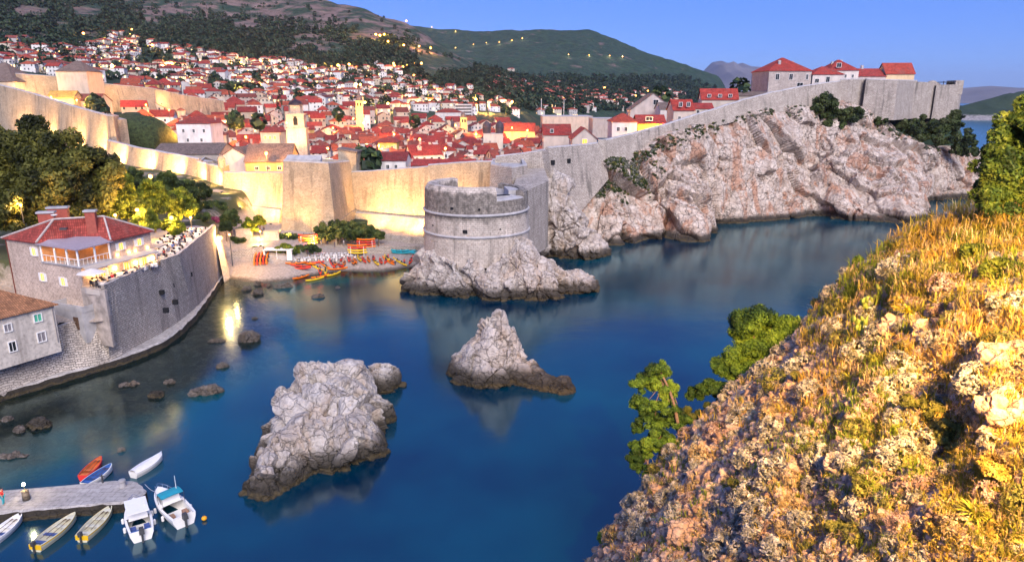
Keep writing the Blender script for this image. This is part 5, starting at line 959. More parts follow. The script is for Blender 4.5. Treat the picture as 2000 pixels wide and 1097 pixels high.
special('harbour_fort', 'lower pale sea wall block beside the wide fort, toward the stone gable house', 'fort', 1158, 1205, 232, 229, 450, 25, 'flat', (.42, .36, .33), base=12)
h_ = special('hotel', 'modern white block with dark horizontal window bands above the old town', 'hotel', 889, 921, 204, 202, 600, 14, 'flat', (.62, .6, .58), base=14)
for k in range(5): MB().add(*box(0, -7.05, 2.5 + k * 2.5, (921 - 889) * 600 / F * .94, .3, 1.1)).obj('window_band', MT_PANED, h_)
special('apartment_house', 'wide pale grey building below the hillside, between the clock tower and the hotel', 'building', 850, 900, 219, 212, 560, 14, 'hipped', (.55, .53, .52), base=11)
# right shoulder of the town, below and along the sloping wall
special('stone_gable_house', 'large stone house with a broad gable and dark roof above the yellow houses', 'house', 1232, 1318, 214, 182, 262, 24, 'gabled', (.50, .44, .41), axis='y', base=14, rmat=OLDT, rz=-.1, wins=[(.56, -2.6, 1.8, 1.8), (.3, 4.5, 1.7, 1.7), (.75, 4.5, 1.7, 1.7)])
special('town_house', 'white lean house with a dark roof tucked right of the broad stone gable', 'house', 1290, 1324, 212, 200, 250, 10, 'gabled', (.62, .58, .56), base=9, rmat=OLDT)
special('town_house', 'tall house with a red mansard roof and two white dormers by the wall', 'house', 1316, 1356, 214, 194, 232, 10, 'gabled', (.55, .46, .4), (.42, .055, .04), base=9, wins=[(.32, -1.6, 1.0, 1.3), (.7, -1.6, 1.0, 1.3), (.3, 3, .8, 1.5), (.7, 3, .8, 1.5)])
special('town_house', 'yellow house lit from below, with a red roof, right beside the sloping wall', 'house', 1246, 1300, 240, 224, 215, 9, 'gabled', (.72, .46, .08), (.42, .06, .045), base=8, wins=[(.4, -1.2, 2.0, 1.0), (.8, 2, .8, 1.2)])
special('town_house', 'white house with a yellow side and a red hipped roof left of the yellow house', 'house', 1196, 1245, 236, 221, 214, 10, 'hipped', (.66, .6, .56), (.42, .075, .045), base=9, wins=[(.25, 2.5, .8, 1.2), (.55, 2.5, .8, 1.2)])
special('town_house', 'narrow stone gable house with one lit window, just behind the grey wall', 'house', 1118, 1166, 270, 248, 205, 12, 'gabled', (.50, .43, .38), (.44, .075, .05), axis='y', base=9, wins=[(.5, 1.0, 1.4, 1.4)], lit=(0,))
special('town_house', 'wide deep red roofed house left of the narrow stone gable house', 'house', 1062, 1115, 262, 242, 225, 12, 'gabled', (.55, .46, .4), (.34, .05, .04), base=8, wins=[(.3, -1, 1.0, 1.0)])
special('town_house', 'house with a red roof and three round-topped dormers against the sky edge', 'house', 1372, 1440, 193, 173, 246, 10, 'gabled', (.52, .46, .4), (.44, .06, .045), base=8, wins=[(.2, -1.0, 1.1, .9), (.5, -1.0, 1.1, .9), (.78, -1.0, 1.1, .9)], rz=-.15)
special('town_house', 'small house with red roof at the foot of the three-dormer house', 'house', 1352, 1392, 211, 201, 236, 9, 'gabled', (.5, .44, .38), (.40, .055, .045), base=7, wins=[(.3, 1.2, .9, .9), (.7, 1.2, .9, .9)], rz=-.1)
special('town_house', 'low dark-roofed range running up to the hilltop houses beside the wall', 'house', 1440, 1500, 186, 179, 255, 10, 'gabled', (.4, .35, .32), base=6, rmat=OLDT, rz=-.12)
MT_HTOP = stonemat('hilltop_stone', (.55, .48, .44), (.43, .37, .34), .7, .35, mortar=(.3, .26, .23), st=.25)
special('hilltop_house', 'stone house with a red hipped roof at the low end of the hilltop group', 'house', 1502, 1587, 137, 113, 262, 16, 'hipped', (.5, .44, .4), (.40, .055, .042), base=11, mat=MT_HTOP, wins=[(.2, 2.4, 1.3, 2.0), (.52, 2.4, 1.3, 2.0), (.9, 2.4, .8, 1.8), (.75, 5.2, 2.2, 1.4)], chim=[(-.35, -.5), (.5, .0)], rz=.06)
special('hilltop_house', 'lower white house with a red roof in the middle of the hilltop group', 'house', 1588, 1648, 144, 130, 262, 11, 'hipped', (.6, .54, .5), (.42, .06, .045), base=9, wins=[(.5, 2.2, 1.3, 2.2), (.15, 2.5, 1.4, 1.3)])
special('hilltop_house', 'pale hilltop house with a red hipped roof and a round white dormer', 'house', 1622, 1678, 136, 117, 278, 13, 'hipped', (.58, .52, .47), (.40, .055, .042), base=10, chim=[(-.4, 0), (.2, 0)], wins=[(.28, -1.6, 1.7, 1.5), (.55, 2.5, .8, 1.2), (.8, 2.5, .8, 1.2)])
special('hilltop_house', 'low hilltop house with a slanted red roof and a stack of chimneys', 'house', 1674, 1732, 148, 134, 285, 11, 'gabled', (.5, .42, .38), (.38, .06, .05), base=8, chim=[(-.2, 0)], rz=.1)
special('hilltop_house', 'small hilltop house with a steep bright red roof standing alone', 'house', 1733, 1785, 143, 123, 285, 10, 'gabled', (.68, .5, .3), (.46, .075, .05), base=8, rz=-.12)
# ------------------------------------------------------------------ upper wall and gate on the left
wallrun('city_wall', [(30, 143, 330), (130, 150, 345), (215, 164, 362), (300, 172, 380), (352, 184, 398), (436, 196, 425)], [33, 32, 31, 30, 29, 26], 4, 1.5, 1.0, label='long pale upper wall crossing below the hillside houses')
t = special('gate_tower', 'squat stone gate tower with a hipped brown roof on the upper wall', 'tower', 108, 168, 138, 119, 335, 13, 'hipped', (.55, .46, .36), base=9, rmat=OLDT)
special('gate_tower', 'pale stone tower with a dark cone roof at the upper left edge', 'tower', -60, 28, 158, 122, 325, 20, 'hipped', (.55, .47, .36), base=20, rmat=OLDT)
special('town_house', 'yellow-roofed lit house between the upper wall and the bastion', 'house', 95, 140, 190, 177, 300, 10, 'gabled', (.62, .5, .26), (.5, .36, .1), base=7, rz=.2)
special('town_house', 'grey ruined-looking house below the upper wall, left of the green mound', 'house', 140, 190, 196, 183, 308, 11, 'gabled', (.4, .37, .34), (.24, .08, .065), base=7)
m = MB(); c_ = D(268, 262, 275); V, Fc = blob((c_[0], c_[1], c_[2] - 3), (14, 12, 11), 4, .12, 4, 1.6); m.add(V, Fc)
m2, nt, b = newmat('ivy_mound', .9); n1 = noise(nt, pos(nt), .9, 7, .7); setc(nt, b, mixc(nt, ramp(nt, n1, [(.35, 0), (.65, 1)]), (.012, .022, .01), (.06, .085, .03)), n1, 1, .8)
tag(m.obj('ivy_mound', m2, smooth=True), 'dark green overgrown mound behind the sharp bastion corner', 'mound')
MB_ = special('road_gallery', 'pale retaining wall and road cut lit orange high on the mountain', 'road cut', 698, 752, 84, 80, 1180, 12, 'flat', (.6, .5, .45), base=18)
# yachts in the old harbour
def yacht(px, py0, py1, Y, label):
    a_ = D(px, py0, Y); top = D(px, py1, Y)[2]; t = empty('yacht', (a_[0], Y, 0), .5, label, 'yacht'); hull = MB(); hull.add(*prism([(-8, -2), (6, -2), (10, 0), (6, 2), (-8, 2)], -.6, 1.8, 0)); hull.obj('hull', MT_WHITE, t)
    MB().add(*box(-1, 0, 2.4, 7, 2.4, 1.2)).obj('cabin', MT_WHITE, t); MB().add(*tube([(1, 0, 1.8), (1, 0, top)], [.35, .2], 6)).obj('mast', MT_WHITE, t); MB().add(*tube([(-5.5, 0, 4), (1, 0, 4.2)], .18, 5)).obj('boom', MT_WHITE, t)
yacht(1055, 244, 193, 640, 'white yacht with a tall bare mast in the far harbour, left one of two'); yacht(1099, 240, 195, 660, 'white yacht with a tall bare mast in the far harbour, right one of two')

# ================================================================== pier, boats, kayaks, beach, people
top = [P(-90, 966, 1.1), P(0, 957, 1.1), P(130, 946, 1.1), P(225, 936, 1.1), P(262, 937, 1.1), P(281, 947, 1.1), P(284, 960, 1.1), P(270, 972, 1.1), P(240, 979, 1.1), P(130, 989, 1.1), P(0, 1000, 1.1), P(-100, 1010, 1.1)][::-1]
tp = np.array(top); c_ = tp.mean(0); n = len(tp); dd = rs_line(np.r_[tp, tp[:1]], 90)[:-1]; ins = c_ + (dd - c_) * np.array((.985, .93, 1)); jj = fbm(dd / .9, 3, 4)[:, None] * .10
lo_ = dd + (dd - c_) * .01 + jj * (1, 1, 0); lo_[:, 2] = -1.2; mid_ = dd + jj * (1, 1, .5); mid_[:, 2] = .95 + jj[:, 0] * .5; N9 = 89
m = MB(); m.add(np.r_[lo_, mid_], [(i, (i + 1) % N9, N9 + (i + 1) % N9, N9 + i) for i in range(N9)], m=1); m.add(np.r_[mid_, ins], [(i, (i + 1) % N9, N9 + (i + 1) % N9, N9 + i) for i in range(N9)]); m.add(ins, [tuple(range(N9))])
MT_PIERS = rockmat('pier_side', (.42, .33, .22), (.22, .16, .10), (.3, .2, .08), 1.4, .3, .9, crack=.4)
pier = tag(m.obj('stone_pier', [MT_PAVE, MT_PIERS]), 'low stone pier with a rounded end running in from the bottom corner', 'pier')
for px, py in ((160, 985), (40, 995)):
    v = P(px, py, .7); MB().add(*box(v[0], v[1] - .05, .75, 1.0, .5, .5, .2)).obj('step', MT_WETQ, pier)
def hullmesh(L, B, Hh, transom=.75, inner=True, fine=1.0, rocker=.25):
    ns = 22; s = np.linspace(0, 1, ns); b_ = B / 2 * np.where(s < .42, transom + (1 - transom) * np.sin(s / .42 * np.pi / 2), np.maximum(np.cos((np.clip(s, .42, 1) - .42) / .58 * np.pi / 2), 0) ** (.62 * fine)); b_[-1] = .02
    x = (s - .5) * L; sh = Hh * (1 + .35 * s ** 3 + .06 * (1 - s) ** 2); kl = -.18 * Hh + rocker * Hh * s ** 4
    o_ = []; i_ = []
    for k in range(ns):
        o_.append([(x[k], 0, kl[k]), (x[k], b_[k] * .72, kl[k] + .18 * Hh), (x[k], b_[k] * .96, sh[k] * .62), (x[k], b_[k], sh[k])])
        bi = max(b_[k] - .07, .004); i_.append([(x[k] - .02 * s[k], bi, sh[k] + .01), (x[k] - .05 * s[k], bi * .93, sh[k] * .5), (x[k] - .1 * s[k], bi * .7, kl[k] + .28 * Hh), (x[k] - .1 * s[k], 0, kl[k] + .24 * Hh)])
    return np.array(o_), np.array(i_), x, b_, sh, kl
def mirror(mb, G, m=0):
    a, b_ = G.shape[:2]; Fq = gridf(a, b_); mb.add(G.reshape(-1, 3), Fq, m=m); G2 = G * (1, -1, 1); mb.add(G2.reshape(-1, 3), Fq[:, ::-1], m=m)
def open_boat(name, hullc, inc, label, stripe=None, thw=3, L=4.4, B=1.6, motor=False, blue=False):
    t = empty(name, (0, 0, 0), 0, label, 'boat'); o_, i_, x, b_, sh, kl = hullmesh(L, B, .62)
    m_ = MB(); mirror(m_, o_); mirror(m_, np.stack((o_[:, 3], i_[:, 0]), 1)); 
    m_.add(np.r_[o_[0], o_[0][::-1] * (1, -1, 1)], [tuple(range(8))])
    m_.obj('hull', hullc, t); m_ = MB(); mirror(m_, i_); q_ = i_[0] + (.06, 0, 0); m_.add(np.r_[q_, q_[::-1] * (1, -1, 1)], [tuple(range(7, -1, -1))]); m_.obj('inside', inc, t)
    if stripe: m_ = MB(); mirror(m_, np.stack((o_[:, 3] * (1, 1.012, .97) + (0, 0.005, -.10), o_[:, 3] * (1, 1.03, 1) + (0, .01, .0)), 1)); q_ = np.array([(x[0] - .02, b_[0], sh[0] * .3), (x[0] - .02, b_[0], sh[0] + .02), (x[0] - .02, -b_[0], sh[0] + .02), (x[0] - .02, -b_[0], sh[0] * .3)]); m_.add(q_, [(0, 1, 2, 3)]); m_.obj('rubbing_strake', stripe, t)
    for j in range(thw):
        k = int((.16 + .25 * j) * 21); MB().add(*box(x[k], 0, sh[k] * .72, .34, 2 * b_[k] * .88, .06)).obj('thwart', [inc, plain('blue_seat', (.05, .09, .25), .6)][1 if blue and j in (0, 1) else 0], t)
    k = 17; V, Fc = prism([(x[k], -b_[k] * .9), (x[20], -.02), (x[20], .02), (x[k], b_[k] * .9)], sh[k] * .86, sh[k] * .9); MB().add(V, Fc).obj('foredeck', inc, t)
    for y in (-.28, .28): MB().add(*tube([(-L * .3, y, sh[8] * .95), (L * .22, y * .7, sh[12] * 1.02)], .025, 5)).add(*box(L * .26, y * .66, sh[12] * 1.03, .42, .13, .02)).obj('oar', MT_TIMB, t)
    if motor: mo = MB().add(*box(x[0] - .14, 0, sh[0] + .22, .32, .26, .38)).add(*box(x[0] - .16, 0, .2, .14, .1, .8)).obj('outboard_motor', MT_METAL, t)
    return t
def moor(t, bow, stern, z=0.02):
    a_, b_ = P(*bow, .5), P(*stern, .5); c = (a_ + b_) / 2; d = a_ - b_; t.location = (c[0], c[1], z); t.rotation_euler = (R(rnd.uniform(-2, 2)), 0, math.atan2(d[1], d[0])); return t
CRE = plain('cream_boat', (.62, .60, .44), .5, .06); YEL = plain('yellow_strake', (.75, .46, .02), .5, .08); WHB = plain('white_boat', (.80, .79, .77), .4, .04); REDB = plain('red_boat', (.62, .04, .04), .45, .1); BLU = plain('blue_boat', (.04, .12, .36), .5, .1); INT = plain('pale_boat_inside', (.60, .58, .46), .6, .12)
moor(open_boat('rowing_boat', CRE, INT, 'cream open boat with yellow trim and two blue seats, moored at the pier', YEL, 4, 4.6, 1.55, True, True), (147, 1006), (70, 1066))
moor(open_boat('rowing_boat', CRE, INT, 'cream open boat with yellow trim and plain seats, beside the hard-roofed motorboat', YEL, 3, 4.4, 1.5, True), (219, 990), (158, 1050))
moor(open_boat('rowing_boat', WHB, WHB, 'white open boat with a blue seat, cut off by the lower photo edge', None, 3, 4.4, 1.5, False, True), (40, 1008), (-28, 1062))
moor(open_boat('rowing_boat', WHB, BLU, 'small white rowing boat with a blue inside, behind the pier beside the red one', None, 2, 3.6, 1.4), (218, 910), (166, 945))
moor(open_boat('rowing_boat', REDB, plain('red_inside', (.6, .16, .05), .6, .2), 'small red boat with orange inside afloat behind the pier', None, 2, 3.6, 1.3), (199, 894), (160, 932))
t = open_boat('rowing_boat', WHB, WHB, 'white boat under a pale cover, drifting off the tip of the pier', None, 1, 3.8, 1.45); moor(t, (314, 891), (262, 923))
o_, i_, x, b_, sh, kl = hullmesh(3.8, 1.45, .62); cv = MB(); mirror(cv, np.stack((i_[:, 0] * (1, 1, 1), np.c_[x, b_ * .5, sh + .16], np.c_[x, b_ * 0, sh + .22]), 1)); cv.obj('cover', plain('pale_cover', (.70, .69, .72), .7, .08), t)
def motor_boat(label, L, B, hardtop, canopy):
    t = empty('motor_boat', (0, 0, 0), 0, label, 'motorboat'); o_, i_, x, b_, sh, kl = hullmesh(L, B, 1.0, .88, fine=.85); m_ = MB(); mirror(m_, o_); m_.add(np.r_[o_[0], o_[0][::-1] * (1, -1, 1)], [tuple(range(8))])
    m_.obj('hull', WHB, t); k = 9
    m_ = MB(); mirror(m_, np.stack((o_[k:, 3], np.c_[x[k:], b_[k:] * .7, sh[k:] + .12], np.c_[x[k:], 0 * b_[k:], sh[k:] + .16]), 1)); m_.obj('foredeck', WHB, t)
    m_ = MB(); mirror(m_, np.stack((o_[:k + 1, 3], np.c_[x[:k + 1], b_[:k + 1] * .82, sh[:k + 1] + .02], np.c_[x[:k + 1], b_[:k + 1] * .8, sh[:k + 1] * 0 + .35], np.c_[x[:k + 1], b_[:k + 1] * 0, sh[:k + 1] * 0 + .33]), 1)); m_.obj('cockpit', WHB, t)
    m_ = MB()
    for y in (-1, 1): m_.add(*tube([(x[14] + .1, y * b_[14] * .85, sh[14] + .45), (x[18], y * b_[18] * .8, sh[18] + .5), (x[21] - .1, 0, sh[21] + .52)], .022, 5))
    for kk in (14, 16, 18, 20):
        for y in (-1, 1): m_.add(*tube([(x[kk], y * b_[kk] * .84, sh[kk]), (x[kk], y * b_[kk] * .82, sh[kk] + .48)], .018, 4))
    m_.obj('bow_rail', plain('steel_rail', (.6, .6, .62), .25, .05, .9), t)
    w_ = B * .72; h = 1.05 if hardtop else .75; x0, x1 = (-L * .12, L * .2) if hardtop else (-L * .02, L * .22)
    V = [(x0, -w_ / 2, 1.0), (x1 + .5, -w_ / 2 * .75, 1.1), (x1 + .5, w_ / 2 * .75, 1.1), (x0, w_ / 2, 1.0), (x0, -w_ / 2 * .92, 1.0 + h), (x1 - .1, -w_ / 2 * .75, 1.0 + h), (x1 - .1, w_ / 2 * .75, 1.0 + h), (x0, w_ / 2 * .92, 1.0 + h)]
    MB().add(V, [(0, 1, 5, 4), (1, 2, 6, 5), (2, 3, 7, 6), (4, 5, 6, 7), (3, 0, 4, 7)]).obj('cabin', WHB, t); V = np.array(V)
    def pan(a, b2, c, d, off): return np.array([a * (1 - .12) + c * .12, b2 * .88 + d * .12, c * .88 + a * .12, d * .88 + b2 * .12]) + off
    for ids, off in (((1, 2, 6, 5), (.02, 0, .01)), ((0, 1, 5, 4), (0, -.02, .0)), ((2, 3, 7, 6), (0, .02, 0))): MB().add(pan(*[V[i] for i in ids], off) + (0, 0, .06), [(0, 1, 2, 3)]).obj('window', MT_PANED, t)
    if hardtop: MB().add(*box((x0 + x1) / 2 - .35, 0, 1.0 + h + .04, x1 - x0 + .9, w_ * 1.12, .09)).obj('hard_top', WHB, t)
    if canopy:
        th = np.linspace(0, 1, 6); V = np.array([(x0 - L * .16 * (1 - a_) + .35 * a_ + .25, y * w_ * .58, 1.0 + h + .55 - .06 * (y * y) - .15 * abs(a_ - .5)) for a_ in th for y in (-1, -.5, 0, .5, 1)]); MB().add(np.r_[V, V - (0, 0, .03)], np.r_[gridf(6, 5), gridf(6, 5)[:, ::-1] + 30]).obj('canopy', canopy, t)
        m_ = MB()
        for y in (-1, 1):
            for xx in (x0 - L * .16 + .25, x0 + .5): m_.add(*tube([(xx, y * w_ * .57, .95), (xx, y * w_ * .57, 1.5 + h)], .02, 4))
        m_.obj('canopy_frame', MT_METAL, t)
    for y in (-.25, .25): MB().add(*box(-L * .27, y * B, .55, .5, .45, .4)).obj('seat', plain('tan_seat' if canopy else 'blue_seat', (.35, .2, .13) if canopy else (.06, .1, .3), .6), t)
    MB().add(*box(-L * .46, 0, .95, .12, B * .7, .14)).obj('stern_bench', BLU if hardtop else MT_WHITE, t)
    mo = MB().add(*box(-L / 2 - .22, 0, 1.15, .5, .42, .55, 0, .8)).add(*box(-L / 2 - .22, 0, .5, .2, .16, 1.0)).obj('outboard_motor', MT_METAL, t)
    MB().add(*tube([(x0 + .2, -w_ * .4, 1.0 + h), (x0 + .1, -w_ * .4, 3.6 if canopy else 2.7)], [.035, .02], 5)).obj('aerial', MT_WHITE, t)
    for y in (-1, 1):
        for xx in (-L * .2, L * .1): MB().add(*lathe([(.02, -.3), (.12, -.2), (.12, .2), (.02, .3)], 8, (xx, y * (B / 2 + .1)))).obj('fender', MT_WHITE, t).location = (0, 0, .55)
    return t
TEAL = plain('teal_canvas', (.02, .27, .36), .75, .1)
t = motor_boat('white motorboat with a hard roof and blue bench, moored by the yellow boat', 5.3, 2.15, True, None); moor(t, (262, 984), (279, 1052))
t = motor_boat('white motorboat with a teal sun canopy, the one farthest along the pier', 6.0, 2.3, False, TEAL); moor(t, (303, 958), (372, 1028))
v = P(399, 1013, .1); m = MB(); V, Fc = blob((0, 0, .1), (.24, .24, .22), 3, 0); m.add(V, Fc); o = tag(m.obj('mooring_buoy', plain('orange_buoy', (.8, .35, .02), .5), smooth=True), 'small orange mooring buoy behind the teal canopy boat', 'buoy'); o.location = v
MB().add(*tube([(0, 0, .3), (0, 0, .45)], .04, 6)).obj('ring', MT_METAL, o)
# mooring lines
def rope(a_, b_, sag, label):
    t_ = np.linspace(0, 1, 10)[:, None]; q_ = a_ * (1 - t_) + b_ * t_; q_[:, 2] -= sag * np.sin(np.pi * t_[:, 0]); tag(MB().add(*tube(q_, .03, 4)).obj('mooring_line', MT_CAP), label, 'rope')
rope(P(283, 945, 1.2), P(304, 960, 1.2), .15, 'mooring line from the pier tip to the teal canopy boat'); rope(P(256, 970, 1.2), P(262, 985, 1.2), .1, 'mooring line from the pier to the hard-roofed motorboat')
# pier lamps
def bollard_lamp(px, py, label):
    v = P(px, py, 1.1); t = empty('bollard_lamp', v, 0, label, 'lamp'); MB().add(*lathe([(.32, 0), (.28, .8), (.3, .85), (.3, .95), (.04, 1.0)], 10)).obj('stone_bollard', MT_PIERS, t); MB().add(*tube([(0, 0, .95), (0, 0, 1.5)], .035, 5)).obj('post', MT_METAL, t)
    V, Fc = blob((0, 0, 1.6), (.13, .13, .15), 2, 0); MB().add(V, Fc).obj('lamp_globe', glow('pier_bulb', (1, .78, .4), 40), t); plight(t, (0, 0, 1.95), 18, (1, .72, .38)); return t
bollard_lamp(52, 975, 'lit lamp on a stone bollard on the pier, beside the person in red')
v = P(240, 950, 1.1); tag(MB().add(*lathe([(.3, 0), (.26, .5), (.32, .6), (.3, .75), (.04, .8)], 10)).obj('bollard', MT_CAP), 'plain stone bollard near the rounded end of the pier', 'bollard').location = v
v = P(201, 942, 1.1); t = empty('mooring_post', v, 0, 'short dark iron mooring post on the far edge of the pier', 'post'); MB().add(*tube([(0, 0, 0), (0, 0, .9)], [.09, .07], 8)).obj('shaft', MT_METAL, t); MB().add(*tube([(-.25, 0, .7), (.25, 0, .7)], .04, 6)).obj('crossbar', MT_METAL, t)
# ------------------------------------------------------------------ people: one skinned body each, hair and clothes as children
MT_SKIN = plain('skin', (.50, .30, .22), .6, .06); MT_HAIR = plain('dark_hair', (.03, .02, .015), .7)
def skin_mesh(pts, edges, rad, name, mat, parent, sub=1):
    me = bpy.data.meshes.new(name); me.from_pydata([tuple(p_) for p_ in pts], edges, []); o = bpy.data.objects.new(name, me); COL.objects.link(o); sk = o.modifiers.new('skin', 'SKIN'); sk.use_smooth_shade = True
    for i, r_ in enumerate(rad): me.skin_vertices[0].data[i].radius = (r_ if np.isscalar(r_) else r_) if not np.isscalar(r_) else (r_, r_)
    me.skin_vertices[0].data[0].use_root = True; s_ = o.modifiers.new('sub', 'SUBSURF'); s_.levels = s_.render_levels = sub; me.materials.append(mat)
    dg = bpy.context.evaluated_depsgraph_get(); me2 = bpy.data.meshes.new_from_object(o.evaluated_get(dg)); bpy.data.objects.remove(o); me2.name = name; me2.materials.clear(); me2.materials.append(mat)
    o2 = bpy.data.objects.new(name, me2); COL.objects.link(o2)
    if parent: o2.parent = parent
    return o2
def body_points(sit):
    hip = .50 if sit else .92; J = {'pelvis': (0, 0, hip), 'waist': (0, .01, hip + .18), 'chest': (0, .02, hip + .40), 'neck': (0, .02, hip + .54), 'head': (0, -.01, hip + .66), 'crown': (0, 0, hip + .78)}
    for s, n_ in ((-1, 'l'), (1, 'r')):
        J[n_ + 'sh'] = (s * .17, .02, hip + .48); J[n_ + 'el'] = (s * .24, .0 if not sit else -.08, hip + .22); J[n_ + 'wr'] = (s * .25, -.06 if not sit else -.30, hip + (.0 if not sit else .2)); J[n_ + 'ha'] = (s * .25, -.08 if not sit else -.38, hip - (.09 if not sit else -.22))
        J[n_ + 'hi'] = (s * .09, 0, hip - .04); J[n_ + 'kn'] = (s * .11, -.02 if not sit else -.42, hip - .44 if not sit else hip + .0); J[n_ + 'an'] = (s * .11, .03 if not sit else -.42, .08); J[n_ + 'to'] = (s * .12, -.13 if not sit else -.58, .03)
    E = [('pelvis', 'waist'), ('waist', 'chest'), ('chest', 'neck'), ('neck', 'head'), ('head', 'crown')]
    for n_ in 'lr': E += [('chest', n_ + 'sh'), (n_ + 'sh', n_ + 'el'), (n_ + 'el', n_ + 'wr'), (n_ + 'wr', n_ + 'ha'), ('pelvis', n_ + 'hi'), (n_ + 'hi', n_ + 'kn'), (n_ + 'kn', n_ + 'an'), (n_ + 'an', n_ + 'to')]
    rad = dict(pelvis=.13, waist=.115, chest=.14, neck=.055, head=.10, crown=.085); 
    for n_ in 'lr': rad.update({n_ + 'sh': .065, n_ + 'el': .042, n_ + 'wr': .03, n_ + 'ha': .035, n_ + 'hi': .085, n_ + 'kn': .055, n_ + 'an': .038, n_ + 'to': .035})
    return J, E, rad
PB = {}
def person(loc, rz, sit, topc, legc, label, group=None):
    t = bpy.data.objects.new('person', None)
    if sit not in PB:
        J, E, rad = body_points(sit); ks = list(J); b_ = skin_mesh([J[k] for k in ks], [(ks.index(a), ks.index(c)) for a, c in E], [rad[k] for k in ks], 'person_body', MT_SKIN, None); me = b_.data; bpy.data.objects.remove(b_)
        ks2 = ['pelvis', 'waist', 'chest', 'lsh', 'lel', 'rsh', 'rel']; E2 = [e for e in E if e[0] in ks2 and e[1] in ks2]; b_ = skin_mesh([J[k] for k in ks2], [(ks2.index(a), ks2.index(c)) for a, c in E2], [rad[k] * 1.16 + .008 for k in ks2], 'person_shirt', MT_SKIN, None); m2 = b_.data; bpy.data.objects.remove(b_)
        ks3 = ['pelvis', 'lhi', 'lkn', 'lan', 'rhi', 'rkn', 'ran']; E3 = [e for e in E if e[0] in ks3 and e[1] in ks3]; b_ = skin_mesh([J[k] for k in ks3], [(ks3.index(a), ks3.index(c)) for a, c in E3], [rad[k] * 1.15 + .008 for k in ks3], 'person_trousers', MT_SKIN, None); m3 = b_.data; bpy.data.objects.remove(b_)
        V, Fc = blob(np.array(J['crown']) + (0, .03, -.02), (.105, .115, .10), 2, .05); hm = MB().add(V, Fc).mesh('person_hair', MT_HAIR, True); PB[sit] = (me, m2, m3, hm)
    me, m2, m3, hm = PB[sit]; t = bpy.data.objects.new('person', me); COL.objects.link(t); t.location = [float(v) for v in loc]; t.rotation_euler = (0, 0, rz); tag(t, label, 'person', group)
    for nm, mm, c in (('shirt', m2, topc), ('trousers', m3, legc), ('hair', hm, None)):
        o = bpy.data.objects.new(nm, mm); COL.objects.link(o); o.parent = t
        if c is not None: o.material_slots[0].link = 'OBJECT'; o.material_slots[0].material = CLO[c]
    return t
CLO = {k: plain(k + '_cloth', c, .85, .1) for k, c in dict(red=(.6, .04, .04), teal=(.03, .35, .42), white=(.75, .74, .72), navy=(.03, .04, .1), grey=(.25, .25, .26), orange=(.65, .2, .04), blue=(.08, .16, .4)).items()}
person(P(8, 985, 1.1), 1.9, False, 'red', 'teal', 'person in a red top and teal trousers standing on the pier at the photo edge')
PS = [(617, 478, 'white', 'navy', 'person in a white top standing left of the beach trees, first of the group'), (628, 480, 'blue', 'grey', 'person in a blue top standing under the beach trees'), (640, 478, 'red', 'navy', 'person in a red top standing under the beach trees'), (672, 481, 'white', 'grey', 'person in a white top and grey trousers standing near the kayak racks'), (654, 484, 'navy', 'navy', 'person all in dark clothes standing between the beach trees and racks'), (516, 452, 'grey', 'navy', 'person in a grey top on the garden path beside the low wall'), (475, 447, 'orange', 'grey', 'person in an orange top near the garden hedge'), (790, 519, 'red', 'navy', 'person in a red top by the kayaks closest to the round tower'), (772, 518, 'white', 'navy', 'person in a white top by the kayaks near the round tower')]
for px, py, a_, b_, lb in PS: person(onground(px, py), rnd.uniform(0, 6), False, a_, b_, lb)
tt = [(0, 'white', 'first'), (1, 'red', 'second'), (2, 'navy', 'third'), (3, 'grey', 'fourth'), (4, 'white', 'fifth')]
for j, c, o_ in tt:
    f = .07 + j * .19; a_ = A0 + dB * LB * f + np.array((dB[1], -dB[0])) * 1.9; person((a_[0] - .2, a_[1] + .1, 11.62), rnd.uniform(0, 6), True, c, 'navy', 'seated diner in a %s top on the lit terrace, %s from the balcony corner' % (c, o_), 'diners on the terrace')
for j in range(10):
    yy = 106 + j * 2.7; c = ['white', 'navy', 'red', 'grey', 'blue'][j % 5]; person((sx(yy) - 2.9, yy, 11.62), rnd.uniform(0, 6), True, c, 'grey', 'seated diner in a %s top in the garden dining area, %s from the house' % (c, nth(j + 1)), 'diners in the garden')
# ------------------------------------------------------------------ kayaks
KC = {'red': plain('red_kayak', (.66, .045, .02), .4, .1), 'orange': plain('orange_kayak', (.75, .17, .01), .4, .1), 'yellow': plain('yellow_kayak', (.78, .50, .02), .4, .1), 'turquoise': plain('turquoise_kayak', (.02, .34, .42), .4, .1)}
def kay_mesh(two):
    ns = 21; s = np.linspace(-1, 1, ns); L = 4.4; b_ = .38 * np.clip(1 - np.abs(s) ** 2.3, 0.002, 1); sh = .20 + .12 * s ** 2; kl = -.16 + .2 * np.abs(s) ** 3
    G = np.stack([np.stack((s * L / 2, b_ * c, z), 1) for c, z in ((0, kl), (.75, kl + .06), (1, sh * .5), (.9, sh), (.45, sh + .05), (0, sh + .06))], 1); m_ = MB(); mirror(m_, G, 0); return m_
KM = {c: kay_mesh(0).mesh('kayak_hull', KC[c], True) for c in KC}
ckm = MB().add(*box(-.55, 0, .23, .85, .44, .10)).mesh('kayak_cockpit', MT_METAL); ckb = MB().add(*box(-.98, 0, .38, .08, .4, .3)).mesh('kayak_seat', MT_METAL)
nk = 0
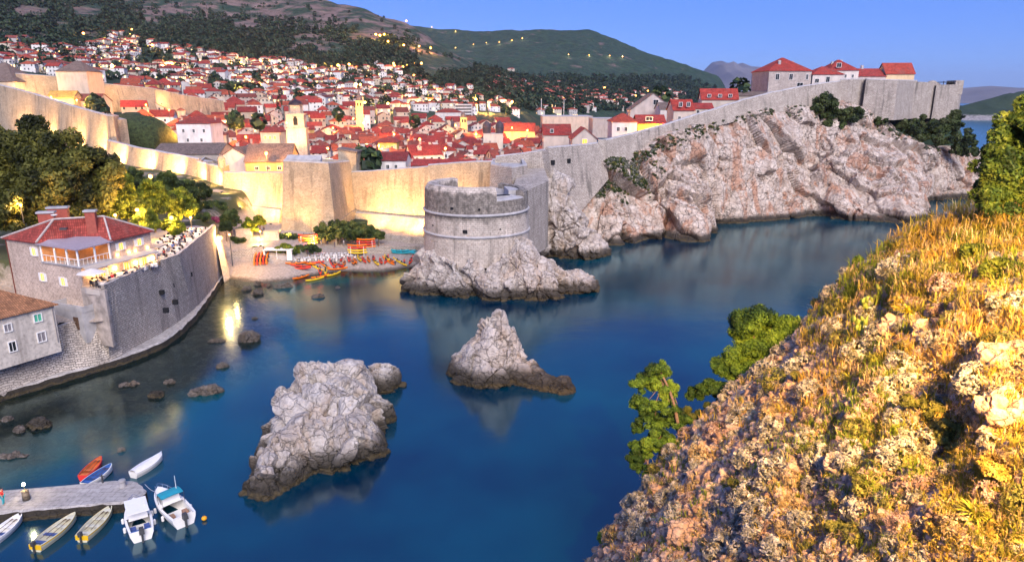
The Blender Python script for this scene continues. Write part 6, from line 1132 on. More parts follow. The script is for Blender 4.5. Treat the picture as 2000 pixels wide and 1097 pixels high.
def kayak(loc, rz, c, label, tilt=(0, 0), group='kayaks for hire on the small beach'):
    o = bpy.data.objects.new('kayak', KM[c]); COL.objects.link(o); o.location = [float(v) for v in loc]; o.rotation_euler = (tilt[0], tilt[1], rz); tag(o, label, 'kayak', group)
    for nm, mm, dx in (('cockpit', ckm, 0), ('seat_back', ckb, 0), ('cockpit', ckm, 1.35), ('seat_back', ckb, 1.35)):
        q_ = bpy.data.objects.new(nm, mm); COL.objects.link(q_); q_.parent = o; q_.location = (dx, 0, 0)
    return o
def kayp(p0, p1, c, label, up=.2, group='kayaks for hire on the small beach'):
    a_, b_ = onground(*p0), onground(*p1); a_[2] = max(a_[2], -.02); b_[2] = max(b_[2], -.02); c_ = (a_ + b_) / 2; d = b_ - a_; L = np.linalg.norm(d[:2]); return kayak((c_[0], c_[1], c_[2] + up), math.atan2(d[1], d[0]), c, label, (0, -math.atan2(d[2], max(L, .1))), group)
row_ = [(682, 508, 'red'), (694, 511, 'orange'), (702, 507, 'yellow'), (711, 510, 'red'), (720, 509, 'orange'), (735, 515, 'yellow'), (744, 512, 'red'), (756, 506, 'yellow')]
seen_c = {}
for j, (px, py, c) in enumerate(row_):
    seen_c[c] = seen_c.get(c, 0) + 1; g0 = onground(px, py); kayak((g0[0], g0[1], g0[2] + .22), R(112) + rnd.uniform(-.15, .15), c, '%s kayak pulled up at the waterline, %s %s one from the left in that row' % (c, nth(seen_c[c]), c), (0, -.1))
for p0, p1, c, lb in [((758, 502), (752, 516), 'red', 'red kayak lying across the crossed pair near the turquoise stack'), ((750, 506), (766, 517), 'orange', 'orange kayak under the crossing red one, near the turquoise stack'), ((775, 510), (787, 517), 'yellow', 'yellow kayak alone between the crossed pair and the last red kayak'), ((800, 516), (806, 504), 'red', 'red kayak closest to the round tower rock'),
                      ((570, 520), (604, 523), 'red', 'long red kayak lying sideways at the left end of the beached kayaks'), ((612, 520), (622, 526), 'yellow', 'yellow kayak half in the water beside the long red one'), ((628, 516), (640, 524), 'orange', 'orange kayak angled to the water beside the half-floating yellow one'), ((646, 512), (652, 522), 'red', 'red kayak pointing up the beach above the floating kayaks'),
                      ((625, 526), (626, 536), 'red', 'short-looking red kayak end-on at the waterline above the floating kayaks'), ((636, 526), (636, 536), 'yellow', 'yellow kayak end-on at the waterline, right of the end-on red one')]:
    kayp(p0, p1, c, lb)
for (p0, p1, c, lb) in [((572, 546), (604, 538), 'orange', 'orange kayak afloat, the one at the left of the floating group'), ((590, 551), (640, 541), 'yellow', 'yellow kayak afloat, closest to the viewer'), ((600, 546), (650, 535), 'orange', 'orange kayak afloat behind the closest yellow one'), ((636, 541), (668, 531), 'yellow', 'yellow kayak afloat at the right end of the floating group')]:
    a_, b_ = P(*p0, .1), P(*p1, .1); c_ = (a_ + b_) / 2; kayak((c_[0], c_[1], .12), math.atan2(b_[1] - a_[1], b_[0] - a_[0]), c, lb, group='kayaks afloat off the beach')
for j, (px, py, c, an) in enumerate([(578, 516, 'orange', .3), (588, 526, 'red', .1), (600, 517, 'orange', -.3), (655, 517, 'orange', 1.9), (664, 520, 'red', 2.2), (672, 516, 'orange', 1.7), (660, 527, 'orange', .4), (614, 515, 'red', .2), (765, 511, 'orange', 2.0), (730, 506, 'red', 1.8), (690, 514, 'orange', 1.9), (668, 508, 'red', 1.6)]):
    g0 = onground(px, py); kayak((g0[0], g0[1], max(g0[2], 0) + .22), an, c, '%s kayak lying loose among the beached kayaks, %s loose one from the quay side' % (c, nth(sorted([578, 588, 600, 655, 664, 672, 660, 614, 765, 730, 690, 668]).index(px) + 1)), (rnd.uniform(-.3, .3), 0))
for j, c in enumerate(['orange', 'red', 'orange', 'red', 'orange']):
    g0 = onground(498 + j * 6, 516 - j * .6); kayak((g0[0], g0[1], g0[2] + 1.2), R(100), c, '%s kayak standing tilted by the white kiosk, %s of five from the quay' % (c, nth(j + 1)), (R(75), -.5))
def rack(px, py, rows_, label, name='kayak_rack'):
    g0 = onground(px, py); t = empty(name, g0, .05, label, 'rack')
    for x in (-1.5, 1.5):
        MB().add(*box(x, 0, 1.1, .08, .08, 2.3)).obj('post', MT_WHITE, t); MB().add(*box(x, .7, 1.1, .08, .08, 2.3)).obj('post', MT_WHITE, t)
        for k in range(len(rows_)): MB().add(*box(x, .35, .45 + k * .6, .06, .8, .06)).obj('arm', MT_WHITE, t)
    return t, g0
for px, py, rows_, lb, wh in [(602, 487, ['yellow', 'orange', 'orange', 'red'], 'white kayak rack among bushes, left of the beach trees', 'left rack'), (698, 500, ['yellow', 'yellow', 'red', 'orange'], 'white kayak rack in the middle of the beach, with four kayaks', 'beach rack'), (715, 488, ['orange', 'red', 'red', 'orange'], 'white kayak rack behind the middle one, under the beach trees', 'rear rack')]:
    t, g0 = rack(px, py, rows_, lb)
    for k, c in enumerate(rows_): kayak((g0[0] + rnd.uniform(-.1, .1), g0[1] + .35, g0[2] + .62 + k * .6), .05, c, '%s kayak on the %s, shelf %s from the bottom' % (c, wh, nth(k + 1)))
for k, (dx, dy, dz) in enumerate([(0, 0, 0), (.3, .9, 0), (-.2, .4, .42), (1.2, 1.6, .1), (4.2, -.2, 0), (4.4, .6, .1)]):
    g0 = onground(783 + 0, 496); kayak((g0[0] + dx, g0[1] + dy, g0[2] + .25 + dz), -.12 + k * .03, 'turquoise', 'turquoise kayak, %s in the pile below the floodlit wall' % nth(k + 1), (0, 0), 'turquoise kayaks piled by the wall')
# kiosk and cafe tables
g0 = onground(544, 512); t = empty('beach_kiosk', g0, .0, 'low white beach kiosk with a dark counter opening beside the red kayaks', 'kiosk')
MB().add(*box(0, 1.0, 2.35, 6.4, 2.6, .18)).obj('roof', MT_WHITE, t); MB().add(*box(-3.0, 1.0, 1.15, .25, 2.2, 2.3)).obj('side_wall', MT_WHITE, t); MB().add(*box(2.6, .9, 1.15, 1.1, 2.2, 2.3)).obj('side_wall', MT_WHITE, t); MB().add(*box(-.4, 2.0, 1.15, 5.0, .15, 2.3)).obj('back_wall', MT_METAL, t); MB().add(*box(-.4, .2, .5, 5.0, .4, 1.0)).obj('counter', MT_CAP, t); MB().add(*box(-.2, -.1, 1.15, .1, .1, 2.3)).obj('post', MT_WHITE, t)
wtm = MB().add(*lathe([(.32, .70), (.36, .72), (.36, .75), (.02, .75)], 12)).add(*tube([(0, 0, 0), (0, 0, .72)], .04, 6)).mesh('cafe_table', MT_WHITE); wcm = MB().add(*box(0, 0, .43, .4, .4, .05)).add(*box(0, .19, .65, .4, .05, .42)).add(*box(0, 0, .2, .32, .32, .4)).mesh('cafe_chair', MT_WHITE); k = 0
for jr, (py, x0_, x1_) in enumerate([(509, 585, 668), (504, 598, 690), (500, 622, 684)]):
    for j, px in enumerate(np.arange(x0_, x1_, 13)):
        g0 = onground(px + rnd.uniform(-3, 3), py + rnd.uniform(-1, 1)); o = bpy.data.objects.new('cafe_table', wtm); COL.objects.link(o); o.location = g0; tag(o, 'white round café table on the beach, %s from the left in %s row' % (nth(j + 1), ['the front', 'the middle', 'the back'][jr]), 'table', 'white tables of the beach café')
        for s_ in (-1, 1): c = bpy.data.objects.new('cafe_chair', wcm); COL.objects.link(c); c.location = [float(v) for v in g0 + (s_ * .65, 0, 0)]; c.rotation_euler = (0, 0, -s_ * 1.57); tag(c, 'white café chair %s of table %s in %s row' % ('left' if s_ < 0 else 'right', nth(j + 1), ['the front', 'the middle', 'the back'][jr]), 'chair', 'white chairs of the beach café')
g0 = onground(482, 462); 
for px, py, lb in ((533, 468, 'small plain stone hut in the beach garden, by the hedge'), (478, 464, 'low stone hut in the garden beside the lamp post')):
    g0 = onground(px, py); h_ = empty('garden_hut', g0, .1, lb, 'hut'); MB().add(*box(0, 0, 1.0, 3.4, 2.0, 2.2)).obj('walls', MT_WARMW, h_); MB().add(*box(0, 0, 2.2, 3.7, 2.3, .2)).obj('roof', plain('sand_roof', (.5, .4, .28), .9), h_)
# ================================================================== the near slope
from mathutils.bvhtree import BVHTree
SL = [(1060, 1230, 44), (1110, 1165, 43.5), (1157, 1097, 43), (1215, 1003, 42.5), (1270, 935, 43), (1335, 850, 45), (1440, 752, 47), (1510, 695, 48), (1570, 633, 49), (1650, 542, 50), (1710, 500, 51), (1790, 442, 52), (1900, 402, 52), (2000, 372, 50), (2160, 335, 47)]
EI = [(1350, 1560, 15), (1450, 1580, 14), (1560, 1560, 13.5), (1680, 1520, 13), (1800, 1470, 12.5), (1950, 1400, 12), (2120, 1300, 11.5), (2280, 1190, 11.5), (2400, 1080, 12), (2480, 960, 13), (2530, 840, 15), (2560, 720, 18), (2570, 610, 22), (2560, 530, 27), (2560, 450, 33)]
nu, nv = 330, 300
Sd = crom([D(*a_) for a_ in SL], nu); Ed = crom([D(*a_) for a_ in EI], nu); rows = []
for u in np.linspace(0, 1, nv): rows.append(Ed * (1 - u) + Sd * u + np.array((0, 0, 1.0)) * (1.5 * math.sin(math.pi * u)))
nrm = Sd - Ed; nrm[:, 2] = 0; nrm /= np.linalg.norm(nrm, axis=1)[:, None]; nrm = nrm * .6 + np.array((-.45, .5, 0)); 
G = np.array(rows); flat_ = G.reshape(-1, 3); up_ = np.array((-.35, -.2, .85))
dsp = .55 * fbm(flat_ / 4.5, 4, 71) + .28 * ridged(flat_ * (1, 1, 1.4) / 1.9, 4, 72) + .07 * fbm(flat_ / .4, 3, 73)
f1, f2, cid, _g = worley(flat_ / 1.6, 74); dsp += np.clip(.5 - f1, 0, 1) * (cid > .6) * .5
edge = np.clip((1 - np.linspace(0, 1, nv)) * 8, .35, 1)[:, None].repeat(nu, 1).ravel()
G = (flat_ + up_ * (dsp * edge)[:, None]).reshape(nv, nu, 3)
_gp = G.reshape(-1, 3); _gd = _gp[:, 1] * _c - (_gp[:, 2] - H) * _s; _gx = 1000 + F * _gp[:, 0] / _gd; _gy = 548.5 - F * (_gp[:, 1] * _s + (_gp[:, 2] - H) * _c) / _gd
_dent = np.exp(-(((_gx - 1850) / 75) ** 2 + ((_gy - 840) / 90) ** 2)) * .9 + np.exp(-(((_gx - 1560) / 60) ** 2 + ((_gy - 960) / 60) ** 2)) * .8; _ridg = np.exp(-(((_gx - 1935) / 60) ** 2 + ((_gy - 800) / 90) ** 2)) * .8
G = (_gp + np.array((-.3, -.25, .9)) * (_ridg - _dent)[:, None]).reshape(G.shape)
ext = [G[-1] + nrm * a_ + (0, 0, -d_) for a_, d_ in ((.35, .4), (.8, 1.4), (1.6, 3.4), (3.0, 8), (5, 16), (7, 34))]
G = np.concatenate((G, np.array(ext)))
m, nt, b = newmat('slope_ground', .95); p = pos(nt); n1 = noise(nt, p, .35, 7, .6); n2 = noise(nt, p, 2.2, 8, .65); n3 = noise(nt, p, .9, 5); xx = N(nt, 'SeparateXYZ', Vector=p)
soil = mixc(nt, ramp(nt, n2, [(.32, 0), (.68, 1)]), (.16, .075, .032), (.44, .225, .10)); stone = mixc(nt, ramp(nt, n2, [(.3, 0), (.6, 1)]), (.32, .23, .18), (.64, .52, .44))
c = mixc(nt, ramp(nt, n1, [(.42, 1), (.60, 0)]), soil, stone); c = mixc(nt, mth(nt, 'MULTIPLY', ramp(nt, n3, [(.55, 0), (.66, 1)]), .7), c, (.085, .075, .03))
vo = N(nt, 'TexVoronoi', {'feature': 'DISTANCE_TO_EDGE'}, Vector=N(nt, 'VectorMath', {'operation': 'ADD'}, i0=p, i1=N(nt, 'TexNoise', Vector=p, Scale=1.4, Detail=4).outputs['Color']).outputs[0], Scale=1.6).outputs['Distance']
c = mixc(nt, ramp(nt, vo, [(0, .5), (.05, 0)]), c, (.05, .03, .02)); setc(nt, b, c, mth(nt, 'ADD', mth(nt, 'MULTIPLY', n2, .8), mth(nt, 'MULTIPLY', n1, .6)), 1.0, .25)
slope = tag(MB().add(G.reshape(-1, 3), gridf(*G.shape[:2])).obj('near_hillside', m, smooth=True), kind='structure')
_b = BVHTree.FromPolygons([tuple(v) for v in G.reshape(-1, 3)], [tuple(f) for f in gridf(*G.shape[:2])])
def drop(px, py):
    d = Vector(ray(px, py)).normalized(); h = _b.ray_cast(Vector((0, 0, H)), d); return (np.array(h[0]), np.array(h[1]), h[3]) if h[0] is not None and h[3] < 75 else None
SX = [a_[0] for a_ in SL]; SY = [a_[1] for a_ in SL]
def inside(px, py, mrg=0): return py > np.interp(px, SX, SY) + mrg
LEAF = leafmat('leaf', .25); LEAFS = leafmat('silver_leaf', .12, .8); MT_BARK = plain('bark', (.16, .11, .08), .95, .35, sc=6)
def shrub_mesh(i, cols, n, size, r=(.5, .5, .38), stems=True, hol=.78):
    g_ = np.random.RandomState(50 + i); bl = [((g_.uniform(-.2, .2), g_.uniform(-.2, .2), .12 + g_.uniform(-.05, .08)), np.array(r) * g_.uniform(.5, .85)) for _ in range(5)]
    V, Fq, C = leaves(bl, n, size, cols, g_, shell=hol, gap=.45, gs=3.5, asp=1.9, up=.6); keep = V.reshape(-1, 4, 3)[:, :, 2].mean(1) > -.08; k4 = np.repeat(keep, 4); Fq = np.arange(keep.sum() * 4).reshape(-1, 4)
    return V[k4], Fq, C[k4]
SILV = [(.09, .09, .065), (.20, .20, .165), (.34, .335, .30), (.50, .485, .44)]; STRAW = [(.14, .09, .045), (.32, .24, .12), (.46, .40, .25)]; OLIVE = [(.05, .06, .015), (.13, .14, .03), (.26, .25, .06)]; PINK = [(.16, .09, .065), (.32, .22, .18), (.46, .37, .33)]; GOLD = [(.14, .09, .02), (.36, .25, .04), (.52, .42, .10)]
SHM = []
for i in range(7):
    V, Fq, C = shrub_mesh(i, SILV, 2600, .048); mb = MB().add(V, Fq, col=C); g_ = np.random.RandomState(i)
    for _ in range(14): a_ = g_.uniform(0, 6.28); mb.add(*tube([(0, 0, -.1), (.16 * math.cos(a_), .16 * math.sin(a_), .15), (.36 * math.cos(a_), .36 * math.sin(a_), g_.uniform(.2, .42))], [.02, .008, .004], 4, False), col=(.16, .12, .09))
    SHM.append(('silver grey', mb.mesh('silver_shrub', LEAFS)))
OTH = [('dry straw coloured', STRAW), ('olive green', OLIVE), ('pinkish brown', PINK), ('golden green', GOLD)]; OTM = [(n_, MB().add(*(lambda t_: (t_[0], t_[1]))(s_ := shrub_mesh(20 + j, c_, 2200, .048, (.5, .5, .42))), col=s_[2]).mesh('low_shrub', LEAF)) for j, (n_, c_) in enumerate(OTH)]
bm_ = [r_ for r_ in range(4)]
RKM = []
for i in range(6):
    q_ = MB(); bmx = bmesh.new(); bmesh.ops.create_icosphere(bmx, subdivisions=4, radius=1); d_ = np.array([v.co[:] for v in bmx.verts]); Fc = np.array([[v.index for v in f.verts] for f in bmx.faces]); bmx.free()
    V = rockdisp(d_ * (.55, .45, .38), d_, .12, .22, .03, .55, 30 + i); q_.add(V, Fc); RKM.append(q_)
MT_SROCK = rockmat('slope_rock', (.54, .43, .36), (.36, .25, .19), (.40, .20, .09), 1.7, .55, 0, crack=.5); RKMM = [q_.mesh('slope_rock', MT_SROCK) for q_ in RKM]
# shrubs one by one: a jittered lattice over the slope as seen; a label gives the band and the count from the water's edge
cell = 44; items = []; jrow = 0
for py in np.arange(440, 1120, cell * .72):
    jrow += 1; k = 0
    for px in np.arange(1140, 2040, cell):
        x_, y_ = px + rnd.uniform(-.42, .42) * cell, py + rnd.uniform(-.42, .42) * cell * .7
        if not inside(x_, y_, -10): continue
        h_ = drop(x_, y_)
        if h_ is None: continue
        grassy = (x_ > 1640 and y_ < 640) or (x_ > 1820 and y_ > 700) or (1650 < x_ < 1760 and 700 < y_ < 960)
        if rnd.random() < (.50 if grassy else .08): continue
        k += 1; items.append((x_, y_, h_, jrow, k, grassy))
cnt = {}; WORD = {}
for x_, y_, (q_, n_, dist), jr, k, gr in items:
    r_ = rnd.random(); kind, me = rnd.choice(SHM) if r_ < (.28 if gr else .62) else rnd.choice(OTM if gr else OTM[:3])
    s_ = dist / 36 * rnd.uniform(.6, 1.6) * (1.1 if kind[0] == 's' else .9); o = bpy.data.objects.new('silver_shrub' if kind == 'silver grey' else 'low_shrub', me); COL.objects.link(o); o.location = [float(v) for v in q_ - n_ * .04 * s_]
    ax_ = Vector(n_).lerp(Vector((0, 0, 1)), .45).normalized(); o.rotation_mode = 'QUATERNION'; o.rotation_quaternion = ax_.to_track_quat('Z', 'Y') @ Matrix.Rotation(rnd.uniform(0, 6.28), 3, 'Z').to_quaternion(); o.scale = (s_, s_, s_ * rnd.uniform(.8, 1.25))
    key = (kind, jr); cnt[key] = cnt.get(key, 0) + 1
    tag(o, '%s shrub, %s of its colour from the left in slope band %d' % (kind, nth(cnt[key]), jr), 'shrub', 'low shrubs on the near slope')
for j in range(0, nu, 5):
    q_ = Sd[j]; 
    if not (1130 < proj(q_)[0] < 1960): continue
    kind, me = rnd.choice(SHM + OTM[:3]); s_ = rnd.uniform(.6, 1.3); o = bpy.data.objects.new('silver_shrub' if kind == 'silver grey' else 'low_shrub', me); COL.objects.link(o); h_ = drop(*(np.array(proj(q_)) + (rnd.uniform(-4, 6), rnd.uniform(0, 12))))
    if h_ is None: bpy.data.objects.remove(o); continue
    o.location = [float(v) for v in h_[0] - (0, 0, .05)]; o.rotation_euler = (rnd.uniform(-.3, .3), rnd.uniform(-.3, .3), rnd.uniform(0, 6)); o.scale = (s_,) * 3
    tag(o, '%s shrub on the slope skyline, %s edge shrub up from the water' % (kind, nth(j // 5 + 1)), 'shrub', 'low shrubs on the near slope')
# bigger rocks of the slope
for px, py, s_, lb in [(1962, 690, 1.5, 'big pale orange-lit rock near the right photo edge, halfway down the slope'), (1812, 650, 1.1, 'upright brown rock with a flat face below the yellow leaves'), (1640, 905, .9, 'pale rock beside olive shrubs on the middle of the slope'), (1505, 800, .8, 'pale pink rock slab on the pale side of the slope'), (1430, 905, .9, 'pink rock low on the slope, above the dark pine foot'), (1335, 1040, 1.1, 'reddish pale rock near the bottom of the slope'), (1745, 640, .9, 'white-topped rock above bare orange soil'), (1570, 960, .8, 'round rock in the bare brown gully'), (1960, 800, 1.6, 'orange rock face along the right photo edge'), (1790, 760, .8, 'pale stones above the dark hollow'), (1580, 690, .6, 'small grey rock on the upper edge above the round pine'), (1480, 760, .6, 'pinkish rock beside the upper edge of the slope'), (1390, 880, .7, 'white-pink rock above the lower pine')]:
    h_ = drop(px, py)
    if h_ is None: continue
    o = bpy.data.objects.new('slope_rock', rnd.choice(RKMM)); COL.objects.link(o); o.location = [float(v) for v in h_[0] - h_[1] * .12]; o.rotation_euler = (rnd.uniform(-.4, .4), rnd.uniform(-.4, .4), rnd.uniform(0, 6)); k_ = s_ * h_[2] / 32 * 1.15; o.scale = (k_, k_, k_ * .9); tag(o, lb, 'rock', 'larger rocks on the near slope')
# rubble, ground cover, grass
def scatter(n, x0, x1, y0, y1, fn):
    out_ = []
    for _ in range(n):
        px, py = rnd.uniform(x0, x1), rnd.uniform(y0, y1)
        if not inside(px, py, -16) or not fn(px, py): continue
        h_ = drop(px, py)
        if h_ is not None: out_.append((px, py) + h_)
    return out_
mb = MB(); Q_ = [(np.concatenate(q_.V), q_.F[0]) for q_ in RKM]
bmx = bmesh.new(); bmesh.ops.create_icosphere(bmx, subdivisions=2, radius=1); d0 = np.array([v.co[:] for v in bmx.verts]); F0 = np.array([[v.index for v in f.verts] for f in bmx.faces]); bmx.free()
for px, py, q_, n_, dist in scatter(5200, 1130, 2020, 420, 1110, lambda x, y: True):
    s_ = dist / 35 * rnd.uniform(.07, .24) * (1.0 if px < 1700 else .8); V = d0 * (1 + .35 * vnoise(d0 * 1.3 + rnd.uniform(0, 99), 3)[:, None]); V = np.sign(V) * np.abs(V) ** .8 * (s_ * rnd.uniform(.8, 1.5), s_, s_ * rnd.uniform(.5, .9)); a_ = rnd.uniform(0, 6.28); V = np.c_[V[:, 0] * math.cos(a_) - V[:, 1] * math.sin(a_), V[:, 0] * math.sin(a_) + V[:, 1] * math.cos(a_), V[:, 2]]; mb.add(V + q_, F0)
tag(mb.obj('rubble', [MT_SROCK]), 'loose pale stones strewn over the near slope', 'rubble', kind='stuff')
mb = MB(); sv = [shrub_mesh(40 + i, [SILV, SILV, STRAW, OLIVE, PINK, GOLD][i], 130, .10) for i in range(6)]
for px, py, q_, n_, dist in scatter(2900, 1130, 2030, 420, 1115, lambda x, y: True):
    V, Fq, C = sv[rnd.choice([0, 1, 1, 2, 4, 3] if px < 1650 else [0, 2, 2, 3, 5, 5])]; s_ = dist / 36 * rnd.uniform(.25, .6); a_ = rnd.uniform(0, 6.28); V = np.c_[V[:, 0] * math.cos(a_) - V[:, 1] * math.sin(a_), V[:, 0] * math.sin(a_) + V[:, 1] * math.cos(a_), V[:, 2]] * s_; mb.add(V + q_, Fq, col=C * rnd.uniform(.75, 1.25))
tag(mb.obj('ground_cover', [LEAF]), 'tiny herbs and dry growth covering the near slope', 'ground cover', kind='stuff')
def gmask(x, y):
    v = vnoise(np.array([[x / 90, y / 70, 1.7]]), 9)[0]
    base = 1.0 if (x > 1640 and y < 1250 - .38 * x) else .75 if (x > 1830 and y > 830) else .6 if (1650 < x < 1900 and 700 < y < 960) else .4 if x > 1560 else .12
    return rnd.random() < base * (1 + .8 * v)
mb = MB(); tufts = scatter(13000, 1150, 2030, 400, 1115, gmask); bl = []
for px, py, q_, n_, dist in tufts:
    nb = 10; L = dist / 38 * rs.uniform(.25, .75, nb) * (1.0 if py < 800 else .8); w_ = dist * .0006 * rs.uniform(.7, 1.4, nb); a_ = rs.uniform(0, 6.28, nb); lean = rs.uniform(.15, .8, nb); base = q_ + rs.normal(size=(nb, 3)) * (.10, .10, .02) * dist / 30
    dirx, diry = np.cos(a_) - .3, np.sin(a_) - .2; sdx, sdy = -np.sin(a_), np.cos(a_); sd_ = np.stack((sdx, sdy, 0 * sdx), 1) * w_[:, None]
    p1 = base + np.stack((dirx * lean * L * .35, diry * lean * L * .35, L * .6), 1); p2 = base + np.stack((dirx * lean * L, diry * lean * L, L * (1 - .35 * lean)), 1)
    V = np.stack((base - sd_, base + sd_, p1 + sd_ * .8, p1 - sd_ * .8, p2 + sd_ * .15, p2 - sd_ * .15), 1).reshape(-1, 3); k6 = np.arange(nb)[:, None] * 6
    t_ = np.clip(.55 + .75 * vnoise(np.array([[q_[0] / 2.6, q_[1] / 2.6, 4]]), 12)[0] + rnd.uniform(-.2, .2), 0, 1); c_ = np.array((.50, .32, .07)) * (1 - t_) + np.array((.17, .24, .02)) * t_ if rnd.random() < .75 else np.array((.58, .44, .22))
    mb.add(V, np.r_[k6 + (0, 1, 2, 3), k6 + (3, 2, 4, 5)], col=c_ * rnd.uniform(.7, 1.25))
tag(mb.obj('dry_grass', [leafmat('grass_blade', .4)]), 'golden and green dry grass on the near slope', 'grass', kind='stuff')
for j, (px, py, r_, cols, lb) in enumerate([(1862, 862, 30, OLIVE, 'big dark olive bush in the hollow on the right of the slope'), (1805, 800, 22, [(.03, .035, .01), (.09, .10, .02), (.17, .17, .04)], 'dark green bush at the upper rim of the hollow'), (1690, 955, 24, OLIVE, 'olive bush beside the pale rock in the middle of the slope'), (1752, 905, 20, OLIVE, 'olive bush left of the hollow'), (1955, 540, 26, [(.03, .045, .008), (.10, .14, .015), (.20, .24, .03)], 'dark green bush in the grass under the leafy tree'), (1900, 505, 22, [(.03, .045, .008), (.10, .14, .015), (.20, .24, .03)], 'green bush in the grass left of the leafy tree foot'), (1560, 742, 14, OLIVE, 'small olive bush near the upper slope edge'), (1440, 955, 16, OLIVE, 'small olive bush low on the pale side of the slope'), (1960, 930, 26, GOLD, 'golden green bush in the lower right grass'), (1640, 1040, 20, OLIVE, 'olive bush near the bottom of the slope')]):
    h_ = drop(px, py)
    if h_ is None: continue
    q_, n_, dist = h_; k_ = r_ * dist / F; g_ = np.random.RandomState(300 + j); V, Fq, C = leaves([(g_.normal(size=3) * (.5, .5, .15) * k_ + (0, 0, k_ * .45), k_ * g_.uniform(.35, .6)) for _ in range(9)], 4200, .06 * dist / 26, cols, g_, shell=.6, gap=.3, gs=2.0)
    t = empty('slope_bush', q_, 0, lb, 'bush'); MB().add(V, Fq, col=C).obj('crown', LEAF, t); sm = MB()
    for _ in range(7): a_ = g_.uniform(0, 6.28); sm.add(*tube([(0, 0, -.2), (.3 * k_ * math.cos(a_), .3 * k_ * math.sin(a_), .35 * k_), (.7 * k_ * math.cos(a_), .7 * k_ * math.sin(a_), .75 * k_)], [.03, .018, .006], 5))
    sm.obj('stems', MT_BARK, t)
# special plants
def cactus(px, py, label, sc_=1.0):
    q_, n_, dist = drop(px, py); t = empty('prickly_pear', q_, 0, label, 'cactus'); g_ = random.Random(int(px)); mt = plain('cactus_pad', (.20, .26, .05), .5, .25)
    for k in range(16):
        a_, h_ = g_.uniform(0, 6.28), g_.uniform(.05, .75); r_ = g_.uniform(.1, .35); V, Fc = blob((0, 0, .16), (.13, .035, .17), 2, .04, k); yaw = g_.uniform(0, 3.14); tl = g_.uniform(-.4, .4); V = np.c_[V[:, 0] + V[:, 2] * tl, V[:, 1], V[:, 2]]; V = np.c_[V[:, 0] * math.cos(yaw) - V[:, 1] * math.sin(yaw), V[:, 0] * math.sin(yaw) + V[:, 1] * math.cos(yaw), V[:, 2]]
        MB().add((V + (r_ * math.cos(a_) * h_ * 2, r_ * math.sin(a_) * h_ * 2, h_)) * sc_ * 1.5, Fc).obj('pad', mt, t, True)
cactus(1690, 612, 'yellow-green prickly pear on the upper slope below the white shrub', .75); cactus(1680, 655, 'prickly pear growing just under the first one, darker pads', .75); cactus(1720, 580, 'small bright prickly pear above the other two', .5)
def blades(px, py, label, n, L, c):
    q_, n_, dist = drop(px, py); mb = MB(); g_ = np.random.RandomState(int(px))
    for k in range(n):
        a_ = g_.uniform(0, 6.28); e = g_.uniform(.3, 1.2); l_ = L * g_.uniform(.6, 1.1); t_ = np.linspace(0, 1, 6)[:, None]; d_ = np.array((math.cos(a_) * math.cos(e), math.sin(a_) * math.cos(e), math.sin(e))); ctr = d_ * l_ * t_ + np.array((0, 0, -.45 * l_)) * t_ ** 2; w_ = .045 * (1 - t_ ** 1.5) + .002; sd_ = np.array((-math.sin(a_), math.cos(a_), 0)); V = np.stack((ctr - sd_ * w_, ctr + sd_ * w_), 1).reshape(-1, 3); mb.add(V, gridf(6, 2), col=np.array(c) * g_.uniform(.7, 1.2))
    o = mb.obj('long_leaved_plant', [LEAF]); o.location = [float(v) for v in q_]; tag(o, label, 'plant')
blades(1775, 612, 'bright yellow long-leaved plant above the upright brown rock', 60, 1.1, (.62, .52, .03)); blades(1835, 598, 'yellow long-leaved plant right of the brightest one, near the dark tree', 40, 1.0, (.55, .48, .04)); blades(1660, 745, 'yellow-green long-leaved plant on the middle slope', 40, .9, (.5, .48, .04)); blades(1905, 1010, 'yellow-green spiky plant in the bottom grass', 50, .9, (.42, .42, .05))
# ------------------------------------------------------------------ trees on the slope edge
def tree(name, label, cat, base, trunk_top, blobs, n, size, cols, r0=.2, mat=None, group=None, gap=.0, gs=.5, seed=1, shell=.45, limbs=6, asp=1.7, up=.3, sub=0):
    g_ = np.random.RandomState(seed); base = np.asarray(base, float); t = empty(name, base, 0, label, cat, group); m_ = MB(); tt0 = np.asarray(trunk_top, float) - base
    m_.add(*limb((0, 0, -.6), tt0, r0, r0 * .45, g_, .05, 8, 10))
    cs_ = [np.asarray(c) - base for c, _ in blobs]
    for c in (cs_ if len(cs_) <= limbs else [cs_[i] for i in g_.choice(len(cs_), limbs, False)]):
        f = g_.uniform(.45, .95); m_.add(*limb(tt0 * f, c, r0 * .42, r0 * .08, g_, .10, 6, 7))
    m_.obj('trunk', MT_BARK, t); bl = [(np.asarray(c) - base, r_) for c, r_ in blobs]
    if sub:   # break each mass into clumps on its surface
        b2 = []
        for c, r_ in bl:
            r_ = np.asarray(r_) * np.ones(3)
            for _ in range(sub): d_ = g_.normal(size=3); d_ /= np.linalg.norm(d_); b2.append((c + d_ * r_ * g_.uniform(.5, .92), (r_ * .5 + r_.mean() * .5) * g_.uniform(.24, .42)))
        bl = b2
    V, Fq, C = leaves(bl, n, size, cols, g_, shell=shell, gap=gap, gs=gs, asp=asp, up=up); MB().add(V, Fq, col=C).obj('crown', mat or LEAF, t); return t
PINE = [(.012, .034, .008), (.045, .10, .014), (.11, .20, .02), (.19, .30, .03)]
u_ = lambda px, py, Y, r, ry=None, rz_=None: (D(px, py, Y), (r * Y / F * 1.03, (ry or r) * Y / F * 1.03, (rz_ or r) * Y / F * 1.03))
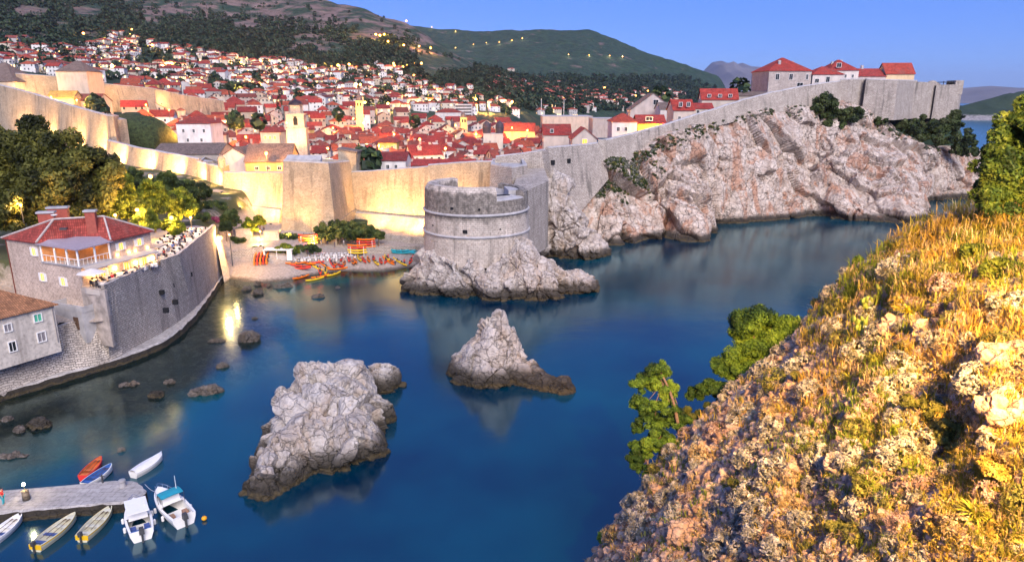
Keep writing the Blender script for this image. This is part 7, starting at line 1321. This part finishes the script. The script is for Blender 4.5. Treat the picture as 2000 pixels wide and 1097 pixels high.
tree('umbrella_pine', 'dense round-topped pine leaning from the upper edge of the near slope', 'pine', D(1500, 760, 48.5), D(1490, 660, 50), [u_(1505, 640, 50, 56, 56, 40), u_(1455, 640, 51, 36, 40, 34), u_(1545, 650, 49.5, 32, 36, 36), u_(1475, 680, 50, 58, 54, 40), u_(1520, 695, 49, 44, 44, 40), u_(1450, 715, 49.5, 44, 44, 28), u_(1408, 716, 50, 24, 28, 16), u_(1480, 735, 49, 34, 34, 20)], 110000, .115, PINE, .26, sub=34, shell=.25, seed=3, up=.8)
tree('pine_tree', 'tall open pine with bare trunk at the lower edge of the near slope', 'pine', D(1332, 862, 44.5), D(1285, 715, 47), [u_(1284, 722, 47, 26, 26, 20), u_(1262, 750, 47, 32, 32, 18), u_(1300, 758, 46.5, 26, 28, 18), u_(1258, 790, 46.5, 30, 30, 18), u_(1305, 795, 46, 28, 30, 16), u_(1276, 822, 46, 36, 32, 15), u_(1326, 822, 45.5, 26, 28, 16), u_(1245, 835, 46, 16, 16, 10)], 42000, .10, PINE, .15, sub=26, seed=5, shell=.2, up=.5)
tree('pine_tree', 'small bright pine below the tall open one, on the slope edge', 'pine', D(1290, 905, 43.5), D(1290, 850, 44.5), [u_(1290, 858, 44.5, 36, 32, 22), u_(1265, 876, 44.5, 22, 22, 16), u_(1318, 876, 44, 22, 22, 15)], 22000, .10, PINE + [(.25, .32, .03)], .12, sub=24, seed=6, up=.6)
tree('pine_tree', 'low drooping pine at the water side below the small bright one', 'pine', D(1275, 945, 43), D(1255, 880, 44.5), [u_(1250, 872, 44.8, 22, 24, 22), u_(1240, 900, 44.5, 20, 22, 16), u_(1262, 915, 44, 22, 22, 16)], 16000, .10, PINE[:3], .11, sub=20, seed=7)
tree('pine_tree', 'dark flat-branched young pine just below the round-topped pine', 'pine', D(1440, 775, 47.5), D(1385, 755, 49), [u_(1395, 757, 49, 38, 30, 13), u_(1360, 768, 49.5, 24, 24, 11), u_(1425, 775, 48.5, 32, 28, 18)], 20000, .105, PINE[:3], .13, sub=24, seed=8)
tree('edge_bush', 'dark bush between the tall open pine and the young flat-branched pine', 'bush', D(1390, 840, 46), D(1380, 810, 46.5), [u_(1350, 812, 46.5, 28, 26, 18), u_(1385, 800, 46.8, 30, 26, 18), u_(1415, 790, 47.2, 20, 20, 14)], 14000, .12, [(.02, .03, .008), (.06, .08, .015), (.12, .13, .025)], .08, sub=6, seed=9)
tree('edge_bush', 'small green shrub sticking up on the skyline of the upper slope', 'bush', D(1680, 528, 50.2), D(1676, 512, 50.4), [u_(1677, 510, 50.4, 10, 10, 12), u_(1660, 526, 50.4, 10, 10, 6)], 900, .13, PINE[1:], .05, seed=10)
tree('edge_bush', 'small spiky green plant at the lowest tip of the slope', 'bush', D(1185, 1078, 43.0), D(1183, 1050, 43.2), [u_(1180, 1048, 43.2, 14, 14, 16)], 900, .13, PINE[1:], .04, seed=12)
tree('edge_bush', 'low olive bush on the slope edge right above the round-topped pine', 'bush', D(1600, 605, 49.2), D(1600, 590, 49.4), [u_(1600, 592, 49.4, 16, 16, 10)], 900, .13, OLIVE, .05, seed=13)
YG = [(.010, .025, .006), (.035, .08, .014), (.085, .15, .025), (.18, .24, .04)]
tree('laurel_tree', 'leafy golden-green tree filling the right photo edge above the grass', 'tree', D(2010, 470, 40), D(2005, 380, 40), [u_(1995, 260, 40, 46, 60, 42), u_(2030, 215, 40, 40, 50, 40), u_(1960, 320, 40, 44, 60, 40), u_(2010, 340, 39, 60, 60, 50), u_(1945, 375, 40, 40, 50, 34), u_(1985, 420, 39, 56, 50, 40), u_(2040, 420, 38.5, 60, 60, 50), u_(1950, 425, 40, 34, 40, 22), u_(2000, 460, 38.5, 50, 40, 24)], 75000, .13, YG, .22, sub=34, seed=15, shell=.45, gs=1.0)
# the slope is lit by one of the fortress floodlights above and behind the viewer
_fl = bpy.data.lights.new('fortress_floodlight', 'SPOT'); _fl.energy = 155000; _fl.color = (1, .52, .14); _fl.spot_size = R(70); _fl.spot_blend = 1.0; _fl.shadow_soft_size = 1.2
_fo = bpy.data.objects.new('fortress_floodlight', _fl); COL.objects.link(_fo); _fo.location = (12, -5, 48); _fo.rotation_euler = (Vector((27, 27, 26)) - Vector((12, -5, 48))).to_track_quat('-Z', 'Y').to_euler()
# ================================================================== trees of the park and the hillside
PLANE = [(.02, .025, .006), (.07, .075, .012), (.14, .14, .025), (.24, .21, .04)]; LITG = [(.03, .04, .006), (.10, .13, .012), (.22, .26, .02), (.36, .38, .03)]; DKG = [(.010, .02, .008), (.03, .05, .015), (.07, .10, .025)]
tree('plane_tree', 'huge leafy plane tree behind the restaurant at the left photo edge', 'tree', (-104, 124, 11.8), D(95, 380, 124), [u_(60, 300, 124, 62, 60, 48), u_(120, 300, 122, 64, 60, 48), u_(180, 330, 122, 52, 55, 44), u_(20, 340, 122, 60, 60, 50), u_(90, 360, 120, 70, 60, 44), u_(160, 385, 120, 56, 50, 36), u_(65, 245, 128, 26, 26, 20), u_(205, 355, 122, 30, 30, 34), u_(0, 290, 126, 50, 50, 46), u_(30, 400, 120, 50, 40, 26), u_(125, 345, 118, 50, 50, 40)], 70000, .42, PLANE, .75, sub=34, seed=21, shell=.4, gs=.25, limbs=9)
tree('plane_tree', 'dark old tree filling the space behind the huge plane tree at the left edge', 'tree', D(-30, 470, 110), D(-30, 400, 112), [u_(-30, 390, 112, 60, 60, 50), u_(10, 420, 112, 40, 40, 30), u_(40, 425, 116, 34, 40, 20)], 20000, .42, PLANE[:3], .5, sub=26, seed=22, gs=.25)
for px, py, Y, r, cols, lb, sd in [(250, 395, 127, 40, LITG, 'bright yellow-green tree lit by lamps right of the huge plane tree', 31), (300, 385, 133, 40, LITG, 'lit green tree in the middle of the garden trees, tallest of them', 32), (350, 400, 136, 34, LITG, 'lit green tree nearest the wall end, above the garden dining tables', 33), (215, 400, 123, 34, LITG, 'lamp-lit yellow tree directly behind the restaurant chimneys', 34), (330, 360, 150, 30, DKG + [(.12, .16, .04)], 'dark tall-topped tree behind the lit garden trees', 35), (365, 372, 152, 26, DKG + [(.12, .16, .04)], 'dark pointed tree standing beside the low domed bastion', 36), (340, 440, 128, 22, LITG, 'round lit shrub-like tree among the garden tables', 37), (285, 430, 122, 26, LITG, 'lit low tree just behind the far corner of the restaurant roof', 38), (395, 372, 172, 18, DKG, 'dark tree against the low domed bastion', 39), (262, 350, 165, 26, DKG + [(.1, .13, .03)], 'dark tree between the huge plane tree and the left floodlit wall', 40), (232, 345, 158, 24, LITG, 'olive tree right beside the top of the huge plane tree', 46), (302, 368, 160, 20, DKG + [(.1, .13, .03)], 'small dark tree under the white lamp star', 47), (378, 400, 156, 18, DKG + [(.1, .13, .03)], 'small dark tree right of the lit garden trees', 48)]:
    c0 = D(px, py + r * 1.3, Y); c0[2] = 11.7; tree('garden_tree', lb, 'tree', c0, D(px, py + r * .3, Y), [u_(px - r * .45, py, Y, r * .6, r * .6, r * .5), u_(px + r * .45, py + r * .15, Y, r * .6, r * .6, r * .5), u_(px, py - r * .4, Y, r * .55, r * .6, r * .5), u_(px, py + r * .4, Y - 1, r * .6, r * .6, r * .4)], 12000, .32, cols, .28, sub=22, seed=sd, gs=.3, group='lit trees of the restaurant garden')
for px, py, Y, r, cols, lb, sd in [(416, 402, 168, 20, DKG, 'dark dense tree by the floodlit wall, above the garden corner', 41), (448, 425, 160, 22, DKG + [(.11, .14, .04)], 'round clipped green tree in the beach garden', 42), (486, 440, 162, 18, LITG, 'lit clipped tree beside the lamp in the beach garden', 43), (507, 430, 164, 13, LITG, 'small bright lit tree nearest the floodlit wall in the beach garden', 44), (440, 440, 154, 15, DKG, 'dark low tree at the quay end beside the lamp', 45)]:
    g0 = onground(px, py + r * 1.4); tree('garden_tree', lb, 'tree', (D(px, py, Y)[0], Y, gz(D(px, py, Y)[0], Y)), D(px, py + r * .3, Y), [u_(px, py, Y, r * .8, r * .8, r * .7), u_(px - r * .4, py + r * .3, Y, r * .6, r * .6, r * .45), u_(px + r * .4, py + r * .25, Y, r * .6, r * .6, r * .45)], 7000, .27, cols, .2, sub=18, seed=sd, gs=.4, group='trees of the beach garden')
for j, (px, py, r) in enumerate([(637, 452, 21), (662, 446, 24), (688, 448, 24), (712, 454, 21), (740, 457, 11)]):
    Y = 163; c0 = D(px, py, Y); tree('beach_tree', 'round leafy tree of the row behind the kayaks, %s from the left' % nth(j + 1), 'tree', (c0[0], Y, gz(c0[0], Y)), c0 - (0, 0, 1), [u_(px, py, Y, r, r, r * .75), u_(px - r * .5, py + r * .35, Y, r * .6, r * .6, r * .45), u_(px + r * .5, py + r * .3, Y, r * .6, r * .6, r * .5)], 8000, .28, DKG + [(.13, .16, .04), (.2, .2, .05)], .25, sub=20, seed=50 + j, gs=.5, group='round trees on the kayak beach')
for px, py, Yd, rx, rz_, cols, lb, sd in [(560, 487, 0, 30, 9, LITG[:3] + [(.2, .22, .04)], 'wide low bush on the beach beside the left kayak rack', 61), (600, 492, 0, 24, 9, DKG + [(.1, .13, .03)], 'dark low bush under the left kayak rack', 62), (460, 470, 0, 22, 6, DKG + [(.1, .14, .03)], 'clipped hedge in the garden by the lamp post', 63), (560, 462, 0, 48, 6, DKG + [(.1, .14, .03)], 'long dark hedge at the foot of the floodlit wall', 64), (505, 484, 0, 12, 5, DKG + [(.1, .14, .03)], 'small clipped bush on the garden slope', 65), (400, 402, 0, 14, 7, DKG + [(.1, .14, .03)], 'dark bush on the bank under the domed bastion', 68), (432, 398, 0, 16, 7, DKG + [(.1, .14, .03)], 'round bush at the wall foot left of the straight floodlit wall', 69), (395, 425, 0, 18, 8, DKG + [(.1, .14, .03)], 'dark bush bank behind the garden dining tables', 70), (420, 430, 0, 10, 6, [(.1, .02, .04), (.3, .05, .12), (.4, .12, .2)], 'pink flowering bush at the quay end', 66), (828, 508, 0, 6, 8, LITG, 'small green plant on the rock left of the round tower', 67)]:
    g0 = onground(px, py + rz_ * .6); k_ = g0[1] / F; tree('garden_bush', lb, 'bush', g0, g0 + (0, 0, .6), [((g0[0], g0[1], g0[2] + rz_ * k_ * .6), (rx * k_, rz_ * k_ * 1.4, rz_ * k_ * 1.1))], 2600, .30, cols, .08, sub=16, seed=sd, gs=.6)
# shrubs and trees on the cliff top
for px, py, Y, rx, rz_, n_, lb, sd in [(1612, 208, 244, 36, 24, 7000, 'large dark tree clinging to the cliff top below the fortress wall', 71), (1622, 238, 244, 30, 24, 6000, 'dark bush hanging down the cliff under the large dark tree', 72), (1660, 222, 244, 26, 16, 4000, 'grey-green bush right of the large dark tree on the cliff top', 73), (1530, 250, 235, 30, 11, 2600, 'dark bush growing out of a ledge near the cliff top', 74), (1775, 243, 254, 22, 12, 2600, 'green bush at the foot of the fortress corner', 75), (1812, 238, 258, 22, 13, 2600, 'brownish bush on the slope under the fortress wall', 76), (1855, 240, 264, 26, 16, 3000, 'dark bush under the end bastion of the fortress', 77), (1880, 270, 262, 24, 18, 3000, 'dark bush at the top of the cleft above the headland', 78), (1745, 268, 252, 18, 5, 1200, 'low green patch of bush on the cliff brow', 79), (1865, 226, 268, 18, 10, 1600, 'small dark tree against the end bastion', 80), (1895, 290, 262, 16, 14, 1800, 'dark bush at the upper end of the headland', 81), (1805, 264, 256, 24, 10, 2400, 'low green bush on the brow left of the cleft', 82), (1842, 270, 258, 22, 12, 2400, 'dark bush right over the dark cleft', 83), (1790, 252, 256, 20, 10, 2000, 'grey-green bush between the fortress corner and the cleft', 84), (1825, 254, 260, 26, 10, 2400, 'wide bush in the middle of the slope under the end bastion', 85), (1872, 292, 262, 18, 10, 1800, 'low dark bush on the headland top beside the cleft', 86), (1720, 236, 250, 16, 6, 1200, 'low bush at the wall foot left of the fortress corner', 87)]:
    c0 = D(px, py, Y); tree('cliff_bush', lb, 'bush', c0 - (0, -1.5, 1.5), c0, [u_(px, py, Y, rx, rx * .8, rz_), u_(px - rx * .5, py + rz_ * .4, Y, rx * .6, rx * .6, rz_ * .7), u_(px + rx * .5, py + rz_ * .3, Y, rx * .6, rx * .6, rz_ * .6)], n_, .5, DKG + [(.09, .11, .04)], .2, sub=8, seed=sd, gs=.3, group='bushes on the cliff top')
mb = MB(); g_ = np.random.RandomState(9); cme = [V for V in c1.data.vertices]; cv = np.empty(len(cme) * 3); c1.data.vertices.foreach_get('co', cv); cv = cv.reshape(-1, 3)
pxs = 1000 + F * cv[:, 0] / (cv[:, 1] * _c - (cv[:, 2] - H) * _s); pys = 548.5 - F * (cv[:, 1] * _s + (cv[:, 2] - H) * _c) / (cv[:, 1] * _c - (cv[:, 2] - H) * _s)
w1 = np.clip(1 - np.hypot((pxs - 1215) / 85, (pys - 345) / 55), 0, 1) * 1.6 + np.clip(1 - np.abs(pys - np.interp(pxs, [1130, 1180, 1250, 1340, 1455, 1560, 1640, 1760, 1800], [326, 322, 300, 262, 228, 215, 212, 262, 285])) / 22, 0, 1) * .5
w1 = w1 * np.clip(.4 + fbm(cv / 3.5, 3, 6), 0, 1)
idx = np.where(g_.rand(len(w1)) < w1 * .35)[0]; one = [shrub_mesh(80 + i, c_, 60, .2) for i, c_ in enumerate([DKG, OLIVE, [(.08, .08, .06), (.18, .18, .14), (.26, .26, .22)]])]
for i in idx[:5200]: V, Fq, C = one[g_.choice(3, p=[.4, .25, .35])]; mb.add(V * g_.uniform(.5, 1.5) + cv[i], Fq, col=C * g_.uniform(.7, 1.2))
tag(mb.obj('cliff_growth', [LEAF]), 'dark and grey herbs covering the upper left part of the long cliff', 'undergrowth', kind='stuff')
# forest above the houses: one mass, leaf clumps per tree
def clump(r, h, n, g_, cols, cone=False):
    p_ = g_.normal(size=(n, 3)); p_ /= np.linalg.norm(p_, axis=1)[:, None]; p_ = p_ * (r, r, h / 2) + (0, 0, h / 2 + h * .08)
    if cone: p_[:, :2] *= np.clip(1.25 - p_[:, 2:] / h, .1, 1.1)
    nr = p_ - (0, 0, h * .4); nr = nr / np.linalg.norm(nr, axis=1)[:, None] + g_.normal(size=(n, 3)) * .5; a_ = np.cross(nr, g_.normal(size=(n, 3))); a_ /= np.linalg.norm(a_, axis=1)[:, None]; b_ = np.cross(nr, a_); b_ /= np.linalg.norm(b_, axis=1)[:, None]; s = r * g_.uniform(.25, .6, n)[:, None]
    V = np.stack((p_ - a_ * s, p_ + b_ * s, p_ + a_ * s, p_ - b_ * s), 1).reshape(-1, 3); c_ = np.array(cols)[g_.randint(len(cols), size=n)] * g_.uniform(.7, 1.3, n)[:, None]; return V, np.arange(4 * n).reshape(n, 4), np.repeat(c_, 4, 0)
FOR = [(.012, .028, .018), (.022, .045, .024), (.035, .065, .03), (.05, .08, .035)]
CL = [clump(3.4, 8, 44, np.random.RandomState(i), FOR) for i in range(5)] + [clump(1.7, 11, 34, np.random.RandomState(9 + i), FOR[:3], True) for i in range(2)]
hp = np.array(HILLPOS); mb = MB(); nfor = 0
for _ in range(15000):
    px = rnd.uniform(-60, 1160); up_ = np.interp(px, UPX, UPY); lo_ = np.interp(px, LOX, LOY)
    band = np.interp(px, [-60, 100, 250, 450, 600, 700, 800, 900, 1000, 1160], [120, 110, 60, 62, 70, 60, 70, 45, 30, 25])
    py = up_ + 8 - abs(rnd.gauss(0, 1)) * band * .62 if rnd.random() < .93 else rnd.uniform(up_, lo_)
    if py < np.interp(px, [-60, 150, 300, 420, 700, 800, 950, 1160], [-10, -10, -8, 25, 60, 85, 135, 150]) and rnd.random() < .9: continue
    if py < up_ - 4 and vnoise(np.array([[px / 60, py / 26, 8.8]]), 3)[0] < -.35: continue
    s_ = seen(px, py, 540, 1700)
    if s_ is None or np.min(np.abs(hp[:, 0] - s_[0]) + np.abs(hp[:, 1] - s_[1])) < (9 if py > up_ - 4 else 6): continue
    V, Fq, C = CL[rnd.randrange(7)]; k_ = rnd.uniform(.7, 1.25); mb.add(V * k_ + s_ - (0, 0, .5), Fq, col=C * rnd.uniform(.82, 1.18)); nfor += 1
for _ in range(2600):
    px = rnd.uniform(930, 1400); py = rnd.uniform(150, 218); s_ = seen(px, py, 860, 2400)
    if s_ is None or s_[2] < 2: continue
    V, Fq, C = CL[rnd.randrange(7)]; mb.add(V * 1.3 + s_, Fq, col=C * rnd.uniform(.8, 1.3))
for _ in range(1500):   # scattered scrub trees on the stony mountainside
    px = rnd.uniform(200, 900); py = rnd.uniform(0, 110); s_ = seen(px, py, 700, 1800)
    if s_ is None or vnoise(np.array([[px / 30, py / 15, 2.2]]), 5)[0] < .05: continue
    V, Fq, C = CL[rnd.randrange(5)]; mb.add(V * rnd.uniform(.4, .9) + s_, Fq, col=C)
tag(mb.obj('hillside_forest', [LEAF]), 'dark pine forest covering the mountain foot above the houses', 'forest', kind='stuff')
# countable trees between houses
CY = [MB().add(*(q_ := clump(1.5, 12, 60, np.random.RandomState(30 + i), FOR[:3], True))[:2], col=q_[2]).mesh('cypress_crown', LEAF) for i in range(3)]; RT_ = [MB().add(*(q_ := clump(3.2, 7, 70, np.random.RandomState(40 + i), FOR + [(.08, .11, .03)]))[:2], col=q_[2]).mesh('town_tree_crown', LEAF) for i in range(4)]
TKM = MB().add(*tube([(0, 0, -2), (0, 0, 3)], [.3, .15], 6)).mesh('town_tree_trunk', MT_BARK); kc = {}
for _ in range(230):
    px = rnd.uniform(0, 1120); up_ = np.interp(px, UPX, UPY); lo_ = np.interp(px, LOX, LOY); py = rnd.uniform(up_, lo_ + 4); s_ = seen(px, py, 545, 1500)
    if s_ is None or np.min(np.abs(hp[:, 0] - s_[0]) + np.abs(hp[:, 1] - s_[1])) < 8: continue
    cy = rnd.random() < .3; nm = 'cypress' if cy else 'hillside_tree'; t = empty(nm, s_, rnd.uniform(0, 6)); cr = bpy.data.objects.new('crown', rnd.choice(CY if cy else RT_)); COL.objects.link(cr); cr.parent = t; tk = bpy.data.objects.new('trunk', TKM); COL.objects.link(tk); tk.parent = t; k_ = rnd.uniform(.8, 1.3); t.scale = (k_,) * 3
    zone = 'above the upper wall' if px < 300 else 'behind the bell tower' if px < 650 else 'above the clock tower' if px < 780 else 'behind the hotel' if px < 960 else 'on the harbour coast'
    b_ = 'lower' if py > (up_ + lo_) / 2 else 'upper'; kc[(nm, zone, b_)] = kc.get((nm, zone, b_), 0) + 1
    tag(t, '%s among the %s hillside houses %s, number %d there' % ('slim dark cypress' if cy else 'round dark tree', b_, zone, kc[(nm, zone, b_)]), 'tree', 'trees between the hillside houses')
for j, (px, py, Y, cy) in enumerate([(460, 238, 300, 0), (505, 240, 330, 0), (545, 215, 480, 1), (660, 225, 420, 0), (710, 318, 194, 0), (722, 322, 193, 0), (195, 214, 295, 0), (185, 205, 300, 0), (810, 240, 440, 0), (1290, 190, 268, 0), (1446, 176, 262, 0), (450, 205, 500, 1), (547, 200, 500, 1)]):
    c0 = D(px, py, Y); t = empty('town_tree', c0 - (0, 0, 3.5), j, 'dark green tree among the old town roofs, %s of them from the left' % nth(sorted([460, 505, 545, 660, 710, 722, 195, 185, 810, 1290, 1446, 450, 547]).index(px) + 1), 'tree', 'trees inside the old town'); cr = bpy.data.objects.new('crown', CY[j % 3] if cy else RT_[j % 4]); COL.objects.link(cr); cr.parent = t; tk = bpy.data.objects.new('trunk', TKM); COL.objects.link(tk); tk.parent = t
# ================================================================== lamps
MT_LAMP = glow('street_bulb', (1, .40, .07), 4.0); LGM = MB().add(*blob((0, 0, 0), (1, 1, 1), 2, 0)).mesh('lamp_globe', MT_LAMP, True); LPM = MB().add(*tube([(0, 0, -7), (0, 0, 0)], [.10, .07], 6)).mesh('lamp_pole', MT_METAL)
def street_lamp(p_, label, e, glob=.35, col=(1, .42, .10), name='street_lamp', group=None, off=(0, -1.2, .4)):
    t = empty(name, p_, 0, label, 'street lamp', group); a_ = bpy.data.objects.new('pole', LPM); COL.objects.link(a_); a_.parent = t; g_ = bpy.data.objects.new('lamp_globe', LGM); COL.objects.link(g_); g_.parent = t; g_.scale = (glob,) * 3
    if e: plight(t, off, e, col, .3)
    return t
HL = [(262, 62), (258, 72), (168, 70), (255, 82), (218, 80), (303, 95), (222, 138), (402, 110), (437, 118), (257, 98), (88, 128), (342, 132), (475, 128), (513, 125), (560, 135), (563, 140), (600, 138), (613, 138), (650, 135), (662, 132), (684, 130), (585, 152), (638, 160), (527, 170), (480, 186), (706, 172), (770, 128), (772, 133), (795, 132), (810, 128), (824, 127), (788, 135), (810, 152), (848, 178), (872, 192), (840, 208), (823, 197), (760, 212), (716, 210), (655, 178), (625, 192), (628, 200), (228, 140), (330, 140), (930, 200), (925, 198), (955, 215), (985, 170), (1000, 205), (1040, 176), (1052, 170), (1065, 178), (1085, 205), (1140, 180), (1150, 176), (1180, 172), (1100, 196), (1210, 178), (1240, 188), (1265, 178), (1270, 192), (1315, 190), (1300, 182), (1160, 195), (1200, 195)]
kz = {}
for px, py in HL:
    s_ = seen(px, py + 6, 540, 2300)
    if s_ is None: continue
    zone = 'high above the upper wall' if px < 350 else 'above the bell tower' if px < 600 else 'above the clock tower' if px < 760 else 'below the dark forest edge' if px < 900 else 'on the far harbour coast'; kz[zone] = kz.get(zone, 0) + 1; d_ = s_[1]
    street_lamp(s_ + (0, -4, 6.5), 'glowing orange street lamp %s, number %d from the left' % (zone, kz[zone]), 46000 * (d_ / 800) ** 1.2, 1.15 * d_ / 800, group='street lamps on the hillside')
for j, (px, py) in enumerate([(736, 70), (744, 72), (752, 70), (760, 84), (790, 91), (820, 93), (842, 96)]):
    s_ = seen(px, py + 8, 900, 2000)
    if s_ is not None: street_lamp(s_ + (0, -6, 8), 'bright orange lamp on the mountain road cut, %s from the left' % nth(j + 1), 40000 if j < 3 else 16000, .8, group='lamps of the mountain road')
for j, (px, py) in enumerate([(866, 99), (890, 95), (925, 88), (950, 85), (975, 84), (1000, 80), (1020, 76), (1110, 108), (1150, 109), (1190, 110), (1215, 112), (844, 54), (795, 45), (890, 62)]):
    s_ = seen(px, py + 3, 1500, 3600)
    if s_ is not None: street_lamp(s_ + (0, -8, 6), 'pale lamp on the far mountain road, %s along it' % nth(j + 1), 3000, 1.0, (1, .75, .5), group='lamps of the far mountain road')
TL = [(585, 258, 262, 1), (520, 300, 200, 1), (640, 290, 230, 1), (710, 240, 460, 2), (480, 268, 300, 1), (365, 262, 280, 1), (740, 285, 250, 1), (820, 272, 300, 1), (890, 245, 420, 2), (930, 262, 380, 1), (1000, 250, 380, 1), (650, 250, 400, 1), (560, 240, 380, 1), (440, 238, 380, 1), (770, 262, 350, 1), (1284, 262, 213, .5), (1215, 262, 220, .5), (1080, 262, 230, .7), (870, 290, 240, .7), (330, 215, 340, 1), (285, 205, 330, 1), (905, 255, 455, 1), (1030, 255, 370, 1), (690, 232, 455, 1.4), (100, 190, 288, 1), (150, 196, 296, .8)]
for j, (px, py, Y, k_) in enumerate(TL):
    p_ = D(px, py, Y); street_lamp(p_, 'warm lamp glowing between the old town roofs, %s from the wall lamps' % nth(j + 1), 6000 * k_, .34, group='lamps in the old town lanes', name='lane_lamp')
# park and garden lamps
for px, py, Y, e, gl, lb in [(430, 465, 139.5, 900, .35, 'dazzling lamp on the quay wall end beside the beach'), (448, 458, 146, 200, .16, 'smaller lamp on a post beside the dazzling quay lamp'), (335, 425, 127, 700, .25, 'bright lamp under the lit garden trees above the dining tables'), (268, 410, 121, 800, .25, 'bright lamp in the yellow-lit tree behind the restaurant'), (225, 420, 117, 500, .2, 'lamp hidden in the leaves behind the restaurant roof'), (372, 425, 134, 350, .2, 'lamp by the garden tables near the quay wall end'), (294, 345, 178, 1600, .4, 'white lamp star below the left floodlit wall'), (508, 452, 161, 350, .18, 'lamp under the small lit garden tree'), (505, 470, 156, 200, .14, 'garden path lamp between the stone hut and hedge'), (40, 400, 112, 500, .2, 'lamp under the huge plane tree at the left edge')]:
    street_lamp(D(px, py, Y), lb, e * 1.8, gl * 1.2, (1, .55, .18), 'garden_lamp', off=(.2, -.7, .2))
# floodlights at the foot of the walls
FLM = MB().add(*box(0, 0, 0, .5, .3, .35)).mesh('floodlight_body', MT_METAL); k = 0
def flood(p_, tgt, e, label, ang=115):
    o = bpy.data.objects.new('floodlight', FLM); COL.objects.link(o); o.location = [float(v) for v in p_]; tag(o, label, 'floodlight', 'floodlights at the foot of the city wall')
    l = bpy.data.lights.new('floodlight_beam', 'SPOT'); l.energy = e; l.spot_size = R(ang); l.spot_blend = .9; l.color = (1, .54, .18); l.shadow_soft_size = .2; lo = bpy.data.objects.new('floodlight_beam', l); COL.objects.link(lo); d_ = np.asarray(tgt, float) - np.asarray(p_, float); lo.location = [float(v) for v in np.asarray(p_) + d_ / np.linalg.norm(d_) * .45]; lo.rotation_euler = Vector(d_).to_track_quat('-Z', 'Y').to_euler()
def wallflood(pts, e, lab, back=6.5, zg=None):
    global k
    for px, pt, Y in pts:
        T_ = D(px, pt, Y); b_ = T_ + (0, -back, 0); b_[2] = (gz(b_[0], b_[1]) if zg is None else max(zg, gz(b_[0], b_[1]) if zg < 30 else zg)) + .9; k += 1; flood(b_, T_ * (1, 1, .55) + np.array((0, 0, b_[2])) * (0, 0, .45), e, 'floodlight at the wall foot %s, number %d' % (lab, k))
wallflood([(40, 176, 296), (95, 190, 281), (150, 209, 264), (200, 222, 250)], 13884, 'along the upper left wall', 9, 17)
wallflood([(235, 281, 234), (290, 292, 222), (345, 302, 212)], 10691, 'below the sharp bastion corner', 8, 11.5)
wallflood([(395, 318, 203), (425, 322, 195)], 5197, 'by the domed sentry bastion', 7, 11)
wallflood([(458, 336, 187), (490, 336, 184), (522, 336, 181), (545, 336, 179)], 5516, 'left of the square bastion', 9.5)
wallflood([(575, 305, 168), (618, 309, 166)], 3182, 'before the square bastion', 11)
wallflood([(668, 326, 181), (700, 333, 185), (735, 331, 182), (770, 328, 179), (805, 326, 177)], 5516, 'behind the kayak beach', 9.5)
wallflood([(828, 325, 174.5)], 3818, 'beside the round tower', 8)
flood((-17, 165, 11.5), (-9, 171, 18), 2600, 'floodlight hidden behind the round tower, facing the wall')
flood(D(566, 296, 241), D(576, 240, 250), 9000, 'roof floodlight aimed at the bell tower', 100)
flood(D(690, 250, 440), D(702, 215, 470), 9000, 'roof floodlight aimed at the clock tower', 50); flood(D(893, 262, 440), D(905, 240, 470), 8000, 'roof floodlight aimed at the yellow far tower', 50)
wallflood([(60, 155, 330), (200, 172, 352), (330, 186, 385)], 9547, 'along the long upper wall', 9, 34)
# ================================================================== air
if HAZE:
    V, Fq = box(0, 0, 0, 1, 1, 1); V = V * (34000, 20000, 700) + (0, 9000, 700 / 2 - 7)
    mz = bpy.data.materials.new('haze_air'); mz.use_nodes = True; t_ = mz.node_tree; t_.nodes.remove(t_.nodes['Principled BSDF']); v_ = N(t_, 'VolumePrincipled', Color=(.62, .72, 1, 1), Density=HAZE, Anisotropy=.2); t_.links.new(v_.outputs[0], t_.nodes['Material Output'].inputs['Volume'])
    hz_ = MB().add(V, Fq).obj('haze', [mz]); tag(hz_, 'blue evening haze over the whole bay and the far mountains', 'haze', kind='stuff')
